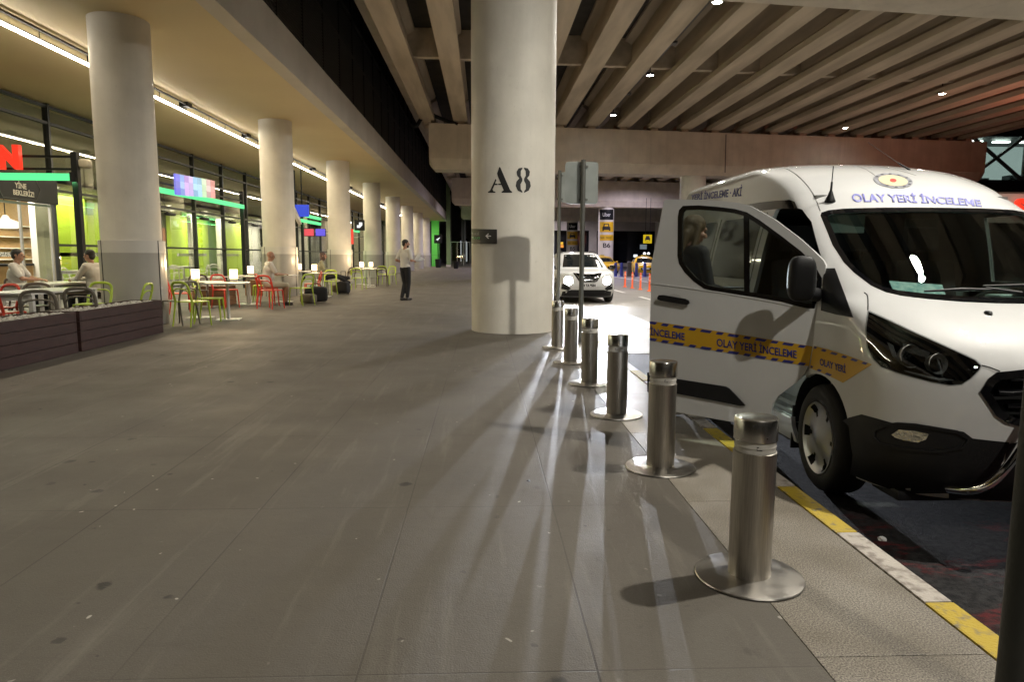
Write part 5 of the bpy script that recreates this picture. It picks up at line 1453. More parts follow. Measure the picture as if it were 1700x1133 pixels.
# blue, grey and orange posts
postm = {}
def post_proto(name, m, band, h, label, cat, r=.05):
    t = thing(name, label, cat)
    bm = B(); lathe(bm, [(0, .0), (r * 2.2, 0), (r * 2.1, .03), (r * 1.1, .05), (r, .06), (r * .9, h - .04), (r * .6, h), (0, h)], n=18); link('body', bm, m, t, 40)
    for f_ in (.55, .78): bm = B(); lathe(bm, [(r * .99, h * f_), (r * .985, h * f_ + .09)], n=18); link('reflective_band', bm, band, t, 40)
    return t
orange = mat('orange plastic', (0.85, 0.12, 0.03), 0.4); band = mat('reflective white', (.8, .8, .8), .4)
od = post_proto('traffic_delineator', orange, mat('reflective orange', (.9, .35, .2), .4), .74, '', 'delineator', .045); used = []
for px, py, lb in ((1037.5, 477, 'leftmost orange flexible post in the roadway'), (1049.5, 479, 'orange flexible post second from the left'), (1063, 481.5, 'orange flexible post third from the left'), (1078, 484, 'orange flexible post next to the van door edge')):
    p = G(px, py, ROAD); place(od, used, (p.x, p.y, ROAD), 0, lb, 'orange flexible posts in the roadway')
bluem = mat('blue post', (0.04, 0.06, 0.40), 0.4)
bp_ = post_proto('blue_post', bluem, bluem, 1.0, '', 'post', .11); used = []
for px, lb in ((1022, 'blue post at the left beside pier B6'), (1032, 'blue post left in front of the taxi'), (1056.5, 'blue post in front of the middle of the taxi'), (1070.5, 'blue post at the right side of the taxi')):
    p = at_y(px, 450, 49.5); place(bp_, used, (p.x, 49.5, ROAD), 0, lb, 'blue posts in front of the taxis')
gp_ = post_proto('grey_post', mat('grey post', (.12, .11, .12), .6), mat('grey post', (.12, .11, .12), .6), 1.1, 'short dark grey post among the blue posts in front of the taxi', 'post', .17)
p = at_y(1044.5, 450, 49.5); gp_.location = (p.x, 49.5, ROAD)
# taxi rank sign far off
t = thing('taxi_rank_sign', 'small lit yellow taxi sign hanging in the dark opening at right', 'sign', at_y(1075, 397, 62))
bm = B(); box(bm, -.38, .38, -.04, .04, -.38, .38); o = link('panel', bm, emat('lit yellow', (0.85, 0.60, 0.01), 0.35), t)
bm = B(); 
car = [(-6.5, 5.5), (-6.5, -.5), (-5, -2), (-4, -6.5), (4, -6.5), (5, -2), (6.5, -.5), (6.5, 5.5), (4.2, 5.5), (4.2, 3.8), (-4.2, 3.8), (-4.2, 5.5)]
prism(bm, [(a * .034, -b_ * .034 + .05) for a, b_ in car], -.05, -.042, 'y'); put_text(bm, 'TAKSİ', .14, (0, -.045, -.27), (1, 0, 0), (0, 0, 1)); link('car_symbol', bm, stencil, o)
bm = B(); tube(bm, [(-.2, 0, .38), (-.2, 0, 3.6)], .02, 5); tube(bm, [(.2, 0, .38), (.2, 0, 3.6)], .02, 5); link('hanger', bm, black, t)
# ================================================================== PEOPLE
def capsule(bm, p0, p1, r0, r1, n=14):
    p0, p1 = Vector(p0), Vector(p1); d = p1 - p0; L_ = d.length
    if L_ < 1e-5: d = Vector((0, 0, 1))
    q = d.to_track_quat('Z', 'Y').to_matrix().to_4x4()
    prof = [(0, -r0)] + [(r0 * math.cos(R(a)), r0 * math.sin(R(a))) for a in (-60, -30, 0)] + [(r1 * math.cos(R(a)), L_ + r1 * math.sin(R(a))) for a in (0, 30, 60)] + [(0, L_ + r1)]
    lathe(bm, prof, p0, n, q)
def ball(bm, c, sx, sy, sz, M=None):
    blob(bm, c, sx, sy, sz, M or 0, 2.0, 16, 10)
def remesh(bm, name, m, parent, vox, sm=4):
    bmesh.ops.recalc_face_normals(bm, faces=bm.faces)
    o = link(name, bm, m)
    md = o.modifiers.new('r', 'REMESH'); md.mode = 'VOXEL'; md.voxel_size = vox; md.use_smooth_shade = True
    if sm: s_ = o.modifiers.new('s', 'SMOOTH'); s_.iterations = sm; s_.factor = .5
    apply_mods(o); o.data.materials.clear(); o.data.materials.append(m); o.parent = parent
    for p in o.data.polygons: p.use_smooth = True
    return o
skinm = mat('skin', (0.40, 0.22, 0.145), 0.5, col2=(0.35, 0.185, 0.12), scale=12)
eyew = mat('eye', (0.05, 0.03, 0.02), 0.2)
def rotz(v, a): return Vector((v[0] * math.cos(a) - v[1] * math.sin(a), v[0] * math.sin(a) + v[1] * math.cos(a), v[2]))
def person(loc, rz, label, J, shirt, trousers, hair, shoes, sc=1.0, sleeve='short', hairstyle='short', beard=False, headturn=0.0, headnod=0.0, vox=.008, curl=35, cat='person', shorts=False):
    """J: joints in metres, person faces +y, x to the person's left is -x"""
    D = dict(pel=(0, 0, .95), wai=(0, .005, 1.10), che=(0, 0, 1.28), nek=(0, -.005, 1.46), hed=(0, .03, 1.62),
             shL=(-.175, 0, 1.42), elL=(-.23, -.03, 1.14), wrL=(-.22, .05, .90), shR=(.175, 0, 1.42), elR=(.23, -.03, 1.14), wrR=(.22, .05, .90),
             hiL=(-.09, 0, .92), knL=(-.10, .02, .50), anL=(-.10, -.01, .09), hiR=(.09, 0, .92), knR=(.10, .02, .50), anR=(.10, -.01, .09), toL=(0, 1, 0), toR=(0, 1, 0))
    D.update(J); D = {k: Vector(v) for k, v in D.items()}
    t = thing('person', label, cat, loc, rz)
    t.scale = (sc, sc, sc)
    bm = B()
    # torso
    ball(bm, D['pel'], .155, .115, .13); ball(bm, D['wai'], .135, .10, .12); ball(bm, D['che'], .165, .115, .16)
    capsule(bm, D['pel'], D['che'], .12, .125); capsule(bm, D['che'], D['nek'], .10, .055); capsule(bm, D['nek'] - Vector((0, 0, .05)), D['hed'] - Vector((0, .02, .05)), .056, .052)
    capsule(bm, D['shL'] * .93 + D['nek'] * .07, D['shR'] * .93 + D['nek'] * .07, .062, .062)
    for s_ in 'LR':
        capsule(bm, D['sh' + s_], D['el' + s_], .050, .040); capsule(bm, D['el' + s_], D['wr' + s_], .041, .026)
        capsule(bm, D['hi' + s_], D['kn' + s_], .085, .056); mid = D['kn' + s_] * .65 + D['an' + s_] * .35
        capsule(bm, D['kn' + s_], mid, .056, .056); capsule(bm, mid, D['an' + s_], .055, .037)
        # hand: palm, four fingers of unequal length, thumb at the side
        w = D['wr' + s_]; fd = (w - D['el' + s_]).normalized(); sd = 1 if s_ == 'R' else -1
        side = fd.cross(Vector((0, 0, 1)));  side = side.normalized() if side.length > .2 else Vector((0, 1, 0))
        up = side.cross(fd).normalized()
        pc = w + fd * .05
        for e in (-.026, -.009, .009, .026): capsule(bm, w + fd * .01 + side * e * .6, w + fd * .085 + side * e, .015, .012, 8)
        for k, (e, L_) in enumerate(((-.028, .062), (-.010, .075), (.009, .070), (.027, .055))):
            a = w + fd * .088 + side * e; c1 = R(curl * .5)
            b_ = a + (fd * math.cos(c1) - up * math.sin(c1)) * L_ * .5; c2 = R(curl * 1.4)
            c = b_ + (fd * math.cos(c2) - up * math.sin(c2)) * L_ * .5
            capsule(bm, a, b_, .0095, .0088, 8); capsule(bm, b_, c, .0088, .0075, 8)
        ta = w + fd * .03 + side * (-.030); tb_ = ta + (fd * .7 - side * .7 - up * .3).normalized() * .035
        capsule(bm, ta, tb_, .013, .011, 8); capsule(bm, tb_, tb_ + (fd * .9 - side * .15 - up * .3).normalized() * .03, .010, .008, 8)
    # head turned and nodded about the neck
    HM = Matrix.Translation(D['hed']) @ Matrix.Rotation(headturn, 4, 'Z') @ Matrix.Rotation(-headnod, 4, 'X')
    hb = B()
    ball(hb, (0, -.012, .035), .074, .095, .085); ball(hb, (0, .022, -.035), .056, .068, .078); ball(hb, (0, .052, -.085), .028, .026, .022)
    capsule(hb, (0, .085, .015), (0, .112, -.022), .010, .015, 8); ball(hb, (0, .10, -.029), .017, .012, .009)
    capsule(hb, (-.034, .078, .030), (.034, .078, .030), .013, .013, 8)
    capsule(hb, (-.018, .084, -.056), (.018, .084, -.056), .0075, .0075, 8); capsule(hb, (-.016, .080, -.066), (.016, .080, -.066), .008, .008, 8)
    for sx in (-1, 1):
        ball(hb, (sx * .074, -.012, -.005), .010, .019, .031); ball(hb, (sx * .045, .058, -.022), .020, .022, .022)
    bmesh.ops.transform(hb, matrix=HM, verts=hb.verts); merge(bm, hb)
    remesh(bm, 'body', skinm, t, vox, 3)
    for sx in (-1, 1):
        bm = B(); ball(bm, (sx * .030, .079, .008), .011, .009, .009); bmesh.ops.transform(bm, matrix=HM, verts=bm.verts); link('eye', bm, eyew, t, 60)
    # clothing
    if shirt:
        bm = B(); g_ = .014
        ball(bm, D['pel'] + Vector((0, 0, .03)), .155 + g_, .115 + g_, .11); ball(bm, D['wai'], .138 + g_, .105 + g_, .12); ball(bm, D['che'], .168 + g_, .118 + g_, .155)
        capsule(bm, D['pel'] + Vector((0, 0, .04)), D['che'], .125 + g_, .13 + g_); capsule(bm, D['che'], D['nek'] - Vector((0, 0, .05)), .115, .072)
        capsule(bm, D['shL'], D['shR'], .070, .070)
        for s_ in 'LR':
            e = D['sh' + s_] * .25 + D['el' + s_] * .75 if sleeve == 'short' else D['el' + s_]
            capsule(bm, D['sh' + s_], e, .066, .060 if sleeve == 'short' else .054)
            if sleeve == 'long': capsule(bm, D['el' + s_], D['wr' + s_], .054, .038)
        remesh(bm, 'top', shirt, t, .011, 3)
    bm = B()
    ball(bm, D['pel'] - Vector((0, 0, .01)), .168, .128, .12)
    for s_ in 'LR':
        kn = D['kn' + s_]; capsule(bm, D['hi' + s_], kn, .096, .072); 
        if not shorts:
            mid = kn * .6 + D['an' + s_] * .4; capsule(bm, kn, mid, .070, .065); capsule(bm, mid, D['an' + s_] + Vector((0, 0, .01)), .065, .052)
    remesh(bm, 'trousers' if not shorts else 'shorts', trousers, t, .012, 3)
    for s_ in 'LR':
        bm = B(); a = D['an' + s_]; f_ = D['to' + s_].normalized()
        capsule(bm, a - Vector((0, 0, .02)), a - Vector((0, 0, .045)) - f_ * .025, .045, .045); capsule(bm, a - Vector((0, 0, .048)) - f_ * .02, a - Vector((0, 0, .055)) + f_ * .15, .042, .034)
        remesh(bm, 'shoe', shoes, t, .008, 2)
    if hair:
        bm = B()
        if hairstyle == 'long':
            ball(bm, (0, -.022, .045), .086, .102, .088); ball(bm, (0, -.062, -.03), .080, .062, .11)
            for sx in (-1, 1):
                capsule(bm, (sx * .062, -.01, .03), (sx * .082, -.005, -.14), .032, .028); capsule(bm, (sx * .082, -.005, -.14), (sx * .090, .04, -.34), .029, .012)
                capsule(bm, (sx * .04, -.085, -.05), (sx * .05, -.11, -.32), .04, .02)
        else:
            ball(bm, (0, -.020, .047), .080, .098, .084); ball(bm, (0, -.062, -.01), .068, .052, .07)
            for sx in (-1, 1): capsule(bm, (sx * .070, .01, .03), (sx * .072, .012, -.01), .010, .008)
            if hairstyle == 'scarf': ball(bm, (0, -.02, -.04), .086, .09, .13)
        cut = bm
        bmesh.ops.transform(bm, matrix=HM, verts=bm.verts); remesh(bm, 'hair' if hairstyle != 'scarf' else 'headscarf', hair, t, .007, 2)
    if beard:
        bm = B(); ball(bm, (0, .034, -.070), .056, .058, .050); bmesh.ops.transform(bm, matrix=HM, verts=bm.verts); remesh(bm, 'beard', hair, t, .007, 1)
    return t
whites = mat('white cotton', (0.56, 0.54, 0.50), 0.85, bump=.3, bscale=30); blackc = mat('black cloth', (0.012, 0.012, 0.015), 0.9, bump=.3, bscale=30)
darkhair = mat('dark hair', (0.012, 0.009, 0.007), 0.55, bump=.6, bscale=90); blond = mat('dark blond hair', (0.055, 0.036, 0.018), 0.45, col2=(0.13, 0.088, 0.042), scale=40, stretch=(6, 6, .6), bump=.6, bscale=60)
shoew = mat('pale shoes', (0.50, 0.46, 0.38), 0.6); shoed = mat('dark shoes', (0.03, 0.025, 0.025), 0.5)
# walking man with papers
p = G(673.5, 499)
wm = person((p.x, p.y, 0), R(-38), 'man in white t-shirt and black trousers standing on the open pavement holding papers', dict(
    elL=(-.25, -.10, 1.16), wrL=(-.16, .12, 1.08), elR=(.24, .02, 1.15), wrR=(.10, .27, 1.14), knL=(-.07, .05, .50), anL=(-.05, -.10, .09), knR=(.07, .05, .50), anR=(.03, .04, .09),
    hed=(0, .04, 1.63)), whites, blackc, darkhair, shoed, sc=1.0, beard=True, headturn=R(-38))
def held(parent, name, pts, m, th=.002):
    bm = B(); f_ = bm.faces.new([bm.verts.new(q) for q in pts]); bmesh.ops.solidify(bm, geom=[f_], thickness=th)
    return link(name, bm, m, parent)
pap = mat('white paper', (0.78, 0.78, 0.78), 0.7)
fd = rotz((0, 1, 0), R(-38))
t = thing('paper_sheets', 'white sheets of paper held by the standing man', 'paper', (p.x, p.y, 0), R(-38))
for k, dz in enumerate((0, .02)):
    held(t, 'sheet', [(.02, .30, 1.13 + dz), (.22, .32, 1.12 + dz), (.26, .56, 1.17 + dz), (.05, .52, 1.25 + dz * 2)], pap)
held(t, 'sheet', [(.05, .31, 1.15), (.20, .33, 1.13), (.24, .44, 1.36), (.08, .42, 1.33)], pap)
# woman behind the open van door
w_ = at_y(1160, 700, 5.42); wx = 1.60
wo = person((1.62, 5.47, 0), R(-72), 'woman with long blond hair in dark jacket behind the open van door', dict(
    elL=(-.24, .06, 1.13), wrL=(-.10, .28, 1.12), elR=(.24, .04, 1.13), wrR=(.13, .27, 1.10), hed=(0, .055, 1.61), nek=(0, .01, 1.46), anR=(.10, .05, .09), anL=(-.09, -.12, .09)),
    mat('dark jacket', (0.018, 0.018, 0.02), .85, bump=.3, bscale=30), blackc, blond, shoew, sc=.935, sleeve='long', hairstyle='long', headturn=R(-8), headnod=R(16), vox=.007)
bm = B(); tube(bm, [(-.12, .12, 1.40), (-.10, .155, 1.2), (-.06, .15, 1.0)], .02, 8, flat=(.4, 1.4)); link('white_shirt_front', bm, whites, wo, 60)
t = thing('tablet', 'small tablet held by the woman behind the van door', 'tablet', (1.62, 5.47, 0), R(-72))
bm = B(); box(bm, -.11, .09, .34, .48, 1.045, 1.055, .003); link('case', bm, black, t); 
bm = B(); box(bm, -.10, .08, .35, .47, 1.0555, 1.057); link('screen', bm, emat('tablet screen', (.8, .85, .9), .12), t)

# ================================================================== TERRACE FURNITURE
def chair_proto(m, nm):
    t = thing('chair', '', 'chair')
    bm = B(); prism(bm, rrect(-.21, .21, -.20, .20, .05, 4), .435, .455, 'z'); link('seat', bm, m, t, 30)
    # back hoop runs up from the rear legs (back is at -y)
    bm = B(); P = catmull([(-.20, -.20, .45), (-.205, -.245, .62), (-.185, -.275, .74), (-.10, -.285, .795), (.10, -.285, .795), (.185, -.275, .74), (.205, -.245, .62), (.20, -.20, .45)], 5)
    tube(bm, P, .021, 8, flat=(.8, 1.15)); link('back_hoop', bm, m, t, 60)
    bm = B(); P = catmull([(-.20, -.235, .58), (-.15, -.262, .655), (-.07, -.27, .68), (.07, -.27, .68), (.15, -.262, .655), (.20, -.235, .58)], 5)
    tube(bm, P, .013, 8); link('back_rail', bm, m, t, 60)
    for sx, sy in ((-1, 1), (1, 1), (-1, -1), (1, -1)):
        bm = B(); a = (sx * .19, sy * .18, .45) if sy > 0 else (sx * .20, -.20, .46)
        tube(bm, [a, (sx * .215, sy * (.205 if sy > 0 else .27), .0)], [.019, .013], 8); link('leg', bm, m, t, 60)
    return t
cg = mat('green chair lacquer', (0.36, 0.48, 0.04), .4); crd = mat('red chair lacquer', (0.55, 0.035, 0.015), .4); ctp = mat('taupe chair lacquer', (0.13, 0.115, 0.09), .45); cbr = mat('brown chair lacquer', (0.06, 0.035, 0.025), .45)
CH = {k: (chair_proto(m, k), []) for k, m in (('green', cg), ('red', crd), ('taupe', ctp), ('brown', cbr))}
def chair(col, px, py, rz, label, g='stacking chairs on the cafe terrace', at=None):
    pr, us = CH[col]; p = Vector(at) + Vector((.2, 0, 0)) if at else G(px, py)
    place(pr, us, (p.x, p.y, 0), R(rz), label, g)
tablem = mat('table top', (0.50, 0.49, 0.46), .35); legm = mat('table leg', (0.55, 0.54, 0.50), .35, metal=.3)
tb1 = thing('pedestal_table', '', 'table')
bm = B(); prism(bm, rrect(-.38, .38, -.38, .38, .03, 3), .725, .745, 'z'); link('table_top', bm, tablem, tb1)
bm = B(); lathe(bm, [(.030, .02), (.030, .725)], n=14); obox(bm, (0, 0, .715), .3, .3, .02); link('stem', bm, legm, tb1, 40)
bm = B(); prism(bm, rrect(-.22, .22, -.22, .22, .02, 3), 0, .014, 'z'); link('foot', bm, legm, tb1)
tus = []
def table(px, py, label, rz=0, at=None):
    p = Vector(at) + Vector((.2, 0, 0)) if at else G(px, py)
    place(tb1, tus, (p.x, p.y, 0), R(rz), label, 'pale pedestal tables on the terrace'); return p
shade = emat('lamp shade glow', (1.0, 0.66, 0.34), 3.6)
tl = thing('table_lamp', '', 'lamp'); lus = []
bm = B(); prism(bm, rrect(-.075, .075, -.075, .075, .02, 3), .07, .25, 'z'); link('lamp_shade', bm, shade, tl)
bm = B(); prism(bm, rrect(-.07, .07, -.07, .07, .02, 3), 0, .07, 'z'); link('base', bm, mat('lamp base', (.6, .58, .5), .4), tl)
def tlamp(x, y, z, label):
    x += .2
    place(tl, lus, (x, y, z), R(20), label, 'small glowing lamps on the terrace tables')
    lamp('POINT', 'table_lamp_light', (x, y, z + .36), 16, (1.0, 0.72, 0.40), size=.08)
p = table(380, 531, 'pale pedestal table nearest the camera beside two green chairs', 10); tlamp(p.x - .18, p.y + .32, .745, 'glowing lamp on the dark pot right of the nearest pedestal table') 
tlamp(-6.05, 14.35, .745, 'glowing table lamp just above the nearest green chair'); table(0, 0, 'pale table half hidden behind the nearest green chair', 0, (-6.05, 14.5, 0))
chair('green', 322, 541, -25, 'green chair nearest the camera with its back to the second column gap')
chair('green', 352, 533, -80, 'green chair turned sideways left of the nearest pedestal table')
chair('taupe', 0, 0, 70, 'dark taupe chair at the right edge of the nearest column', at=(-5.85, 13.05, 0))
chair('red', 0, 0, -60, 'red chair behind the nearest green chair', at=(-6.9, 15.6, 0))
chair('red', 0, 0, -120, 'red chair behind the lamp of the nearest pedestal table', at=(-6.5, 17.2, 0))
chair('brown', 0, 0, 200, 'dark brown chair between the two left red chairs', at=(-7.0, 16.8, 0))
table(0, 0, 'pale table between the red chairs behind the wooden box', 0, (-7.1, 17.6, 0))
table(415, 506, 'pale pedestal table in front of the red chair of the seated man', 0)
chair('green', 427, 500, 100, 'green chair behind the pale table left of the seated man', at=(-6.4, 19.6, 0))
p = table(470, 500, 'pale table the bald man is sitting at', 0, (-5.75, 19.4, 0)); tlamp(-6.35, 18.6, .745, 'glowing table lamp left of the seated bald man')
table(0, 0, 'pale table under the lamp beside the bald man', 0, (-6.45, 18.6, 0))
chair('red', 447, 512, -20, 'red chair standing nearest to the seated bald man', at=(-5.35, 17.0, 0))
chair('red', 0, 0, -60, 'red chair the bald man sits on', at=(-5.72, 18.0, 0))
chair('green', 487, 507, 60, 'green chair in front of the dark bag near the bald man', at=(-4.95, 18.2, 0))
chair('red', 508, 490, 110, 'red chair right of the green chair by the dark bag', at=(-5.35, 21.0, 0))
table(525, 490, 'pale table at the seated woman with the suitcase', 0, (-5.25, 22.0, 0)); tlamp(-5.6, 22.4, .745, 'glowing lamp on the table of the seated woman'); tlamp(-6.5, 24.0, .745, 'glowing lamp close behind the seated woman'); tlamp(-6.1, 25.4, .745, 'glowing lamp on a table in front of the third column')
table(0, 0, 'pale table behind the seated woman', 0, (-6.5, 24.0, 0)); table(0, 0, 'pale table in front of the third column', 0, (-6.1, 25.4, 0))
chair('green', 0, 0, 170, 'green chair under the legs of the seated woman', at=(-5.3, 22.9, 0))
chair('green', 580, 477, -10, 'green chair right of the suitcase, in front of the third column', at=(-4.95, 26.6, 0))
table(604, 476, 'pale table between the brown chair and the green chair by the third column', 0, (-4.9, 28.8, 0)); tlamp(-5.3, 29.3, .745, 'glowing lamp on the far table by the fourth column'); tlamp(-5.1, 30.4, .745, 'glowing lamp farthest but one on the terrace'); tlamp(-5.7, 31.5, .745, 'farthest glowing table lamp on the terrace')
table(0, 0, 'pale table by the fourth column', 0, (-5.2, 30.4, 0)); table(0, 0, 'farthest pale table on the terrace', 0, (-5.7, 31.5, 0))
chair('brown', 0, 0, 0, 'brown chair at the far pale table', at=(-4.45, 29.3, 0)); chair('brown', 0, 0, 60, 'brown chair behind the far green chair', at=(-5.7, 28.2, 0))
chair('green', 0, 0, 150, 'far green chair left of the standing man', at=(-4.45, 31.2, 0)); chair('green', 0, 0, 10, 'green chair behind the far brown chair', at=(-4.9, 32.2, 0)); chair('taupe', 0, 0, 120, 'farthest chair on the terrace, right in front of the standing man', at=(-4.35, 33.8, 0))
# wooden boxes between the tables
woodw = mat('warm wood planks', (0.26, 0.115, 0.045), .5, col2=(0.17, 0.07, 0.028), scale=3, stretch=(1.5, 1.5, 14), bump=.2, bscale=20)
woodd = mat('dark wood planks', (0.045, 0.02, 0.016), .6, spec=.25, col2=(0.026, 0.012, 0.010), scale=3, stretch=(1.5, 1.5, 14), bump=.25, bscale=20)
peb = mat('white pebbles', (0.55, 0.53, 0.48), .7, col2=(0.3, 0.28, 0.25), scale=30)
def planter(x0, x1, y0, y1, h, m, label, group):
    t = thing('planter_box', label, 'planter', ((x0 + x1) / 2, (y0 + y1) / 2, 0), 0, group)
    dx, dy = (x1 - x0) / 2, (y1 - y0) / 2
    bm = B(); nb = 4; ph = h / nb
    for k in range(nb):
        z0, z1 = k * ph + .004, (k + 1) * ph - .002
        box(bm, -dx, dx, -dy, -dy + .03, z0, z1, .004); box(bm, -dx, dx, dy - .03, dy, z0, z1, .004)
        box(bm, -dx, -dx + .03, -dy + .031, dy - .031, z0, z1, .004); box(bm, dx - .03, dx, -dy + .031, dy - .031, z0, z1, .004)
    link('boards', bm, m, t)
    bm = B(); box(bm, -dx + .031, dx - .031, -dy + .031, dy - .031, .02, h - .05); link('soil', bm, mat('soil', (.03, .025, .02), .9), t)
    bm = B()
    rnd = random.Random(3)
    for k in range(int((x1 - x0) * (y1 - y0) * 330)):
        s_ = rnd.uniform(.018, .034); bmesh.ops.create_icosphere(bm, subdivisions=1, radius=s_, matrix=Matrix.Translation((rnd.uniform(-dx + .05, dx - .05), rnd.uniform(-dy + .05, dy - .05), h - .05 + rnd.uniform(.005, .035))) @ Matrix.Diagonal((rnd.uniform(.8, 1.4), rnd.uniform(.8, 1.3), rnd.uniform(.5, .8), 1)))
    o = link('pebbles', bm, peb, t, 60); o['kind'] = 'stuff'
    return t
planter(-5.86, -5.35, 9.36, 11.72, .545, woodd, 'dark wooden planter box with white pebbles ending at the nearest arcade column', 'dark planter boxes')
planter(-5.86, -5.35, 6.92, 9.28, .545, woodd, 'dark wooden planter box with white pebbles cut by the left edge of the photo', 'dark planter boxes')
planter(-5.86, -5.35, 4.48, 6.84, .545, woodd, 'dark wooden planter box just outside the left edge', 'dark planter boxes')
p = G(361, 505); planter(-7.4, -6.55, 17.9, 18.6, .5, woodw, 'warm wooden planter box behind the nearest pedestal table', 'warm wooden planter boxes')
planter(-7.6, -6.75, 22.4, 23.3, .5, woodw, 'warm wooden planter box left of the second arcade column', 'warm wooden planter boxes'); 
# grey stub pillars seen under the tables
# people on the terrace
ST = dict(pel=(0, 0, .56), wai=(0, .02, .72), che=(0, .03, .92), nek=(0, .05, 1.10), hed=(0, .09, 1.26), shL=(-.175, .04, 1.06), shR=(.175, .04, 1.06), hiL=(-.09, .02, .54), hiR=(.09, .02, .54), knL=(-.12, .43, .52), knR=(.12, .43, .52), anL=(-.12, .45, .09), anR=(.12, .40, .09))
person((-5.52, 18.0, 0), R(-60), 'bald man in white t-shirt and shorts seated on a red chair', dict(ST, elL=(-.24, .16, .80), wrL=(-.10, .38, .80), elR=(.24, .16, .80), wrR=(.10, .38, .80)), whites, mat('pale shorts', (.42, .38, .30), .8), None, shoed, shorts=True, vox=.010, headnod=R(12))
person((-5.45, 23.5, 0), R(-80), 'woman in dark headscarf and grey top sitting with legs stretched on a suitcase', dict(ST, elL=(-.24, .14, .82), wrL=(-.1, .34, .78), elR=(.24, .14, .82), wrR=(.1, .34, .78), knL=(-.09, .5, .60), knR=(.09, .5, .60), anL=(-.07, .92, .50), anR=(.09, .93, .36), toL=(0, .4, 1), toR=(0, .5, 1)), mat('grey top', (.17, .17, .12), .9), blackc, mat('dark scarf', (.06, .035, .03), .8), shoew, sleeve='long', hairstyle='scarf', vox=.010)
chair('taupe', 0, 0, -70, 'dark chair under the seated woman', at=(-5.65, 23.5, 0))
def luggage(name, label, c, dx, dy, dz, m, handle=False, rz=0):
    t = thing(name, label, 'luggage', c, R(rz)); bm = B(); blob(bm, (0, 0, dz / 2 + .02), dx / 2, dy / 2, dz / 2, 0, 5, 24, 14); link('shell', bm, m, t, 60)
    if handle:
        bm = B(); tube(bm, [(-.09, 0, dz), (-.09, 0, dz + .35), (.09, 0, dz + .35), (.09, 0, dz)], .012, 6); link('handle', bm, black, t, 60)
        for sx in (-1, 1):
            bm = B(); lathe(bm, [(0, -.015), (.025, -.015), (.025, .015), (0, .015)], (sx * dx * .4, 0, .025), 10, Matrix.Rotation(R(90), 4, 'Y')); link('wheel', bm, black, t, 60)
    else:
        bm = B(); tube(bm, catmull([(-dx * .25, 0, dz * .95), (-dx * .15, 0, dz + .09), (dx * .15, 0, dz + .09), (dx * .25, 0, dz * .95)], 4), .012, 6); link('handle', bm, black, t, 60)
    return t
luggage('travel_bag', 'dark rounded travel bag on the ground beside the bald man', (-4.6, 19.2, 0), .62, .36, .42, blackc, rz=15)
luggage('travel_bag', 'small grey bag in front of the dark travel bag', (-4.7, 18.75, 0), .40, .3, .24, mat('grey bag', (.10, .09, .07), .8), rz=-20)
luggage('suitcase', 'black suitcase with raised handle under the crossed feet of the woman', (-4.72, 23.55, 0), .42, .28, .40, blackc, True, -20)
luggage('rucksack', 'brown grey rucksack standing behind the black suitcase', (-4.95, 24.1, .0), .55, .32, .28, mat('rucksack', (.16, .13, .09), .9), rz=20)
luggage('suitcase', 'dark suitcase with handle behind the seated woman', (-7.2, 23.4, 0), .42, .28, .6, blackc, True, 70)
# left side behind the planter
lt = thing('long_table', 'long white four-legged table behind the dark planter', 'table', (-6.75, 10.9, 0))
bm = B(); box(bm, -.36, .36, -.85, .85, .715, .745, .004)
link('table_top', bm, tablem, lt)
for sx in (-1, 1):
    for sy in (-1, 1): bm = B(); box(bm, sx * .33 - .03, sx * .33 + .03, sy * .8 - .03, sy * .8 + .03, 0, .714, .003); link('leg', bm, tablem, lt)
bm = B(); box(bm, -.33, .33, .79, .81, .63, .714); link('apron', bm, tablem, lt); bm = B(); box(bm, -.33, .33, -.81, -.79, .63, .714); link('apron', bm, tablem, lt)
c2 = copy_tree(lt); c2.location = (-8.3, 13.6, 0); c2['label'] = 'white table with the seated diners behind the nearest column'
c2 = copy_tree(lt); c2.location = (-6.9, 8.4, 0); c2['label'] = 'white table cut by the left edge of the photo'
chair('taupe', 0, 0, 20, 'taupe chair left of two in front of the long white table', at=(-6.25, 9.75, 0)); chair('taupe', 0, 0, 8, 'taupe chair right of two in front of the long white table', at=(-6.1, 10.55, 0))
chair('taupe', 0, 0, 190, 'taupe chair behind the left part of the long white table', at=(-7.6, 11.6, 0)); chair('green', 0, 0, 175, 'green chair behind the long white table', at=(-6.9, 12.1, 0)); chair('green', 0, 0, 95, 'green chair at the right end of the long white table in front of the column', at=(-6.15, 11.95, 0))
chair('red', 0, 0, -10, 'red chair near the left edge behind the planter', at=(-7.2, 10.35, 0)); chair('red', 0, 0, 160, 'red chair with low seat left of the taupe chair', at=(-7.9, 11.2, 0))
chair('green', 0, 0, 180, 'green chair at the left edge behind the red chair', at=(-7.7, 8.9, 0))
person((-9.0, 13.7, 0), R(-75), 'man in white shirt seated at a table left of the nearest column', dict(ST, elL=(-.22, .2, .82), wrL=(-.08, .42, .80), elR=(.22, .2, .82), wrR=(.08, .42, .80)), whites, blackc, darkhair, shoed, vox=.010)
person((-7.6, 13.9, 0), R(80), 'person in white facing the seated man behind the black post', dict(ST, elL=(-.22, .2, .82), wrL=(-.08, .42, .80), elR=(.22, .2, .82), wrR=(.08, .42, .80)), whites, blackc, darkhair, shoed, sleeve='long', vox=.010)
chair('brown', 0, 0, -75, 'brown chair under the seated man in white shirt', at=(-9.0, 13.7, 0)); chair('brown', 0, 0, 80, 'brown chair under the person facing him', at=(-7.6, 13.9, 0))
p = G(769, 441); person((p.x, p.y, 0), R(160), 'distant person in white top standing before the bright curtain', {}, whites, blackc, darkhair, shoed, vox=.014)

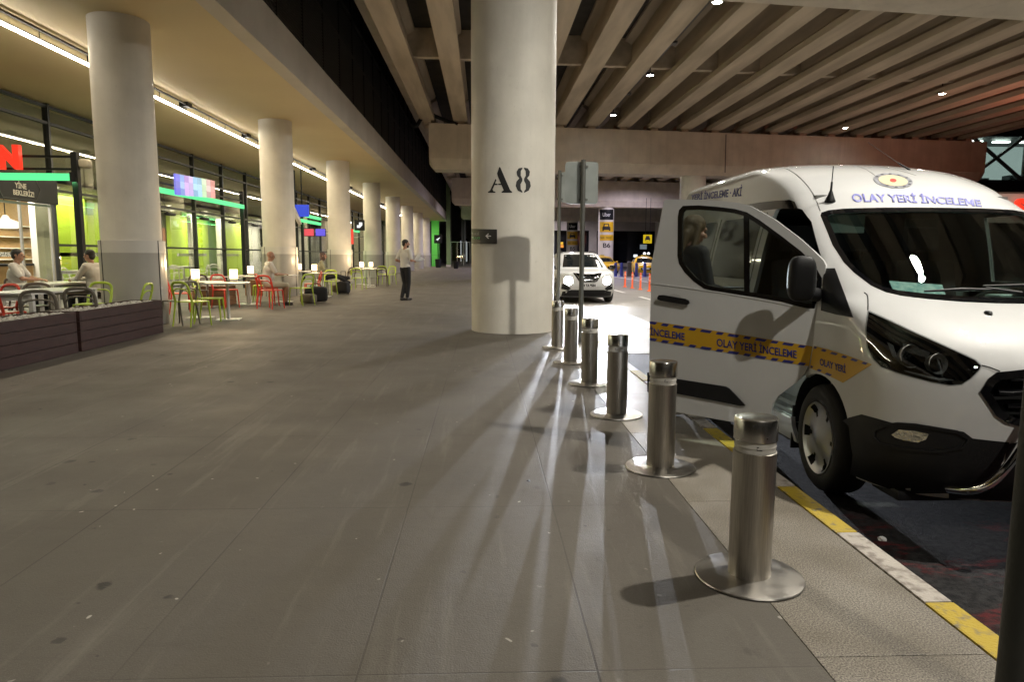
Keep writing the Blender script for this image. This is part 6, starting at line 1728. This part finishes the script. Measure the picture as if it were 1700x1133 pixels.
# ================================================================== SHOP FRONTS
def pergola(label, posts, rails, zt):
    t = thing('pergola_frame', label, 'frame', (posts[0][0], posts[0][1], 0))
    o = Vector((posts[0][0], posts[0][1], 0))
    for (x, y) in posts:
        bm = B(); box(bm, x - o.x - .065, x - o.x + .065, y - o.y - .065, y - o.y + .065, 0, zt + .1, .004); link('post', bm, black, t)
    for (a, b_) in rails:
        for zz in (zt, zt - .27):
            bm = B(); A, C = Vector(a) - o, Vector(b_) - o; A.z = C.z = zz; tube(bm, [A, C], .035, 4, flat=(1, 1)); link('rail', bm, black, t)
    return t
greenb = emat('green tube', (0.10, 0.80, 0.26), 0.75)
def gbar(label, a, b_, z, r=.09):
    A, C = Vector(a), Vector(b_); t = thing('green_light_bar', label, 'light bar', (A.x, A.y, z), 0, 'green light bars over the shop fronts')
    d = C - A; bm = B(); q = d.to_track_quat('X', 'Z').to_matrix().to_4x4(); obox(bm, d / 2, d.length, r * 1.0, r * 1.7, M=q, bev=.02); link('bar', bm, greenb, t)
    m_ = (A + C) / 2
    bm = B(); obox(bm, (0, 0, 0), .05, .12, .2); link('bracket', bm, black, t)
    lamp('AREA', 'green_bar_glow', (m_.x, m_.y, z - .1), 14, (.25, 1.0, .35), (m_.x, m_.y, 0), size=abs(d.x) + .1, size_y=abs(d.y) + .1)
    return t
pergola('black post and rail frame carrying the red letter at the left edge', [(-9.0, 16.0)], [((-9.0, 16.0, 0), (-12.0, 16.0, 0))], 3.42)
gbar('glowing green light bar under the red letter at the left', (-9.03, 15.9, 0), (-12.0, 15.9, 0), 2.97)
pergola('black frame with coloured shop sign behind the first two columns', [(-9.35, 27.6), (-9.35, 19.0)], [((-9.35, 27.6, 0), (-9.35, 18.6, 0))], 3.62)
gbar('long glowing green light bar under the pastel shop sign', (-9.3, 27.6, 0), (-9.3, 19.2, 0), 3.13)
pergola('black frame of a shop between the second and third column', [(-9.35, 36.5), (-9.35, 44.5)], [((-9.35, 36.5, 0), (-9.35, 44.5, 0))], 3.62)
def at_xp(px, py, X=-9.2): return at_x(px, py, X)
for (x0, y0, x1, y1, lb) in ((498, 357, 532, 363, 'upper short green light bar behind the second column'), (498, 366, 532, 372, 'lower short green light bar behind the second column'), (580, 381, 596, 385.5, 'small green light bar behind the third column')):
    a, b_ = at_xp(x0, y0), at_xp(x1, y1); gbar(lb, (a.x, a.y, 0), (b_.x, b_.y, 0), (a.z + b_.z) / 2)
# red letter
t = thing('sign_letter', 'glowing red letter N above the green bar at the left edge', 'sign', at_y(15, 263, 15.85))
bm = B(); put_text(bm, 'N', .66, (0, 0, 0), (1, 0, 0), (0, 0, 1), depth=.12, bold=.035); link('letter', bm, emat('red neon', (1.0, .035, .015), 0.75), t)
# pastel shop sign, colours only, blocks like the photo
t = thing('shop_sign', 'glowing pastel multicoloured shop sign on the black frame', 'sign', (-9.2, 22.5, 3.6))
cols = [(.22, .22, .85), (.32, .46, .95), (.62, .42, .88), (.62, .50, .90), (.36, .62, .92), (.40, .66, .88), (.62, .85, .55), (.72, .52, .50), (.80, .36, .32)]
for k, c in enumerate(cols):
    x0 = 290 + k * 65 / 9; x1 = x0 + 65 / 9; a, b_ = at_x(x0, 300, -9.2), at_x(x1, 300, -9.2)
    zt = at_x(x0, 288 + k * 1.3, -9.2).z; zb = at_x(x0, 323 + k * .6, -9.2).z
    for q in range(3):
        f_ = (1.0, .82, 1.15)[(q + k) % 3]; z1 = zb + (zt - zb) * q / 3; z2 = zb + (zt - zb) * (q + 1) / 3
        bm = B(); box(bm, -.03, .03, a.y - 22.5 + .005, b_.y - 22.5 - .005, z1 - 3.6 + .004, z2 - 3.6 - .004)
        link('coloured_block', bm, emat('pastel %d %d' % (k, q), tuple(min(1, v * f_ + (.08 if q == 1 else 0)) for v in c), .5), t)
# chalk board over the entrance
t = thing('entrance_board', 'black board with white handwritten words over the shop entrance', 'board', (FX + .12, 18.03, 2.99))
bm = B(); box(bm, -.05, .05, -2.0, 2.22, -.34, .34); link('board', bm, black, t)
bm = B(); put_text(bm, 'YİNE', .19, (.055, .66, .03), (0, 1, 0), (0, 0, 1), bold=.004); put_text(bm, 'BEKLERİZ!', .18, (.055, .76, -.15), (0, 1, 0), (0, 0, 1), bold=.004); link('lettering', bm, mat('chalk', (.6, .58, .5), .8), t)
bm = B(); hexp = [(-.25, .0), (-.05, .33), (1.25, .33), (1.45, .0), (1.25, -.30), (-.05, -.30)]
tube(bm, [(.055, a, b_) for a, b_ in hexp + hexp[:1]], .008, 4, cap=False); link('border', bm, mat('chalk grey', (.12, .12, .11), .8), t)
# wall speaker, heaters
t = thing('wall_speaker', 'pale box speaker fixed beside the top of the black post', 'speaker', at_y(141, 272, 16.1))
bm = B(); blob(bm, (0, 0, 0), .13, .10, .10, 0, 4, 20, 12); link('housing', bm, mat('speaker beige', (.30, .28, .22), .5), t, 60); bm = B(); obox(bm, (-.12, 0, .05), .1, .03, .03); link('bracket', bm, black, t)
ht = thing('patio_heater', '', 'heater'); hu = []
bm = B(); blob(bm, (.35, 0, 0), .10, .36, .055, 0, 4, 20, 10); link('housing', bm, black, ht, 60)
bm = B(); tube(bm, [(0, 0, .12), (.2, 0, .1), (.35, 0, .04)], .02, 6); tube(bm, [(.35, .1, .04), (0, .1, .55)], .006, 4); link('arm', bm, black, ht, 60)
for k, y in enumerate([26.7, 29.91, 33.12, 36.33]): place(ht, hu, (FX + .05, y, 2.78), 0, ['leftmost', 'second from the left', 'third from the left', 'rightmost'][k] + ' black outdoor heater mounted on the glass front', 'black heaters on the glass front')
# round hanging sign beside the second column, and more signs beyond
t = thing('round_sign', 'round white sign hanging edge-on behind the second column', 'sign', at_y(489.5, 353, 27.5))
bm = B(); lathe(bm, [(0, .05), (.5, .05), (.5, -.05), (0, -.05)], (0, 0, 0), 30, Matrix.Rotation(R(8), 4, 'Z') @ Matrix.Rotation(R(68), 4, 'Y')); link('disc', bm, mat('sign disc', (.6, .58, .52), .5), t, 40); bm = B(); tube(bm, [(0, 0, .45), (0, 0, 1.6)], .05, 6); link('hanger', bm, black, t)
t = thing('projecting_sign', 'small blue lit sign hanging behind the second column', 'sign', at_y(501.5, 350, 30)); 
bm = B(); box(bm, -.28, .28, -.04, .04, -.25, .25); link('panel', bm, emat('blue sign', (.05, .10, .8), .4), t); bm = B(); tube(bm, [(0, 0, .25), (0, 0, 1.7)], .03, 5); link('hanger', bm, black, t)
t = thing('flight_sign', 'black hanging sign with white pictogram behind the third column', 'sign', at_y(597, 374, 40)); 
bm = B(); box(bm, -.28, .28, -.05, .05, -.3, .3); o = link('panel', bm, black, t)
bm = B(); prism(bm, [(-.14, -.15), (.02, -.15), (.16, .0), (.16, .15), (-.02, .15), (-.02, 0), (-.14, 0)], -.06, -.052, 'y'); link('pictogram', bm, emat('white sign', (.9, .95, 1), .6), o)
t = thing('red_sign', 'small vertical red lit sign behind the third column', 'sign', at_y(583, 393, 38)); 
bm = B(); box(bm, -.12, .12, -.04, .04, -.4, .4, .02); link('panel', bm, emat('red sign', (1, .08, .05), .5), t); bm = B(); tube(bm, [(-.15, 0, .4), (-.15, 0, 2.2)], .02, 5); link('bracket', bm, black, t)
for px, py, c, lb in ((513, 386, (1, .12, .15), 'reflected red shop lettering block behind the second column'), (532, 386, (.2, .15, 1.0), 'blue violet shop lettering block behind the second column')):
    t = thing('shop_sign', 'small glowing ' + ('red' if c[0] > .5 else 'violet blue') + ' shop sign under the green bars behind the second column', 'sign', at_y(px, py, 33))
    bm = B(); box(bm, -.22, .22, -.03, .03, -.16, .16, .02); link('panel', bm, emat('neon %d' % px, c, .4), t)
    bm = B(); box(bm, -.24, .24, .03, .05, -.18, .18); link('back', bm, black, t)
# interior: counter, shelves, pendant, downlights, inside furniture
def ithing(name, label, cat, loc, parts):
    t = thing(name, label, cat, loc)
    for n_, bm, m in parts: link(n_, bm, m, t, 40)
    return t
b1 = B(); box(b1, -.4, .4, -3, 1.2, 0, .92); b2 = B(); box(b2, -.45, .45, -3.05, 1.25, .92, .98)
ithing('service_counter', 'dark service counter with wood slat front inside the left shop', 'counter', (-14.8, 21.6, 0), [('front', b1, wood), ('worktop', b2, black)])
b1 = B(); box(b1, -.1, .1, -3, 3, 0, 3.3); b2 = B(); rnd = random.Random(5)
for z in (1.1, 1.5, 1.9, 2.3):
    box(b2, .1, .36, -3, 3, z - .03, z)
ithing('back_shelf', 'shelves of bottles behind the counter in the left shop', 'shelf', (-17.2, 24.2, 0), [('back_panel', b1, wood), ('shelf', b2, iwhite)])
bt = thing('bottle', '', 'bottle'); bm = B(); lathe(bm, [(0, 0), (.04, 0), (.04, .16), (.015, .22), (.015, .28), (0, .28)], n=8); link('glass', bm, mat('bottle glass', (.5, .3, .1), .2, spec=.6), bt, 40); bm = B(); lathe(bm, [(.017, .27), (.017, .295), (0, .295)], n=8); link('cap', bm, wh, bt); bu = []
for z in (1.1, 1.5, 1.9):
    for k in range(9): place(bt, bu, (-16.95, 21.6 + k * .42 + rnd.uniform(-.1, .1), z), 0, 'small bottle on the shelf behind the left shop counter', 'bottles on the shop shelf')
b1 = B(); lathe(b1, [(0, .30), (.06, .28), (.10, .2), (.28, .12), (.30, 0), (.26, -.05), (0, -.06)], n=24); b2 = B(); tube(b2, [(0, 0, .28), (0, 0, 1.3)], .012, 5)
ithing('pendant_lamp', 'white pendant lamp glowing in the entrance at the left edge', 'lamp', at_y(10, 376, 18.8), [('shade', b1, emat('pendant glow', (1, .85, .6), .9)), ('cord', b2, black)])
b1 = B(); box(b1, -.06, .06, -.7, .7, -.38, .38, .01); b2 = B(); box(b2, .061, .065, -.65, .65, -.33, .33)
ithing('menu_screen', 'dark wall screen above the counter in the left shop', 'screen', (-16.0, 22.6, 2.7), [('case', b1, black), ('glass', b2, gloss_b)])
dl = thing('shop_downlight', '', 'ceiling light'); bm = B(); lathe(bm, [(.13, 0), (.13, -.03), (.10, -.03)], n=16); link('ring', bm, wh, dl); bm = B(); lathe(bm, [(0, -.02), (.10, -.02)], n=16); link('lens', bm, emat('downlight white', (1, .9, .75), 12), dl); du = []
for x in (-13.6, -15.0, -16.8):
    for y in range(14, 46, 4):
        place(dl, du, (x, y + (x * .37 % 1), 3.395), 0, 'small recessed downlight in the ceiling of the shops', 'downlights in the shop ceiling')
# inner frames, glass doors of entrance
b1 = B()
for y in (15.2, 16.5, 17.7, 18.98): box(b1, -.03, .03, y - 17 - .03, y - 17 + .03, 0, 2.68)
for zz in (.05, 2.6): box(b1, -.025, .025, -2.0, 1.93, zz - .03, zz + .03)
b2 = B(); box(b2, -.006, .006, 1.33 - .0, 1.87, .09, 2.56); box(b2, -.006, .006, -1.97, -.73, .09, 2.56)
ithing('sliding_door', 'framed glass sliding door standing open under the black entrance board', 'door', (FX + .02, 18.1, 0), [('frame', b1, metalg), ('door_pane', b2, glassf)])
# inner dining tables
c3 = copy_tree(lt); c3.location = (-13.9, 28.0, 0); c3['label'] = 'white table inside the lime green shop'
c3 = copy_tree(lt); c3.location = (-13.6, 24.3, 0); c3['label'] = 'white table inside the shop left of the lime wall'
CH['white'] = (chair_proto(mat('white chair lacquer', (.6, .58, .52), .4), 'w'), [])
for k, (x, y, a) in enumerate(((-13.4, 24.0, 90), (-14.4, 24.6, -90), (-13.3, 27.3, 90), (-14.5, 27.9, -90), (-13.4, 28.9, 80), (-14.0, 31.6, 20), (-13.2, 32.6, 120), (-14.6, 33.5, -60), (-13.6, 35.4, 0))):
    chair('white', 0, 0, a, 'white chair inside the green shop behind the glass, ' + ['leftmost', 'second from the left', 'third from the left', 'fourth from the left', 'fifth from the left', 'fourth from the right', 'third from the right', 'second from the right', 'rightmost'][k], 'white chairs inside the shop', at=(x, y, 0))
c3 = copy_tree(lt); c3.location = (-13.8, 32.6, 0); c3['label'] = 'white table deeper right inside the lime green shop'
tbx = thing('till', 'dark till on the shop counter', 'till', (-14.75, 21.2, .98)); bm = B(); box(bm, -.15, .15, -.2, .2, 0, .08, .01); link('base', bm, black, tbx); bm = B(); obox(bm, (0, 0, .28), .04, .36, .28, M=Matrix.Rotation(R(-15), 4, 'Y')); link('screen', bm, black, tbx)
# flight info stand far away
p = G(727.5, 444.5)
t = thing('sign_stand', 'black sign stand with white plane pictogram at the far end of the pavement', 'sign', (p.x, p.y, 0))
bm = B(); box(bm, -.42, .42, -.03, .03, 2.6, 3.5, .02); o = link('board', bm, black, t); bm = B(); prism(bm, [(-.22, -.05), (.1, .12), (.22, .2), (.2, .1), (.05, -.02), (.0, -.18), (-.06, -.16), (-.06, -.04), (-.2, -.1)], -.04, -.034, 'y'); bmesh.ops.transform(bm, matrix=Matrix.Translation((0, 0, 3.05)), verts=bm.verts); link('pictogram', bm, emat('white sign', (.9, .95, 1), .6), o)
bm = B(); tube(bm, [(0, 0, .5), (0, 0, 2.6)], .06, 8); link('pole', bm, black, t); bm = B(); lathe(bm, [(0, 0), (.28, 0), (.34, .9), (.30, .92), (0, .9)], n=18); link('pot', bm, black, t, 40)
p = G(757, 446.5); t = thing('pot', 'small dark pot standing at the far end of the pavement', 'pot', (p.x, p.y, 0)); bm = B(); lathe(bm, [(0, 0), (.22, 0), (.3, .7), (.26, .72), (.24, .62), (0, .6)], n=18); link('bowl', bm, black, t, 40); bm = B(); lathe(bm, [(.30, .68), (.32, .68), (.32, .73), (.3, .73)], n=18); link('rim', bm, darkm, t)
# ================================================================== FAR END
greenw = mat('green wall', (0.10, 0.42, 0.08), .5)
t = thing('green_wall', 'green lit wall panel at the far end of the arcade', 'wall', (at_y(723, 430, 84).x, 84, 0))
bm = B()
for k in range(5): box(bm, -.45 + k * .001, .45, 0, .2, k * 1.35 + .01, (k + 1) * 1.35 - .01)
link('panel', bm, greenw, t); bm = B(); box(bm, -.47, -.45, 0, .2, 0, 6.6); box(bm, .45, .47, 0, .2, 0, 6.6); link('edge', bm, black, t)
lamp('AREA', 'green_wall_light', (t.location.x, 81, 3.2), 28, (.4, 1.0, .35), (t.location.x, 84, 2.5), size=1.0)
t = thing('square_pillar', 'tall slim greenish pillar at the far end of the arcade', 'pillar', (at_y(744.5, 430, 80).x, 80, 0)); bm = B(); box(bm, -.22, .22, -.22, .22, 0, 11, .02); link('shaft', bm, mat('green grey pillar', (.16, .24, .10), .6), t); bm = B(); box(bm, -.27, .27, -.27, .27, 0, .25, .02); link('base', bm, fascm, t)
t = thing('far_wall', 'dark wall closing the pavement far beyond the arcade', 'wall', (-4, 118, 0))
bm = B(); box(bm, -12, 9.5, 0, .5, 0, 9.5); link('wall', bm, mat('far dark wall', (.09, .085, .08), .7, col2=(.05, .048, .045), scale=.5), t)
for k, (x0, x1) in enumerate(((-2.2, 1.4),)):
    bm = B(); box(bm, x0 + 4 - 4, x1, -.06, -.02, .3, 4.2); link('opening', bm, black, t)  # black slab on the wall stands in for the dark of an opening
bm = B(); 
for k in range(9): box(bm, .02 + k * .13, .11 + k * .13, -.12, -.07, .3, 3.8 - (k % 3) * .1)
link('bright_curtain', bm, emat('curtain glow', (.85, .88, 1.0), .35), t)
for (x0, x1, y, h, m, lb) in ((-4.6, -4.3, 92, 9, mat('grey panel', (.12, .12, .11), .6), 'tall grey panel right of the green wall'), (-3.1, -2.5, 96, 9, mat('grey panel', (.12, .12, .11), .6), 'second grey panel farther right of the green wall')):
    t = thing('wall_panel', lb, 'panel', ((x0 + x1) / 2, y, 0)); bm = B(); box(bm, -(x1 - x0) / 2, (x1 - x0) / 2, -.1, .1, 0, h); link('panel', bm, m, t); bm = B(); box(bm, -.02, .02, -.14, -.1, 0, h); link('rib', bm, black, t)
t = thing('glass_railing', 'low glass railing in front of the far end wall', 'railing', (-2.9, 88, 0))
for k in range(4): bm = B(); box(bm, -1.3 + k * .8, -1.25 + k * .8, -.02, .02, 0, 3.0); link('post', bm, metalg, t)
bm = B(); box(bm, -1.3, 1.2, -.03, .03, 2.95, 3.02); link('top_rail', bm, metalg, t)
bm = B(); box(bm, -1.24, 1.14, -.005, .005, .1, 2.9); link('pane', bm, glassf, t)
# building across the road behind the B piers
creamw = mat('cream wall', (.45, .42, .35), .6, col2=(.36, .335, .28), scale=.7)
t = thing('car_park_wall', 'cream wall with wide dark openings behind the taxi rank', 'building', (17, 100, ROAD))
bm = B(); box(bm, -13.5, 40, 0, .6, 5.1, 8.4); 
link('upper_wall', bm, creamw, t)
for (x0, x1) in ((-13.5, -12.6), (-9.3, -8.6), (-1.9, -.8), (.3, .9), (14, 15), (26, 27), (38, 40)): bm = B(); box(bm, x0, x1, 0, .6, 0, 5.1); link('pillar', bm, creamw, t)
bm = B(); box(bm, -13, 39, 1.5, 1.8, 0, 5.1); link('dark_glass', bm, mat('dark shop glass', (.008, .009, .012), .08, spec=.7), t)
bm = B(); box(bm, -13, 39, .2, .3, 0, .5); link('plinth', bm, creamw, t)
rnd = random.Random(11)
for (px, py, c, s_, e_) in ((980, 412, (1, 1, 1), .25, 3), (985, 410, (.9, .95, 1), .18, 3), (932, 409, (1, .35, .05), .6, .5), (932, 404, (1, .6, .05), .5, .5), (1055, 425, (.8, .9, 1), .55, .9), (1070, 421, (1, 1, 1), .3, 6), (1076.5, 421, (1, 1, 1), .3, 6), (1068, 410, (.25, .3, .35), 1.0, .3)):
    q = at_y(px, py, 101.2); t = thing('distant_light', 'tiny distant lit spot in the dark opening at photo position %s' % {980: 'above the SUV roof', 985: 'above the SUV roof, right one', 932: 'orange, left of pier B5', 1055: 'pale blue, above the taxi'}.get(px, 'white, right of the taxi'), 'light', q)
    t['label'] = {(980): 'tiny white distant light over the right half of the SUV roof', 985: 'second tiny white distant light over the SUV roof', 932: 'small orange distant screen left of pier B5', 1055: 'pale blue distant light above the taxi roof', 1070: 'left of two white distant lights right of the taxi', 1076.5: 'right of two white distant lights right of the taxi', 1068: 'dim grey lit panel above the two white distant lights'}[px] + (', upper one' if py == 404 else '')
    bm = B(); box(bm, -s_ / 2, s_ / 2, -.05, 0, -s_ / 3, s_ / 3, .02); link('lens', bm, emat('distant %d %d' % (px, py), c, e_), t); bm = B(); box(bm, -s_ / 2 - .04, s_ / 2 + .04, .001, .05, -s_ / 3 - .04, s_ / 3 + .04); link('case', bm, black, t)
# right: glazed truss bridge, lit, high beyond the viaduct
Yb = 62.0
a = at_y(1612, 298, Yb); b_ = at_y(1612, 226, Yb)
t = thing('glazed_bridge', 'brightly lit glazed footbridge with steel truss high at the right edge', 'bridge', (a.x, Yb, a.z))
Hb = b_.z - a.z; Lb = 22.0
bm = B(); box(bm, 0, Lb, 0, 6, -1.6, -.01); box(bm, 0, Lb, 0, 6, Hb, Hb + .9); link('deck', bm, mat('bridge grey', (.06, .062, .06), .6), t)
bm = B(); box(bm, .1, Lb, 5.6, 5.9, 0, Hb); link('back_wall', bm, emat('hall wall glow', (.72, .78, .76), .3), t)  # wall glows itself, standing in for light inside the hall
bm = B()
for k in range(8): box(bm, .5 + k * 2.6, 1.9 + k * 2.6, 1.5, 2.0, Hb - .25, Hb - .12)
link('ceiling_light', bm, emat('hall lights', (1, 1, .95), 5), t)
bm = B()
for k in range(4): 
    x0 = k * 5.2 - .4
    tube(bm, [(x0, -.1, 0), (x0 + 5.0, -.1, Hb)], .17, 4); tube(bm, [(x0, -.12, Hb), (x0 + 5.0, -.12, 0)], .17, 4); tube(bm, [(x0 + 5.1, -.1, 0), (x0 + 5.1, -.1, Hb)], .15, 4)
link('truss', bm, mat('truss grey', (.22, .23, .22), .5), t)
bm = B(); box(bm, 0, Lb, .1, .12, 0, Hb); link('glazing', bm, glass('bridge glass', (.75, .85, .82), .8), t)
bm = B()
for (x, w_, h_) in ((1.2, .9, 1.0), (3.0, 1.6, .6), (6.6, 2.2, .9)): box(bm, x, x + w_, 4.0, 5.0, .05, h_)
link('counter', bm, mat('counter dark', (.03, .04, .04), .5), t)
# red lettered sign and its beige fascia at the right
t = thing('right_building', 'low building with beige fascia carrying red letters behind the van roof', 'building', (22.5, 30, ROAD))
za = at_y(1690, 370, 30).z - ROAD; zb_ = at_y(1690, 322, 30).z - ROAD
bm = B(); box(bm, -.9, 16, 0, .3, za, zb_); link('fascia', bm, mat('beige fascia', (.36, .33, .30), .6), t)
bm = B(); box(bm, -.6, 16, .4, .6, 0, za); link('shop_glass', bm, mat('dark shop glass', (.008, .009, .012), .08, spec=.7), t)
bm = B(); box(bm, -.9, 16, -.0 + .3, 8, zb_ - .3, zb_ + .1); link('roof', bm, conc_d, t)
bm = B(); put_text(bm, 'S', .95, (at_y(1694, 345, 29.8).x - 22.5, -.16, at_y(1694, 345, 29.8).z - ROAD), (1, 0, 0), (0, 0, 1), depth=.15, bold=.03); put_text(bm, 'HOP', .95, (at_y(1694, 345, 29.8).x - 22.5 + 1.5, -.16, at_y(1694, 345, 29.8).z - ROAD), (1, 0, 0), (0, 0, 1), depth=.15, bold=.03) if False else None
link('letter', bm, emat('red neon', (1.0, .035, .015), 0.75), t)
q = at_y(1667, 349, 29.8); bm = B(); lathe(bm, [(0, -.08), (.1, -.08), (.1, .08), (0, .08)], (q.x - 22.5, -.1, q.z - ROAD), 14, Matrix.Rotation(R(90), 4, 'X')); link('red_lamp', bm, emat('red dot', (1, .02, .1), 1.5), t)
lamp('AREA', 'red_sign_glow', (25.5, 28.5, 5.5), 70, (1.0, .25, .15), (22, 33, 9), size=3.0, size_y=1.0)
# litter
t = thing('litter', 'crumpled white paper scrap on the road beside the kerb', 'litter', G(1463, 897, ROAD))
bm = B(); rnd = random.Random(2)
bmesh.ops.create_icosphere(bm, subdivisions=2, radius=.022)
for v in bm.verts: v.co *= rnd.uniform(.5, 1.3); v.co.z = abs(v.co.z) * .7
link('scrap', bm, pap, t)
for (px, py, s_, lb) in ((877, 800, .014, 'dark crumb on the pavement left of the second bollard shadow'), (1133, 748, .012, 'pale crumb on the pavement between the two nearest bollards')):
    t = thing('litter', lb, 'litter', G(px, py)); bm = B(); bmesh.ops.create_icosphere(bm, subdivisions=1, radius=s_)
    for v in bm.verts: v.co *= rnd.uniform(.5, 1.3); v.co.z = abs(v.co.z) * .6
    link('scrap', bm, pap if s_ < .013 else black, t)
